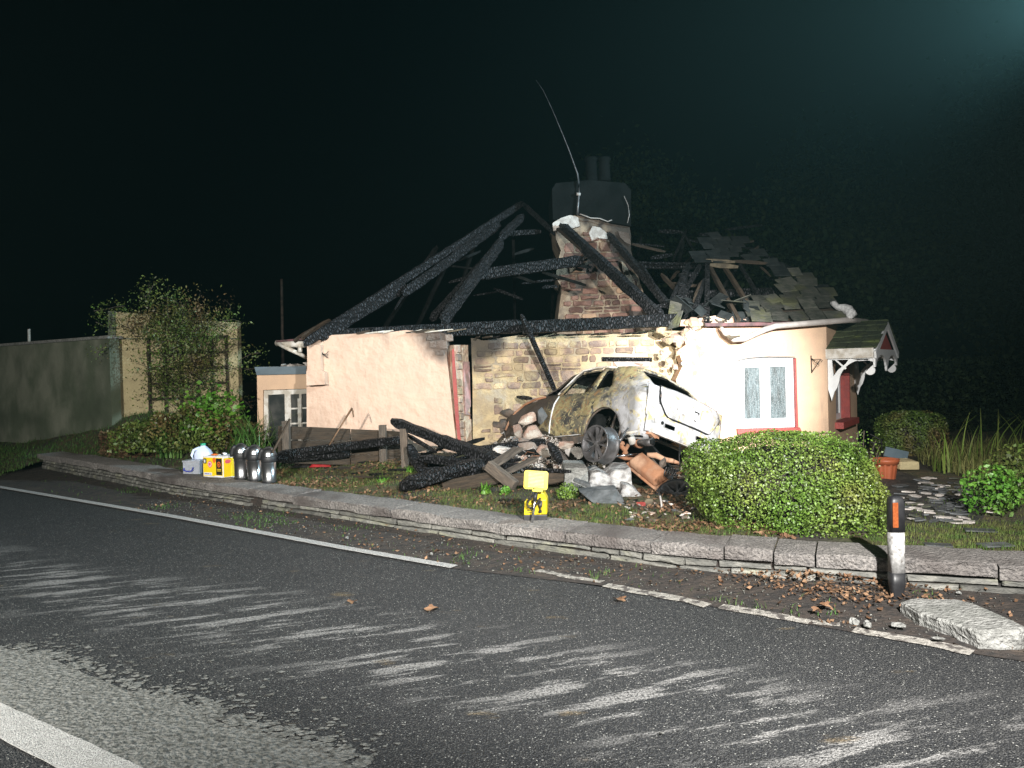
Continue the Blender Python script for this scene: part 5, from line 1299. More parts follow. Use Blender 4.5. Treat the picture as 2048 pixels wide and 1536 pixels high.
for k in range(150):
    a = random.gauss(1062, 48); c = 872 + abs(a - 1062) * .28 + random.uniform(0, 58)
    if a > 1178 or a < 955 or c > 950: continue
    p = ground_at(a, c); s_ = random.uniform(.04, .16)
    mt_ = random.choice(['chunk', 'chunk', 'chunk_white', 'chunk_dark', 'chunk_dark', 'stone', 'slate_clean'])
    o = rock('rubble_stone', p + Vector((0, 0, s_ * .15)), (s_, s_ * .8, s_ * .6), mt_, None, sub=1)
    tag(o, ('small ' if s_ < .08 else 'fist-sized ' if s_ < .12 else 'larger ') + {'chunk': 'pinkish', 'chunk_white': 'whitish plaster', 'chunk_dark': 'dark brown', 'stone': 'buff', 'slate_clean': 'grey slaty'}[mt_] + ' piece in the ' + ('left part of the rubble heap' if a < 1035 else 'middle of the rubble heap' if a < 1090 else 'rubble under the car sill'), 'rubble stone', 'rubble heap stones')
V = []; Q = []
for k in range(5200):
    a = random.gauss(1080, 66); c = 865 + abs(a - 1065) * .3 + random.uniform(0, 75)
    if a < 930 or a > 1240 or c > 975: continue
    p = ground_at(a, c); s_ = random.uniform(.006, .032); b0 = len(V)
    ax = [Vector([random.gauss(0, 1) for _ in range(3)]).normalized() * s_ for _ in range(4)]
    V += [p + v + Vector((0, 0, s_ * .6)) for v in ax]; Q += [(b0, b0 + 1, b0 + 2), (b0, b0 + 2, b0 + 3), (b0, b0 + 3, b0 + 1), (b0 + 1, b0 + 3, b0 + 2)]
o = fastmesh('fine_rubble', [tuple(v) for v in V], np.array(Q), 'chunk_white', None, origin=PY(1065, 900, 10.8)); tag(o, 'crumbled plaster and mortar spread over the rubble heap', 'rubble', kind='stuff')
# blocks and slabs below the car
def pblock(name, pxs, Y, d, mat, label, cat, group=None, jit=.006):
    f = [PY(a, c, Y + dy) for a, c, dy in pxs]
    b_ = [v + Vector((random.uniform(-.02, .02), d, random.uniform(0, .04))) for v in f]
    n_ = len(f)
    o = obj(name, f + b_, [tuple(range(n_)), tuple(range(2 * n_ - 1, n_ - 1, -1))] + [(i, (i + 1) % n_, n_ + (i + 1) % n_, n_ + i) for i in range(n_)], mat, None, recalc=True, origin=f[0])
    bm = bmesh.new(); bm.from_mesh(o.data); bmesh.ops.bevel(bm, geom=bm.edges[:], offset=.012, segments=1, affect='EDGES', profile=0.5); bmesh.ops.triangulate(bm, faces=bm.faces); bmesh.ops.subdivide_edges(bm, edges=bm.edges[:], cuts=2)
    for v in bm.verts: v.co += Vector((nz(v.co.x * 14, v.co.z * 14, 1), nz(v.co.x * 14, v.co.z * 14, 5), nz(v.co.x * 14, v.co.z * 14, 8))) * .014
    bm.to_mesh(o.data); bm.free()
    tag(o, label, cat, group); return o
pblock('plaster_block', [(1176, 975, -.05), (1182, 947, .1), (1200, 944, .1), (1216, 952, .1), (1230, 942, .1), (1262, 935, .1), (1264, 976, -.05)], 8.9, .5, 'ash_white', 'white ash-covered block lying below the loose wheel', 'masonry block')
pblock('plaster_block', [(1238, 1000, 0), (1246, 968, .1), (1262, 972, .1), (1292, 1000, .05), (1304, 1024, -.1), (1268, 1032, -.15), (1254, 1018, -.1)], 8.6, .5, 'ash_white', 'white cracked block leaning right of the dark slate slab', 'masonry block')
pblock('slate_slab', [(1158, 983, 0), (1232, 979, 0), (1246, 1002, -.1), (1254, 1025, -.25), (1222, 1020, -.25), (1192, 1012, -.2)], 8.35, .16, 'slate_clean', 'dark grey slate slab propped in front of the white blocks', 'slab')
pblock('concrete_step', [(1128, 986, -.1), (1130, 938, .1), (1176, 936, .1), (1178, 978, -.1)], 8.9, .6, 'concrete_slab', 'grey concrete step behind the yellow lamp', 'step')
pblock('slate_slab', [(1146, 963, 0), (1152, 958, 0), (1182, 972, -.1), (1180, 978, -.1)], 8.6, .05, 'slate_clean', 'thin dark slate leaning on the grey concrete step', 'slab')
o = rock('red_brick_lump', PY(1281, 1010, 8.2), (.12, .1, .11), 'red_paint', None); tag(o, 'red painted lump of render under the hanging wheel', 'rubble stone')
o = rock('ochre_lump', PY(1298, 1006, 8.25), (.11, .1, .1), 'wood_tan', None); tag(o, 'ochre lump right of the red painted lump', 'rubble stone')
for k in range(60):
    a = random.uniform(1255, 1390); c = random.uniform(1003, 1045); p = ground_at(a, c); s_ = random.uniform(.02, .07)
    o = rock('shard', p + Vector((0, 0, .01)), (s_ * 1.6, s_, s_ * .5), (mt_ := random.choice(['chunk_white', 'slate_clean', 'chunk_dark', 'soot', 'chunk'])), None, sub=1)
    tag(o, {'chunk_white': 'white plaster', 'slate_clean': 'grey slate', 'chunk_dark': 'brown stone', 'soot': 'soot-black', 'chunk': 'pinkish stone'}[mt_] + (' shard right beside the hedge foot' if a > 1330 else ' shard near the red lump under the car') + (', close to the coping' if c > 1025 else ''), 'shard', 'shards under the car')
tube_ = tube('bent_cable', [PY(1321, 1028, 8.0), PY(1323, 1010, 8.0), PY(1320, 992, 8.05)], .012, 'gutter', None, 6, origin=PY(1321, 1028, 8.0)); tag(tube_, 'grey bent cable sticking up under the car beside the hedge', 'cable')
# ------------------------------------------------------------------ charred timbers in the garden
def gb(p0, Y0, p1, Y1, w, h, label, mat='char', jag=.45, nm='charred_beam', bow=0, grp=None, cat='charred timber', seg=None):
    o = timber(nm, PY(*p0, Y0), PY(*p1, Y1), w, h, mat, None, jag=jag, bow=bow, seg=seg); tag(o, label, cat, grp); return o
gb((784, 842), 10.75, (1012, 932), 9.7, .10, .13, 'long charred rafter slanting down from the tall fence post to the heap', jag=.35)
gb((812, 868), 10.9, (872, 905), 10.5, .05, .05, 'thin charred batten below the long slanting rafter')
gb((556, 910), 11.08, (812, 878), 10.75, .12, .12, 'long charred beam running along the low board fence', jag=.4)
gb((546, 918), 11.05, (700, 908), 11.05, .12, .10, 'charred beam lying lowest along the board fence', jag=.55)
gb((872, 878), 10.7, (1010, 925), 10.0, .14, .16, 'thick charred beam crossing the middle of the heap', jag=.5)
gb((800, 974), 9.35, (965, 925), 9.6, .22, .17, 'fat blackened beam nearest the road, pointing left', jag=.6)
gb((818, 892), 10.3, (856, 955), 9.9, .12, .10, 'charred curved board standing against the fence post', jag=.5, bow=-.05)
gb((838, 916), 10.1, (950, 928), 9.9, .16, .10, 'charred plank behind the fat blackened beam', jag=.6)
gb((930, 905), 10.6, (1090, 884), 10.6, .10, .12, 'charred length under the rubble left of the car', jag=.6)
gb((850, 940), 9.8, (1000, 952), 9.5, .20, .08, 'flat burnt board on the ground in the middle of the heap', jag=.6)
gb((1036, 897), 9.9, (975, 938), 9.45, .17, .04, 'short brown plank tilted left, nearest the rubble', 'wood_grey', .12, 'plank', cat='plank')
gb((1070, 918), 9.6, (990, 955), 9.3, .15, .035, 'longer brown plank lying below the short tilted one', 'wood_grey', .12, 'plank', cat='plank')
gb((977, 930), 9.2, (1030, 972), 9.0, .10, .12, 'squared brown timber with a pale sawn end', 'wood_grey', .08, 'plank', cat='plank')
gb((886, 975), 9.35, (1010, 952), 9.2, .03, .16, 'dark board lying on edge in the shadow in front of the heap', 'wood_dark', .3, 'plank', cat='plank')
gb((1010, 960), 9.1, (1128, 955), 9.0, .03, .14, 'dark board lying on edge behind the yellow lamp', 'wood_dark', .3, 'plank', cat='plank')
gb((1046, 938), 9.1, (1142, 943), 8.95, .05, .045, 'charred pole lying level behind the yellow lamp head', jag=.4)
gb((1098, 888), 9.8, (1122, 925), 9.5, .09, .09, 'short charred stub standing under the car sill', jag=.5)
gb((1035, 794), 11.9, (1062, 797), 11.5, .06, .06, 'charred stub sticking out of the wall by the car front', jag=.4)
for k in range(26):
    a = random.uniform(835, 1010); c = random.uniform(905, 962)
    p = ground_at(a, c) + Vector((0, 0, random.uniform(.0, .12))); an = random.uniform(-.9, .9); L_ = random.uniform(.2, .6)
    d = Vector((math.cos(an), math.sin(an), random.uniform(-.15, .3))) * L_
    o = timber('charred_fragment', p, p + d, random.uniform(.04, .10), random.uniform(.03, .08), random.choice(['char', 'char', 'soot']), None, jag=.7); tag(o, ('longer' if L_ > .4 else 'short') + ' broken piece of charcoal-black wood ' + ('beside the tall grey post' if a < 890 else 'in the middle of the timber heap' if a < 950 else 'by the brown planks'), 'charred timber', 'burnt fragments in the timber heap')
for k in range(22):
    a = random.uniform(640, 800); c = random.uniform(925, 962)
    p = ground_at(a, c) + Vector((0, 0, .02)); an = random.uniform(-.5, .6); L_ = random.uniform(.15, .5)
    o = timber('charred_fragment', p, p + Vector((math.cos(an), math.sin(an), .02)) * L_, random.uniform(.03, .12), .03, random.choice(['char', 'soot', 'wood_dark']), None, jag=.7); tag(o, ('longer' if L_ > .32 else 'short') + ' flat charred scrap on the ground ' + ('right of the red cloth' if a < 720 else 'left of the tall grey post'), 'charred timber', 'burnt scraps by the fence')
wv = []
for k in range(46):
    a = random.gauss(1050, 60); c = random.uniform(868, 945)
    if a < 900 or a > 1170: continue
    p = ground_at(a, c + 8); p.z += random.uniform(.02, .10); an = random.uniform(0, 6.28); L_ = random.uniform(.12, .45)
    d = Vector((math.cos(an), math.sin(an) * .5, random.uniform(-.1, .5))) * L_
    if k % 3 == 0:
        o = tube('bent_wire', [p, p + d * .4 + Vector((0, 0, .06)), p + d * .8 + Vector((.03, 0, .02)), p + d], .005, random.choice(['iron', 'gutter', 'rust']), None, 5, origin=p); tag(o, 'thin bent wire sticking out of the rubble heap', 'wire', 'wires in the rubble heap')
    else:
        o = timber('splintered_lath', p, p + d, random.uniform(.015, .04), .012, random.choice(['char', 'wood_tan', 'wood_dark', 'rust']), None, jag=.6); tag(o, 'thin splintered lath poking out of the rubble heap', 'lath', 'laths in the rubble heap')
# fence of dark boards
fn = thing('board_fence', 'low fence of dark horizontal boards before the pink wall', 'fence', PY(690, 905, 11.2))
for (a0_, a1_, c0, c1) in ((556, 700, 906, 926), (702, 830, 909, 930), (556, 700, 852, 878), (702, 804, 858, 882), (556, 700, 880, 904), (702, 804, 884, 908)):
    px_slab('board', [(a0_, c1), (a0_, c0 + .5), ((a0_ + a1_) / 2, c0 + 2.5), (a1_, c0 + 6), (a1_, c1 + 4)], 11.2, .035, 'wood_dark', fn)
for (a, c0, c1) in ((573, 842, 906), (766, 850, 916)):
    timber('post', PY(a - 1, c0, 11.12), PY(a + 1, c1 + 8, 11.12), .10, .10, 'wood_grey', fn)
gb((807, 857), 10.6, (812, 948), 10.6, .10, .10, 'tall grey post standing among the charred beams', 'wood_grey', .04, 'fence_post', cat='post')
gb((580, 838), 10.4, (545, 905), 10.3, .07, .025, 'thin dark stake leaning beside the steel flasks', 'wood_dark', .2, 'leaning_stake', cat='stake')
o = tube('bent_stick', [PY(657, 893, 10.9), PY(680, 855, 10.95), PY(704, 816, 11.0), PY(705.5, 822, 10.98), PY(707, 834, 10.95)], [.010, .012, .018, .014, .010], 'twig', None, 6, origin=PY(657, 893, 10.9)); tag(o, 'tall bent dry stick rising before the pink wall', 'stick')
# red cloth and black bag on the ground
def cloth(name, c, sx, sy, sz, mat, label, cat):
    V = []; Fc = []; n_ = 12; sd = random.uniform(0, 50)
    for i in range(n_ + 1):
        for j in range(n_ + 1):
            u = i / n_ * 2 - 1; v = j / n_ * 2 - 1; r = max(abs(u), abs(v)); k = max(0, 1 - (u * u + v * v) * .6)
            V.append(Vector(c) + Vector((u * sx * (1 + .2 * nz(v * 3, sd)), v * sy, sz * k * (.75 + .8 * nz(u * 2.5, v * 2.5, sd)) * (1 if r < 1 else 0))))
    for i in range(n_):
        for j in range(n_): a = i * (n_ + 1) + j; Fc.append((a, a + n_ + 1, a + n_ + 2, a + 1))
    o = obj(name, V, Fc, mat, None, smooth=True, origin=c); tag(o, label, cat); return o
cloth('red_cloth', ground_at(644, 934) + Vector((0, 0, .01)), .155, .12, .17, 'red_cloth', 'crumpled bright red cloth lying before the board fence', 'cloth')
cloth('black_bag', ground_at(606, 935) + Vector((0, 0, .01)), .14, .12, .07, 'rubber', 'flat black bag lying left of the red cloth', 'bag')

# ================================================================== THINGS ON THE WALL
def on_wall(px, py, z=None):
    zz = CT + .006 if z is None else z
    p = PZ(px, py, zz)
    for _ in range(4): zz = CT + .004 + wz(p.x); p = PZ(px, py, zz)
    return p
for i, (a, c, lb) in enumerate(((481, 959, 'steel pump flask with black lid next to the yellow box'), (508, 962, 'middle steel pump flask of the three'), (536.5, 966, 'steel pump flask furthest from the yellow box, in full view'))):
    p = on_wall(a, c); p.y += .05
    s_ = 69 / F * p.y; r = 14.6 / F * p.y
    t = thing('pump_flask', lb, 'flask', p, 'steel pump flasks on the wall')
    lathe('base_ring', [(0, 0), (r * .98, 0), (r * 1.02, s_ * .03), (r * .99, s_ * .06), (0, s_ * .06)], 'rubber', t, 28, loc=p)
    lathe('body', [(r * .96, s_ * .055), (r * .97, s_ * .61), (0, s_ * .61)], 'steel', t, 32, loc=p, close=False)
    lathe('collar', [(r * .98, s_ * .60), (r * 1.04, s_ * .62), (r * 1.04, s_ * .75), (r * .98, s_ * .77), (0, s_ * .77)], 'rubber', t, 32, loc=p, close=False)
    lathe('lid', [(r * .90, s_ * .76), (r * .88, s_ * .84), (r * .74, s_ * .93), (r * .5, s_ * .98), (r * .2, s_), (0, s_)], 'steel', t, 28, loc=p, close=False)
    tube('handle', [p + Vector((r * .95 * math.cos(q) * 1.06, .01, s_ * (.74 + .29 * math.sin(q)))) for q in [k * math.pi / 10 for k in range(11)]], .012, 'rubber', t, 8)
    V = []
    q0 = p + Vector((-r * .98, -.0, s_ * .80))
    hood = []
    for k in range(7):
        q = k / 6 * math.pi / 2
        hood.append(p + Vector((-r * (.60 + .62 * math.cos(q)), -.01, s_ * (.66 + .30 * math.sin(q)))))
    tube('spout_hood', hood, [r * .28, r * .30, r * .32, r * .34, r * .34, r * .32, r * .2], 'rubber', t, 10)
# yellow drinks box
pc = on_wall(446.5, 957.5)
xL, xR = pc + Vector((-.345, .02, 0)), None
s_ = pc.y / F
d1 = Vector((-47.5 * s_, .14, 0)); d2 = Vector((20 * s_ + .045, .24, 0)); hB = 45 * s_
bx = thing('drinks_box', 'yellow printed cardboard box with white edges between the plastic tub and steel flasks', 'box', pc)
zv = Vector((0, 0, 1))
def wallface(name, o_, u, v, a0_, a1_, b0_, b1_, mat, lift, par=bx, rnd=0):
    n_ = u.cross(v).normalized()
    if n_.y > 0: n_ = -n_
    if rnd:
        cx_, cy_ = (a0_ + a1_) / 2, (b0_ + b1_) / 2; ul, vl = u.length, v.length
        pts_ = [(cx_ + (a1_ - a0_) / 2 * math.cos(k * math.pi / 10), cy_ + (b1_ - b0_) / 2 * math.sin(k * math.pi / 10)) for k in range(20)]
    else: pts_ = [(a0_, b0_), (a1_, b0_), (a1_, b1_), (a0_, b1_)]
    V = [o_ + u * a + v * b_ + n_ * lift for a, b_ in pts_]
    k = len(V); V += [q - n_ * .002 for q in V]
    return obj(name, V, [tuple(range(k)), tuple(range(2 * k - 1, k - 1, -1))] + [(i, (i + 1) % k, k + (i + 1) % k, k + i) for i in range(k)], mat, par, recalc=True)
Vb = [pc, pc + d1, pc + d1 + d2, pc + d2]; Vb += [v + zv * hB for v in Vb]
obj('carton', Vb, [(3, 2, 1, 0), (4, 5, 6, 7), (0, 1, 5, 4), (1, 2, 6, 5), (2, 3, 7, 6), (3, 0, 4, 7)], 'card_white', bx, recalc=True)
vz = zv * hB
wallface('yellow_panel', pc, d1, vz, .02, .985, .10, .93, 'card_yellow', .003)
wallface('yellow_panel', pc, d2, vz, .04, .98, .06, .90, 'card_yellow', .003)
wallface('black_panel', pc, d1, vz, .04, .33, .16, .90, 'print_black', .005)
wallface('orange_emblem', pc, d1, vz, .10, .27, .50, .76, 'print_orange', .007, rnd=1)
wallface('emblem_ring', pc, d1, vz, .13, .24, .545, .715, 'print_black', .009, rnd=1)
wallface('emblem_core', pc, d1, vz, .155, .215, .58, .68, 'print_orange', .011, rnd=1)
wallface('yellow_bar', pc, d1, vz, .08, .29, .40, .43, 'card_yellow', .007)
wallface('yellow_bar', pc, d1, vz, .08, .29, .33, .36, 'card_yellow', .007)
wallface('orange_emblem', pc, d1, vz, .34, .50, .70, .93, 'print_orange', .006, rnd=1)
wallface('pink_emblem', pc, d1, vz, .53, .75, .48, .78, 'print_pink', .006, rnd=1)
wallface('emblem_ring', pc, d1, vz, .56, .72, .53, .73, 'card_white', .008, rnd=1)
wallface('emblem_core', pc, d1, vz, .58, .70, .56, .70, 'print_pink', .010, rnd=1)
wallface('black_mark', pc, d1, vz, .81, .97, .66, .88, 'print_black', .006)
wallface('white_mark', pc, d1, vz, .86, .93, .70, .84, 'card_white', .008)
wallface('white_label', pc, d1, vz, .55, .96, .13, .26, 'card_white', .006)
wallface('white_label', pc, d1, vz, .02, .42, .0, .13, 'card_white', .006)
wallface('black_mark', pc, d2, vz, .60, .97, .38, .60, 'print_black', .006)
wallface('white_mark', pc, d2, vz, .72, .88, .42, .56, 'card_white', .008)
wallface('pink_emblem', pc, d2, vz, .10, .40, .66, .84, 'print_pink', .006, rnd=1)
for q0_, q1_ in ((.60, .66), (.68, .77), (.79, .91)): wallface('print_line', pc, d1, vz, q0_, q1_, .185, .215, 'blue_plastic', .008)
# odds and ends in the open top of the box
for nm, lb, cat, mt_, off_, sz in (('orange_packet', 'orange snack packet on top of the yellow box', 'packet', 'print_orange', (-.17, .14), (.13, .09, .03)), ('white_cup', 'white crumpled cup lid on top of the yellow box', 'cup lid', 'card_white', (-.05, .20), (.07, .06, .04)), ('white_wrapper', 'pale twisted wrapper on top of the yellow box', 'wrapper', 'old_white', (-.11, .10), (.09, .04, .02)), ('dark_packet', 'dark packet lying across the top of the yellow box', 'packet', 'rubber', (-.11, .21), (.22, .10, .015))):
    o = rock(nm, pc + Vector((off_[0], off_[1] + .02, hB + sz[2] * .45)), sz, mt_, None, rot=Matrix.Rotation(random.uniform(-.5, .5), 4, 'Z'), sub=2); tag(o, lb, cat)
# clear tub with blue handle
MT['clear_plastic'] = M('clear_plastic', (0.62, 0.64, 0.70), (0.5, 0.52, 0.58), 8, 0.25)
nt, N, L, b = parts(MT['clear_plastic']); b.inputs['Transmission Weight'].default_value = 0.55
MT['milk'] = M('translucent_milk_plastic', (0.62, 0.68, 0.86), (0.56, 0.62, 0.80), 8, 0.3)
p = on_wall(382, 949); s_ = p.y / F
tb_ = thing('plastic_tub', 'clear plastic tub with blue clip handle left of the yellow box', 'tub', p)
x0, x1 = -17 * s_, 17 * s_; dpt = .24; hT = 28 * s_
for nm, lo, hi in (('side', (x0, 0, 0), (x1, .006, hT)), ('side', (x0, dpt, 0), (x1, dpt + .006, hT)), ('side', (x0, 0, 0), (x0 + .006, dpt, hT)), ('side', (x1 - .006, 0, 0), (x1, dpt, hT)), ('bottom', (x0, 0, 0), (x1, dpt, .006)), ('lid', (x0 - .008, -.008, hT * .88), (x1 + .008, dpt + .01, hT))):
    box(nm, p + Vector(lo) + Vector((0, .02, 0)), p + Vector(hi) + Vector((0, .02, 0)), 'clear_plastic', tb_, bev=.003)
tube('handle', [p + Vector((-13.5 * s_, .0, 13 * s_)), p + Vector((-13 * s_, -.02, 9 * s_)), p + Vector((-6 * s_, -.03, 7 * s_)), p + Vector((2 * s_, -.03, 7 * s_)), p + Vector((4 * s_, -.02, 9 * s_)), p + Vector((4.5 * s_, .0, 14 * s_))], .009, 'blue_plastic', tb_, 8)
for k in range(6):
    o = rock('sachets', p + Vector((random.uniform(x0 + .04, x1 - .04), random.uniform(.05, .2), .03 + .012 * k)), (.08, .05, .02), 'card_white', tb_, sub=1)
# milk jug behind it
pj = p + Vector((8 * s_, .33, 0)); hj = 57 * s_; rj = 17.5 * s_
mk = thing('milk_jug', 'large plastic milk jug with green cap behind the tub', 'jug', pj)
V = []; Fc = []; rows = [(0, .92), (.05, 1), (.55, 1), (.66, .98), (.76, .82), (.86, .52), (.93, .27), (.97, .24)]
for z, k in rows:
    for q in range(20):
        t = 2 * math.pi * q / 20; cx_ = math.copysign(abs(math.cos(t)) ** .6, math.cos(t)); cy_ = math.copysign(abs(math.sin(t)) ** .6, math.sin(t))
        V.append(pj + Vector((cx_ * rj * k, cy_ * rj * .8 * k, z * hj)))
for r_ in range(len(rows) - 1):
    for q in range(20): Fc.append((r_ * 20 + q, r_ * 20 + (q + 1) % 20, (r_ + 1) * 20 + (q + 1) % 20, (r_ + 1) * 20 + q))
Fc.append(tuple(range(19, -1, -1))); Fc.append(tuple(range((len(rows) - 1) * 20, len(rows) * 20)))
obj('bottle', V, Fc, 'milk', mk, smooth=True)
tube('handle', [pj + Vector((-rj * .3, -rj * .3, hj * .88)), pj + Vector((-rj * .85, -rj * .7, hj * .80)), pj + Vector((-rj * 1.02, -rj * .85, hj * .62)), pj + Vector((-rj * .9, -rj * .85, hj * .45))], .020, 'milk', mk, 10)
MT['green_cap'] = M('green_cap', (0.05, 0.45, 0.25), None, 5, 0.4)
lathe('cap', [(0, hj * .95), (rj * .30, hj * .95), (rj * .30, hj * 1.02), (0, hj * 1.02)], 'green_cap', mk, 20, loc=pj)

# yellow work lamp
MT['yellow_pale'] = M('sun_bleached_yellow', (0.80, 0.70, 0.10), (0.80, 0.72, 0.22), 9, 0.4)
p = on_wall(1071, 1042); s_ = p.y / F
lm = thing('work_lamp', 'yellow portable battery work lamp with coiled black lead standing on the coping', 'work lamp', p)
def lbox(nm, lo, hi, mat, bev): return box(nm, p + Vector(lo), p + Vector(hi), mat, lm, bev=bev)
w2 = 23 * s_; dd = .16
lbox('foot', (-w2 - .004, 0, 0), (w2 + .004, dd, 12 * s_), 'rubber', .006)
bm = bmesh.new()
prf = [(-w2, 12 * s_), (w2, 12 * s_), (w2 + .004, 44 * s_), (w2 - .02, 54 * s_), (w2 - .055, 58 * s_), (w2 * .15, 56 * s_), (w2 * .05, 44 * s_), (-w2 * .5, 40 * s_), (-w2 + .01, 40 * s_)]
vs = [bm.verts.new(p + Vector((a, .01, z))) for a, z in prf]; f_ = bm.faces.new(vs)
r_ = bmesh.ops.extrude_face_region(bm, geom=[f_]); bmesh.ops.translate(bm, verts=[g for g in r_['geom'] if isinstance(g, bmesh.types.BMVert)], vec=(0.02, dd - .02, 0))
bmesh.ops.bevel(bm, geom=bm.edges[:], offset=.007, segments=2, affect='EDGES', profile=0.5)
bmobj('battery_case', bm, 'yellow', lm)
lbox('case_rib', (w2 * .55, -.004, 14 * s_), (w2 * .95, .012, 42 * s_), 'yellow', .004)
for k in range(4): lbox('case_slot', (-w2 * .75, .006, (16 + 5 * k) * s_), (-w2 * .2, .012, (17.3 + 5 * k) * s_), 'rubber', 0)
# head, seen from its ribbed back
hc = p + Vector((-1 * s_ + .018, -.03, 0)); hc.z = 1.7 + (739 - 960) * s_
hw, hh = 24 * s_, 18.5 * s_; tl = Matrix.Rotation(math.radians(5), 4, 'Y') @ Matrix.Rotation(math.radians(-8), 4, 'X')
HM = Matrix.Translation(hc) @ tl
def hb_(nm, lo, hi, mat, bev, par=lm): 
    bm = bmesh.new(); bmesh.ops.create_cube(bm, size=1)
    for v in bm.verts: v.co = Vector([(lo[i] + hi[i]) / 2 + v.co[i] * (hi[i] - lo[i]) for i in range(3)])
    if bev: 
        ed = [e for e in bm.edges if abs((e.verts[0].co - e.verts[1].co).y) > 1e-4] 
        bmesh.ops.bevel(bm, geom=ed, offset=bev, segments=5, affect='EDGES', profile=0.5)
    return bmobj(nm, bm, mat, par, mw=HM)
hd = hb_('lamp_head', (-hw, 0, -hh), (hw, .06, hh), 'yellow', .024)
hb_('head_back', (-hw * .93, -.010, -hh * .92), (hw * .93, .0, hh * .92), 'yellow', .030)
for k in range(11):
    z = -hh * .72 + hh * 1.44 * k / 10
    hb_('cooling_rib', (-hw * .66, -.022, z - .0035), (hw * .66, -.012, z + .0035), 'yellow_pale', 0)
for sx_ in (-1, 0, 1):
    for sz_ in (-1, 1): hb_('screw', (sx_ * hw * .82 - .004, -.019, sz_ * hh * .80 - .004), (sx_ * hw * .82 + .004, -.012, sz_ * hh * .80 + .004), 'rubber', 0)
hb_('front_lens', (-hw * .86, .058, -hh * .84), (hw * .86, .066, hh * .84), 'clear_plastic', .02)
hb_('hinge', (-hw * .25, -.03, -hh * 1.22), (hw * .6, .03, -hh * .98), 'yellow', .004)
q0 = hc + Vector((.0, -.03, -hh * 1.02)); q1 = PY(1063, 1053, p.y - .09); q2 = PY(1061.5, 1064, p.y - .095)
tube('pole_tube', [q0, q1], .0125, 'chrome', lm, 12)
tube('pole_foot', [q1.lerp(q0, .04), q2], .0165, 'rubber', lm, 12)
tube('pole_clamp', [q0.lerp(q1, .08), q0.lerp(q1, .30)], .020, 'rubber', lm, 10)
# coiled lead
path = [PY(*v, p.y - .06) for v in ((1068, 976), (1066, 988), (1064, 994), (1058, 1000), (1055, 1006), (1056, 1012), (1061, 1016), (1067, 1015), (1073, 1009), (1078, 1002), (1081, 996))]
def resample(pts, n_):
    d = [0]
    for a, b2 in zip(pts, pts[1:]): d.append(d[-1] + (b2 - a).length)
    out = []
    for k in range(n_):
        t = d[-1] * k / (n_ - 1); i = 0
        while i < len(pts) - 2 and d[i + 1] < t: i += 1
        out.append(pts[i].lerp(pts[i + 1], (t - d[i]) / (d[i + 1] - d[i] + 1e-9)))
    return out
rp = resample(path[2:], 260); co = []
for k, q in enumerate(rp):
    tn = (rp[min(k + 1, 259)] - rp[max(k - 1, 0)]).normalized(); n1 = tn.cross(Vector((0, 1, 0))).normalized(); n2 = Vector((0, 1, 0))
    a_ = k / 260 * 2 * math.pi * 26; co.append(q + n1 * .011 * math.cos(a_) + n2 * .011 * math.sin(a_))
tube('coiled_lead', co, .0038, 'rubber', lm, 5)
tube('lead_tail', path[:3], .006, 'rubber', lm, 6)
rock('plug', PY(1081, 1008, p.y - .03), (.035, .03, .08), 'rubber', lm, rot=Matrix.Rotation(.1, 4, 'Y'))
lathe('switch_knob', [(0, 0), (.013, 0), (.015, .02), (0, .022)], 'rubber', lm, 14, mw=Matrix.Translation(PY(1080.5, 1022, p.y - .0)) @ Matrix.Rotation(math.pi / 2, 4, 'X'))
tube('plug_strap', [PY(1081, 1012, p.y - .03), PY(1080.5, 1022, p.y - .02)], .006, 'rubber', lm, 6)

# marker post
pb = PZ(1794, 1197, .01); s_ = pb.y / F
mk_ = thing('marker_post', 'black and white plastic verge marker post with orange reflector before the stone wall', 'marker post', pb)
def rsec(w, d, z, n_=20, off_=Vector()):
    out = []
    for k in range(n_):
        t = 2 * math.pi * k / n_; cx_ = math.copysign(abs(math.cos(t)) ** .55, math.cos(t)); cy_ = math.copysign(abs(math.sin(t)) ** .55, math.sin(t))
        out.append(pb + off_ + Vector((cx_ * w, cy_ * d, z)))
    return out
def rstack(nm, secs, mat, par=mk_):
    V = [v for s__ in secs for v in s__]; k = len(secs[0]); Fc = []
    for i in range(len(secs) - 1):
        for q in range(k): Fc.append((i * k + q, i * k + (q + 1) % k, (i + 1) * k + (q + 1) % k, (i + 1) * k + q))
    Fc.append(tuple(range(k - 1, -1, -1))); Fc.append(tuple((len(secs) - 1) * k + q for q in range(k)))
    return obj(nm, V, Fc, mat, par, smooth=True)
w_ = 15 * s_
rstack('post_base', [rsec(w_ * .72, .03, -.05), rsec(w_ * .78, .034, 8 * s_), rsec(w_ * .98, .045, 30 * s_), rsec(w_ * 1.0, .046, 54 * s_)], 'dull_black')
rstack('post_shaft', [rsec(w_ * .97, .044, 54 * s_), rsec(w_ * .97, .044, 100 * s_), rsec(w_ * .97, .044, 137 * s_)], 'post_white')
rstack('post_cap', [rsec(w_ * 1.02, .048, 136 * s_), rsec(w_ * 1.02, .048, 190 * s_), rsec(w_ * .96, .045, 199 * s_), rsec(w_ * .78, .036, 205 * s_), rsec(w_ * .4, .018, 207.5 * s_)], 'dull_black')
box('reflector', pb + Vector((-w_ * .86, -.054, 146 * s_)), pb + Vector((-w_ * .14, -.044, 196 * s_)), 'orange', mk_, bev=.003)
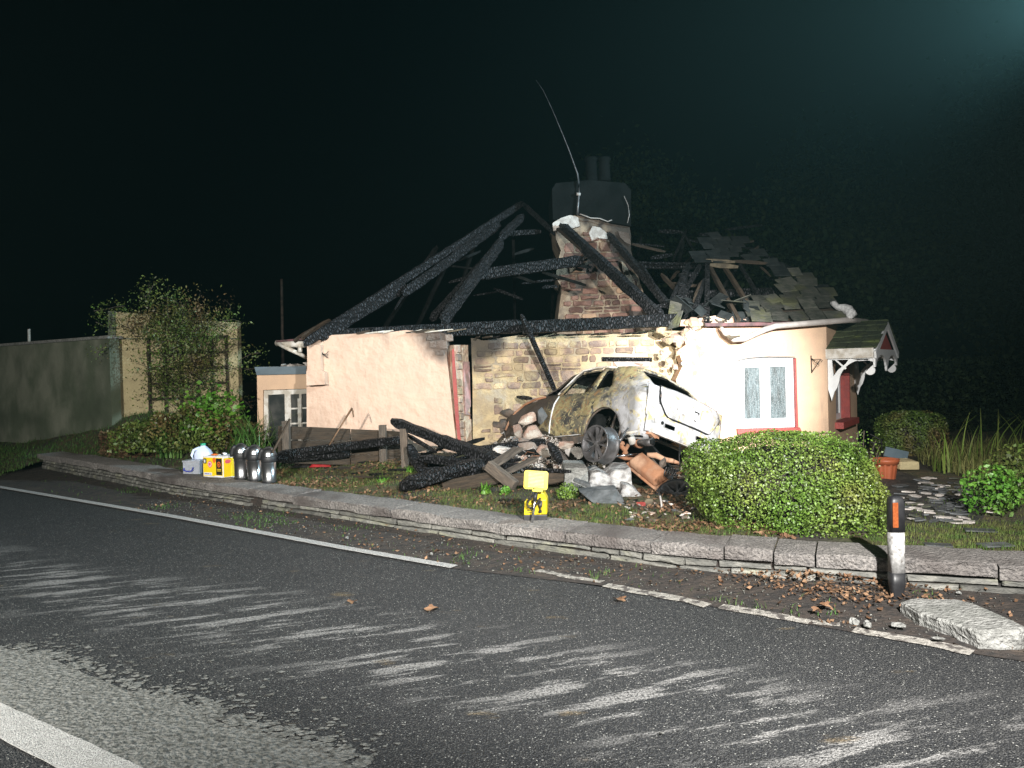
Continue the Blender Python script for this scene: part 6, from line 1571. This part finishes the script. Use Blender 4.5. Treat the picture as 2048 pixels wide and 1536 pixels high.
# broken concrete slab at the kerb
tp_ = [PZ(1799, 1203, .09), PZ(1816, 1196, .10), PZ(1912, 1197, .10), PZ(1965, 1212, .12), PZ(2052, 1252, .13), PZ(2040, 1262, .12), PZ(1957, 1262, .11), PZ(1900, 1244, .10), PZ(1840, 1226, .09)]
bt = [v + Vector((random.uniform(-.01, .01), random.uniform(-.01, .01), -.105 - max(0, v.z - .1))) for v in tp_]
n_ = len(tp_)
o = obj('concrete_slab', tp_ + bt, [tuple(range(n_)), tuple(range(2 * n_ - 1, n_ - 1, -1))] + [(i, (i + 1) % n_, n_ + (i + 1) % n_, n_ + i) for i in range(n_)], 'concrete_slab', None, recalc=True, origin=bt[0])
bm = bmesh.new(); bm.from_mesh(o.data); bmesh.ops.bevel(bm, geom=bm.edges[:], offset=.012, segments=1, affect='EDGES', profile=0.5); bmesh.ops.triangulate(bm, faces=bm.faces); bmesh.ops.subdivide_edges(bm, edges=bm.edges[:], cuts=3)
for v in bm.verts: v.co += Vector((nz(v.co.x * 16, v.co.y * 16, v.co.z * 16), nz(v.co.x * 16, v.co.y * 16, v.co.z * 16 + 5), nz(v.co.x * 12, v.co.y * 12, v.co.z * 12 + 8) * .7)) * .012
bm.to_mesh(o.data); bm.free(); tag(o, 'thick broken concrete slab lying tilted at the foot of the marker post', 'concrete slab')
for (a, c, sx_, sz_, lb) in ((1708, 1247, .085, .045, 'rounded pale stone on the road edge, left one of a touching pair'), (1735, 1251, .075, .04, 'rounded pale stone on the road edge, right one of a touching pair'), (1798, 1252, .10, .02, 'flat pale flake on the verge below the marker post'), (1876, 1279, .09, .02, 'flat pale flake tucked beside the concrete slab'), (1918, 1189, .04, .03, 'small grey pebble behind the concrete slab'), (694, 1077, .035, .03, 'pale pebble on the dark verge below the wall'), (863, 1110, .035, .03, 'pale pebble on the dark verge near the end of the white line'), (1323, 1467, .03, .02, 'small pale stone alone on the asphalt')):
    q = PZ(a, c, .03 if c < 1300 and a > 600 and a != 1708 else .01); o = rock('loose_stone', q + Vector((0, 0, sz_ * .3)), (sx_, sx_ * .7, sz_), 'concrete_slab', None); tag(o, lb, 'stone')
# terracotta-coloured pot
pp_ = PZ(1771, 959, .17); s_ = pp_.y / F
pot = thing('plant_pot', 'fluted terracotta-coloured plastic pot on the path by the cottage corner', 'plant pot', pp_)
H_ = 42 * s_; ra, rb = 17 * s_, 24 * s_
V = []; Fc = []; nn_ = 48
rows = [(0, 0.0, 0), (ra, 0.0, 1), (ra * 1.05, .03, 1), (rb * .93, .76, 1), (rb * .95, .78, 0)]
for r, z, fl in rows:
    for q in range(nn_):
        t = 2 * math.pi * q / nn_; k = 1 - (.045 * fl if (q // 2) % 2 else 0); V.append(pp_ + Vector((r * k * math.cos(t), r * k * math.sin(t), z * H_)))
for i in range(len(rows) - 1):
    for q in range(nn_): Fc.append((i * nn_ + q, i * nn_ + (q + 1) % nn_, (i + 1) * nn_ + (q + 1) % nn_, (i + 1) * nn_ + q))
obj('pot_wall', V, Fc, 'terracotta', pot, recalc=True)
lathe('pot_rim', [(rb * .95, .77 * H_), (rb * 1.02, .77 * H_), (rb * 1.04, .86 * H_), (rb * 1.09, .88 * H_), (rb * 1.09, H_), (rb * 1.0, H_), (rb * .9, .7 * H_), (0, .66 * H_)], 'terracotta', pot, 36, loc=pp_, close=False)
q_ = PZ(1986, 992, .17)
lathe('broken_pot', [(0, 0), (.10, 0), (.13, .10), (.15, .10), (.15, .13), (.12, .12)], 'terracotta', None, 24, mw=Matrix.Translation(q_ + Vector((0, 0, .04))) @ Matrix.Rotation(1.0, 4, 'X'), close=False)
tag(bpy.data.objects['broken_pot'], 'tipped-over small terracotta pot at the edge of the dry grass', 'plant pot')
pblock('concrete_block', [(1800, 940, 0), (1802, 924, 0), (1838, 924, 0), (1840, 940, 0)], 10.6, .25, 'render_cream', 'cream block behind the fluted pot', 'block')
o = box('green_board', (0, 0, 0), (.34, .02, .14), 'lead', None, mw=Matrix.Translation(PY(1768, 912, 11.0)) @ Matrix.Rotation(.25, 4, 'Y'), origin=PY(1768, 912, 11.0)); tag(o, 'dark green board leaning behind the fluted pot', 'board')
gd = thing('garden_chair', 'thin dark metal garden chair standing in the dark behind the pot', 'chair', PY(1764, 912, 12))
tube('chair_leg', [PY(1765, 915, 12), PY(1763, 880, 12), PY(1740, 868, 12)], .012, 'iron', gd, 6)
tube('chair_leg', [PY(1748, 915, 12), PY(1747, 885, 12)], .012, 'iron', gd, 6)
tube('seat_rail', [PY(1740, 884, 12), PY(1763, 888, 12)], .012, 'iron', gd, 6)
# broken slates on the path
for k in range(110):
    a = random.triangular(1790, 2010, 1860); c = random.uniform(958, 1052)
    p = ground_at(a, c); an = random.uniform(0, 3.14); s1, s2 = random.uniform(.03, .11), random.uniform(.02, .07)
    n_ = random.choice([4, 5, 6]); th0 = random.uniform(0, 6)
    R3 = Matrix.Rotation(an, 3, 'Z') @ Matrix.Rotation(random.uniform(-.15, .15), 3, 'X')
    pts = [(s1 * math.cos(th0 + 2 * math.pi * i / n_ + random.uniform(-.3, .3)), s2 * math.sin(th0 + 2 * math.pi * i / n_ + random.uniform(-.3, .3))) for i in range(n_)]
    V = [p + Vector((0, 0, .02)) + R3 @ Vector((x, y, z)) for z in (.006, -.006) for x, y in pts]
    o = obj('slate_fragment', V, [tuple(range(n_)), tuple(range(2 * n_ - 1, n_ - 1, -1))] + [(i, (i + 1) % n_, n_ + (i + 1) % n_, n_ + i) for i in range(n_)], (mt_ := random.choice(['slate_clean', 'slate_clean', 'slate', 'chunk_white'])), None, recalc=True, origin=p)
    tag(o, ('large ' if s1 > .08 else 'small ') + {'slate_clean': 'grey', 'slate': 'greenish', 'chunk_white': 'pale'}[mt_] + ' slate fragment on the path ' + ('near the fluted pot' if a < 1850 and c < 1000 else 'just beyond the marker post' if a < 1870 else 'towards the dry grass'), 'slate', 'slate fragments on the path')
for (a, c, w_, lb) in ((1990, 1105, .12, 'dark slate lying flat on the lawn edge near the coping'), (1876, 1105, .10, 'small slate on the lawn between marker post and picture edge'), (1960, 1075, .12, 'slate piece on the lawn below the weeds')):
    p = ground_at(a, c - 10) + Vector((0, 0, .02)); o = box('slate_fragment', (-w_, -w_ * .5, -.006), (w_, w_ * .5, .006), 'slate_clean', None, mw=Matrix.Translation(p) @ Matrix.Rotation(random.uniform(-.4, .4), 4, 'Z'), origin=p); tag(o, lb, 'slate')
# sooty path surface
pth = [ground_at(a, c) for a, c in ((1738, 1010), (1742, 950), (1775, 935), (1830, 950), (1880, 985), (1960, 1000), (1990, 1020), (1960, 1045), (1880, 1056), (1800, 1052))]
MT['path'] = M('sooty_path', (0.022, 0.022, 0.022), (0.05, 0.045, 0.04), 9, 0.7, bump=1.2, bs=22)
V = []; Fc = []; 
cpt = sum(pth, Vector()) / len(pth); ring = 7
for r_ in range(ring + 1):
    for q in pth:
        v = cpt.lerp(q, r_ / ring); v.z = gz(v.x, v.y) + .008 - (.02 if r_ == ring else 0); V.append(v)
k_ = len(pth)
for r_ in range(ring):
    for q in range(k_): Fc.append((r_ * k_ + q, r_ * k_ + (q + 1) % k_, (r_ + 1) * k_ + (q + 1) % k_, (r_ + 1) * k_ + q))
o = obj('path', V, Fc, 'path', None, smooth=True); o['kind'] = 'structure'


# ================================================================== PLANTS
def hull_points(n_, c, s, e=2.6, shell=.25, zmin=-1.0):
    """points in the outer shell of a rounded box"""
    d = rng.normal(size=(n_ * 2, 3)); d /= np.linalg.norm(d, axis=1)[:, None]
    d = d[d[:, 2] > zmin][:n_]
    k = 1 / (np.abs(d) ** e).sum(1) ** (1 / e)
    lump = np.array([1 + .12 * nz(v[0] * 2.2, v[1] * 2.2, v[2] * 2.2) + .09 * nz(v[0] * 5, v[1] * 5, v[2] * 5) for v in d * 1.0])
    r = 1 - shell * rng.random(len(d)) ** 1.6
    P = d * (k * lump * r)[:, None] * np.array(s) + np.array(c)
    return P, d
hd_ = thing('box_hedge', 'large rounded box hedge bush glowing yellow-green behind the coping, before the right window', 'hedge', (2.62, 7.35, .2))
P1, d1_ = hull_points(46000, (2.60, 7.28, .50), (.83, .78, .54), 2.5, .16, -.95)
P2, d2_ = hull_points(9000, (2.84, 6.85, .36), (.58, .50, .36), 2.2, .2, -.9)
P3, d3_ = hull_points(5000, (1.95, 7.45, .72), (.28, .4, .26), 2.2, .2, -.9)
P = np.concatenate([P1, P2, P3]); D = np.concatenate([d1_, d2_, d3_])
kk = P[:, 2] > .2; P = P[kk]; D = D[kk]
leaves('foliage', P, (.012, .034), 'hedge_leaf', hd_, .62, nrm=D * 1.0, spread=.65)
spg = []
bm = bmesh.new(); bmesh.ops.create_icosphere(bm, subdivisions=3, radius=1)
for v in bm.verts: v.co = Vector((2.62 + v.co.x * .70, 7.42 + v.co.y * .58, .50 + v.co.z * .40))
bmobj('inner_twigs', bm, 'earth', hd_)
for k in range(60):
    an = random.uniform(-.3, 3.4); q = Vector((2.62 + .80 * math.cos(an), 7.35 - .1 * math.sin(an), .45 + .48 * abs(math.sin(an)) * 1.0)); e = q + Vector((.12 * math.cos(an) + random.uniform(-.04, .04), random.uniform(-.05, .05), .10))
    spg += [tuple(q.lerp(e, random.random()) + Vector([random.gauss(0, .018) for _ in range(3)])) for _ in range(40)]
leaves('stray_foliage', spg, (.014, .024), 'hedge_leaf', hd_, .6)
# loose sprigs at its right-hand side
sp_ = thing('self_sown_shrub', 'loose leafy sprigs growing at the cottage corner behind the hedge', 'shrub', (3.75, 8.2, .2))
pts = []
for k in range(16):
    b0 = Vector((3.68 + random.uniform(-.1, .12), 8.2, .25)); e = b0 + Vector((random.uniform(-.1, .25), random.uniform(-.1, .1), random.uniform(.3, .75)))
    tube('stem', [b0, b0.lerp(e, .5) + Vector((.02, 0, 0)), e], .004, 'bark', sp_, 4)
    for _ in range(42): pts.append(tuple(b0.lerp(e, random.uniform(.2, 1)) + Vector([random.gauss(0, .03) for _ in range(3)])))
leaves('foliage', pts, (.02, .04), 'hedge_leaf', sp_, .6)
# second hedge far right
h2 = thing('far_hedge', 'dim clipped hedge standing in the dark beyond the terracotta-coloured pot', 'hedge', (6.9, 13, .1))
P1, d1_ = hull_points(14000, (6.82, 13.0, .36), (.54, .5, .46), 3.2, .15)
leaves('foliage', P1[P1[:, 2] > .08], (.025, .05), 'bush_leaf', h2, .6, nrm=d1_[P1[:, 2] > .08], spread=.6)
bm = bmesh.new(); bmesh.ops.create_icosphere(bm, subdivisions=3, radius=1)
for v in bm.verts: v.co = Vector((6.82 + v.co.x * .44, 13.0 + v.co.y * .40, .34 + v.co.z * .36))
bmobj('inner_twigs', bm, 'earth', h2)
# grasses, right
def scatter_px(n_, x0, x1, y0, y1, cond=None):
    out = []
    while len(out) < n_:
        a = random.uniform(x0, x1); c = random.uniform(y0, y1)
        if cond and not cond(a, c): continue
        out.append(tuple(ground_at(a, c)))
    return out
def scatter_w(n_, f, xr, yr):
    out = []
    while len(out) < n_:
        x = random.uniform(*xr); y = random.uniform(*yr)
        if random.random() < f(x, y): out.append((x, y, gz(x, y)))
    return out
def tuss(x, y):
    q = proj((x, y, gz(x, y)))
    if q[0] < 1835: return 0
    lim = 925 + (q[0] - 1830) * .32
    return 1.0 if q[1] < min(lim, 985) else 0
o = blades('dry_grass_clump', scatter_w(5200, tuss, (5.2, 10.5), (8.6, 13.2)), (.16, .46), .012, 'straw', None, 1.1, origin=(6.5, 10.5, .15)); tag(o, 'tangled pale dry grass bank right of the sooty path', 'long grass', kind='stuff')
for cx_, cy_, n_, lb in ((5.95, 10.4, 9, 'clump of tall flag leaves beside the far hedge'), (7.6, 11.3, 12, 'clump of tall flag leaves in the dry grass by the picture edge'), (6.9, 11.2, 8, 'sparse flag leaves in the middle of the dry grass bank'), (8.6, 12.0, 10, 'flag leaves at the outer end of the dry grass bank')):
    t = thing('flag_leaf_clump', lb, 'plant', (cx_, cy_, gz(cx_, cy_)))
    blades('leaves', [(cx_ + random.gauss(0, .18), cy_ + random.gauss(0, .15), gz(cx_, cy_)) for _ in range(n_ * 2)], (.5, 1.0), .035, 'reed', t, .45, segs=5)
def lawn(x, y):
    q = proj((x, y, gz(x, y)))
    if q[0] < 1735 or y < ywall(x) + .45: return 0
    return 1.0 if q[1] > 1050 - (q[0] - 1735) * .02 else .12
o = blades('lawn_grass', scatter_w(15000, lawn, (2.9, 6.6), (5.3, 8.0)), (.02, .055), .006, 'grass', None, .9, segs=2, origin=(4, 6, .2)); tag(o, 'short patchy lawn grass behind the wall', 'grass', kind='stuff')
def front(x, y):
    d = y - ywall(x)
    if d < .5 or x > 2.2: return 0
    q = proj((x, y, gz(x, y)))
    k = ss(nz(x, y, 5, 1.3), -.25, .25)
    if d > 2.4 - (.9 if x > .5 else 0): return 0
    return .25 + .75 * k
o = blades('garden_grass', scatter_w(16000, front, (-4.8, 2.2), (6.3, 13.5)), (.02, .07), .006, 'grass', None, .9, segs=2, origin=(-1, 9, .2)); tag(o, 'thin grass and moss along the garden side of the wall', 'grass', kind='stuff')
def bank(x, y):
    d = (y - ywall(x)) * .8
    if x < -9.1 and y > yedge(x) + .2 and d <= .1: return 1
    if d < .1 or d > 5: return 0
    return 1 if (x < -6.3 or nz(x, y, 1, 1.2) > .05) else .3
o = blades('bank_grass', scatter_w(28000, bank, (-16, -4.6), (10.8, 24)), (.04, .12), .011, 'grass_green', None, .9, segs=2, origin=(-9, 15, .5)); tag(o, 'green grass on the bank before the concrete wall', 'grass', kind='stuff')
# leaf litter
def litter(name, n_, f, xr, yr, zf, size, label, mat='litter'):
    P = []
    while len(P) < n_:
        x = random.uniform(*xr); y = random.uniform(*yr)
        if random.random() < f(x, y): P.append((x, y, zf(x, y) + random.uniform(.008, .03)))
    P = np.array(P); o = leaves(name, P, size, mat, None, .62, nrm=np.tile([0, 0, 1.0], (len(P), 1)), spread=.45, origin=tuple(P[0])); tag(o, label, 'fallen leaves', kind='stuff'); return o
def lt(x, y):
    d = y - ywall(x)
    if d < .45 or d > 2.9 or x > 2.4: return 0
    return .15 + .85 * ss(nz(x, y, 2, 1.5), -.1, .35)
litter('garden_leaves', 6500, lt, (-4.9, 2.4), (6.3, 13.5), gz, (.025, .065), 'brown fallen leaves over the garden strip behind the wall')
def lt2(x, y):
    q = proj((x, y, gz(x, y))); return 1.0 if (abs(q[0] - 275) < 75 and abs(q[1] - 890) < 26) else 0
litter('leaf_heap', 1400, lt2, (-8.5, -4.5), (11, 17), gz, (.06, .13), 'heap of orange-brown leaves on the bank left of the milk jug')
vz_ = lambda x, y: .05 + .0 * x
def lt3(x, y):
    a, b_ = yedge(x), ywall(x)
    if y < a or y > b_ - .03: return 0
    t = (y - a) / (b_ - a); k = ss(nz(x, y, 8, 2.2), .0, .4)
    w = math.exp(-((x - 2.3) / .55) ** 2) * ss(t, .3, .9)
    return min(1, .02 + .07 * k * (1 if x > -.3 else .5) + 1.0 * w)
litter('verge_leaves', 1200, lt3, (-5, 4.2), (3.8, 12), lambda x, y: .006 + .02 * ss((y - yedge(x)) / max(.2, ywall(x) - yedge(x)), .1, 1) + .05 * math.exp(-((x - 2.35) / .4) ** 2) * ss(y, ywall(x) - .35, ywall(x) - .05), (.02, .05), 'crisp dead leaves drifted along the foot of the wall')
def lt4(x, y):
    a, b_ = yedge(x), ywall(x)
    if y < a + .05 or y > b_ - .04: return 0
    k = nz(x, y, 4, 1.6)
    return 1 if k > .22 else .05
o = blades('verge_weeds', [(x, y, .01) for x, y, _ in scatter_w(1100, lt4, (-8, 3.0), (5, 13.5))], (.02, .07), .008, 'grass_green', None, 1.2, segs=2, origin=(-2, 8, .04)); tag(o, 'small green weeds on the muddy verge', 'weeds', kind='stuff')
# grit on verge
V = []; Q = []
for k in range(3500):
    x = random.uniform(-5, 4.2); t = random.random(); y = yedge(x) + (ywall(x) - yedge(x)) * t; s_ = random.choice([.004, .006, .006, .009, .014]); p = Vector((x, y, .010 + .015 * t)); b0 = len(V)
    V += [p + Vector([random.gauss(0, 1) for _ in range(3)]).normalized() * s_ for _ in range(4)]; Q += [(b0, b0 + 1, b0 + 2), (b0, b0 + 2, b0 + 3), (b0, b0 + 3, b0 + 1), (b0 + 1, b0 + 3, b0 + 2)]
o = fastmesh('verge_grit', [tuple(v) for v in V], np.array(Q), 'wall_stone', None, origin=(0, 6.5, .03)); tag(o, 'grit and small stones scattered over the muddy verge', 'grit', kind='stuff')
# small plants in the garden strip
def rosette(px, py, n_, ln, w, mat, lb, nm='leafy_plant'):
    p = ground_at(px, py); t = thing(nm, lb, 'plant', p)
    blades('leaves', [(p.x + random.gauss(0, .03), p.y + random.gauss(0, .03), p.z) for _ in range(n_)], (ln * .6, ln), w, mat, t, 1.1, segs=4)
rosette(972, 988, 34, .20, .030, 'lime_leaf', 'bright green strappy plant before the dark board behind the wall')
rosette(820, 945, 26, .14, .02, 'lime_leaf', 'small green weed at the foot of the tall grey post')
rosette(768, 965, 24, .12, .02, 'lime_leaf', 'small green weed on the garden strip left of the fat beam')
def tuft(px, py, r, n_, mat, lb, size=(.02, .045)):
    p = ground_at(px, py); t = thing('small_shrub', lb, 'shrub', p)
    P, D = hull_points(n_, (p.x, p.y, p.z + r * .75), (r, r * .8, r * .85), 2, .6, -.8)
    leaves('foliage', P, size, mat, t, .6, nrm=D, spread=.8)
tuft(1136, 1003, .13, 420, 'hedge_leaf', 'small yellow-green shrub right of the yellow lamp')
tuft(1042, 975, .09, 200, 'lime_leaf', 'low green weed left of the lamp head')
tuft(1010, 990, .07, 140, 'lime_leaf', 'low green weed between the strappy plant and the lamp')
tuft(1988, 1030, .30, 900, 'lime_leaf', 'spreading leafy weeds right of the sooty path', (.03, .06))
tuft(2050, 1010, .4, 1200, 'bush_leaf', 'leafy weeds at the picture edge beside the tipped pot', (.03, .06))
tuft(196, 842, .34, 700, 'bush_leaf', 'dark leafy plant at the foot of the concrete wall beside the downpipe', (.05, .10))
# climbing shrub on the outbuilding
cb = thing('climbing_shrub', 'tangled climbing shrub sprawling over the trellis and the top of the outbuilding', 'climbing shrub', PY(340, 850, 15.5))
pts = []; segV = []
def climb(px, py, Y, dx, dy, n_, spreadp):
    a = Vector((px, py)); d = Vector((dx, dy)).normalized(); tw = []
    for k in range(n_):
        tw.append(PY(a.x, a.y, Y + random.gauss(0, .08)))
        d = (d + Vector((random.gauss(0, .28), random.gauss(0, .28) - .0))).normalized(); a = a + d * 9
    return tw
nst = 0; TV = []; TF = []
for k in range(150):
    x0 = random.gauss(345, 55); y0 = random.uniform(630, 800)
    if not 205 < x0 < 485: continue
    if x0 < 308 and y0 > 680: continue
    an = random.uniform(-math.pi, .4) if y0 < 680 else random.uniform(-math.pi, math.pi)
    tw = climb(x0, y0, 15.55 + random.uniform(-.25, .3), math.cos(an), math.sin(an), random.randint(4, 10), 1)
    V_, F_ = tube_geo(tw, [.010 * (1 - .8 * i / len(tw)) for i in range(len(tw))], 3)
    b0 = len(TV); TV += V_; TF += [tuple(b0 + i for i in f) for f in F_]
    for q in tw:
        for _ in range(9): pts.append(tuple(q + Vector([random.gauss(0, .13) for _ in range(3)])))
obj('twigs', TV, TF, 'bark', cb)
for _ in range(3800):
    up_ = random.random() < .6; a = random.gauss(345, 55) if up_ else random.gauss(372, 42); c = random.gauss(652, 28) if up_ else random.uniform(660, 800)
    if a < 235 and c > 660: continue
    if a > 480 or (nz(a / 22, c / 22, 3) < -.05 and c > 690): continue
    pts.append(tuple(PY(a, c, 15.5 + random.gauss(0, .25))))
spg = []
for (x0, y0, dx, dy, n_) in ((250, 612, -1, -.02, 8), (285, 600, .15, -1, 6), (300, 600, -.4, -1, 5), (440, 640, 1, -.3, 6), (480, 720, 1, -.6, 6), (490, 740, .6, -.1, 5), (225, 650, -1, .1, 5), (215, 690, -.8, .4, 4)):
    tw = climb(x0, y0, 15.3, dx, dy, n_, 1); tube('arching_twig', tw, .008, 'bark', cb, 4)
    spg += [tuple(q + Vector([random.gauss(0, .10) for _ in range(3)])) for q in tw for _ in range(16)]
leaves('foliage', pts + spg, (.03, .075), 'bush_leaf', cb, .5)
# leafy mass below it
un = thing('shrub_border', 'dense low shrub border below the trellis', 'shrub', PY(360, 880, 14))
pts = []
for _ in range(17000):
    a = random.gauss(385, 76)
    if not 215 < a < 545: continue
    top = 812 + 40 * abs(a - 390) / 150 - 25 * nz(a / 30, 1, 1) ; c = random.uniform(top, 905)
    g = ground_at(a, min(c + 12, 912)); Y = 13.6 + random.uniform(-1.2, 1.4)
    q = PY(a, c, Y)
    if q.z < gz(q.x, q.y): q.z = gz(q.x, q.y) + random.uniform(.02, .15)
    pts.append(tuple(q))
leaves('foliage', pts, (.03, .08), 'bush_leaf', un, .6)
lm_ = thing('lime_leaved_shrub', 'lime-green lobed-leaf shrub in the middle of the border', 'shrub', PY(420, 870, 12.9))
pts = []
for _ in range(900):
    a = random.gauss(425, 28); c = random.gauss(835, 24)
    if c > 885: continue
    pts.append(tuple(PY(a, c, 12.8 + random.gauss(0, .15))))
leaves('foliage', pts, (.06, .11), 'lime_leaf', lm_, .85, nrm=np.tile([0, -.6, .8], (len(pts), 1)), spread=.5)
for (a, c, Y, n_, ln, lb) in ((348, 862, 12.9, 90, 1.05, 'clump of long arching strap leaves left of the lime-green shrub'), (500, 868, 12.2, 90, 1.0, 'clump of long arching strap leaves before the french windows'), (520, 900, 11.6, 40, .6, 'lower strap-leaved clump beside the leaning stake')):
    p = PY(a, c, Y); p.z = gz(p.x, p.y); t = thing('strap_leaved_clump', lb, 'plant', p)
    blades('leaves', [(p.x + random.gauss(0, .16), p.y + random.gauss(0, .1), p.z) for _ in range(n_)], (ln * .6, ln * 1.15), .030, 'strap_leaf', t, .95, segs=6)
# trees standing in the dark behind
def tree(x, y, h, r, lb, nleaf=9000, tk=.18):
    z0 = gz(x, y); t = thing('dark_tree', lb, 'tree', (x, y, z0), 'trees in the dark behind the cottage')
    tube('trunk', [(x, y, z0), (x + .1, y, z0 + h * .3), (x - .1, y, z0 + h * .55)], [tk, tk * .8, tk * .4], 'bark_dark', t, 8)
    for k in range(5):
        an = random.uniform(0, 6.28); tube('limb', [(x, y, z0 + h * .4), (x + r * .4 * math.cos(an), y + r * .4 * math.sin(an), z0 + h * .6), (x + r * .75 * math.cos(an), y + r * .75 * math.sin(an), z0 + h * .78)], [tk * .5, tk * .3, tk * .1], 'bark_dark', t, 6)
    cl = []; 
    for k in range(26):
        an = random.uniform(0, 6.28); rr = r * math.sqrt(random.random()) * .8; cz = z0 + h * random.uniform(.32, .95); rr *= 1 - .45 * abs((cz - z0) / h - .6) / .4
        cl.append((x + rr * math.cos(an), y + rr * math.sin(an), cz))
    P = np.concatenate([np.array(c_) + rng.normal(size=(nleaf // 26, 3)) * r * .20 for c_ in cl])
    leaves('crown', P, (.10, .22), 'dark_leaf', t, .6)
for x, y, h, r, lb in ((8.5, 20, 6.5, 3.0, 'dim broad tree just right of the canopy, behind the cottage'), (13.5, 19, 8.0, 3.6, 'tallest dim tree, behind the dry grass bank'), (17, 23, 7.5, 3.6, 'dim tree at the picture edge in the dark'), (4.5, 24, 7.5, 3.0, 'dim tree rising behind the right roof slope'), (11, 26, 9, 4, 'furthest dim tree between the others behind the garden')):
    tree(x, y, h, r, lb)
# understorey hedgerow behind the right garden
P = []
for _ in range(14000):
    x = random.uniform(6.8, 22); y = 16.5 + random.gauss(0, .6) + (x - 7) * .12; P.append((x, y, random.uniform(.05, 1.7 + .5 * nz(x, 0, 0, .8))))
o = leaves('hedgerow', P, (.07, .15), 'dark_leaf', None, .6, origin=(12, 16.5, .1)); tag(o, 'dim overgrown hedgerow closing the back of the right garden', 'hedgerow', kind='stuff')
# scattered individual fallen leaves on the road and verge
for (a, c, sz, lb) in ((866, 1218, .10, 'brown leaf flat on the asphalt right of the dust streaks'), (706, 1205, .07, 'brown leaf on the dark asphalt below the white line'), (1242, 1200, .09, 'curled brown leaf on the asphalt below the worn line'), (1650, 1212, .09, 'large pale-brown leaf on the verge left of the marker post'), (1633, 1222, .06, 'smaller curled leaf just left of the large pale-brown leaf'), (875, 1103, .05, 'rust-coloured leaf on the verge near the white line end'), (915, 1107, .05, 'brown leaf on the verge right of the rust-coloured one'), (1493, 963, .05, 'dry leaf caught on the hedge face')):
    if c < 1000: continue
    q = PZ(a, c, .012 if c > 1190 and a < 1400 else .045)
    V = []; n_ = 14; an = random.uniform(0, 6)
    for k in range(n_):
        t = 2 * math.pi * k / n_; r = sz * (.5 + .28 * math.cos(t * 5) * .5 + .12 * math.cos(t)); V.append(q + Vector((r * math.cos(t + an), r * math.sin(t + an), .012 + .012 * math.sin(2 * t))))
    V.append(q + Vector((0, 0, .004)))
    o = obj('fallen_leaf', V, [(i, (i + 1) % n_, n_) for i in range(n_)], 'litter', None, origin=q); tag(o, lb, 'leaf')
# ================================================================== NIGHT AIR (thin smoke)
hz = bpy.data.materials.new('night_haze'); hz.use_nodes = True
nt = hz.node_tree; nt.nodes.clear()
out = nt.nodes.new('ShaderNodeOutputMaterial'); pv = nt.nodes.new('ShaderNodeVolumePrincipled')
pv.inputs['Color'].default_value = (0.45, 0.85, 0.82, 1); pv.inputs['Density'].default_value = 0.0008; pv.inputs['Anisotropy'].default_value = 0.3
nt.links.new(pv.outputs[0], out.inputs['Volume'])
MT['haze'] = hz
o = box('haze', (-62, -32, -1.2), (62, 97, 12), 'haze'); o['kind'] = 'stuff'
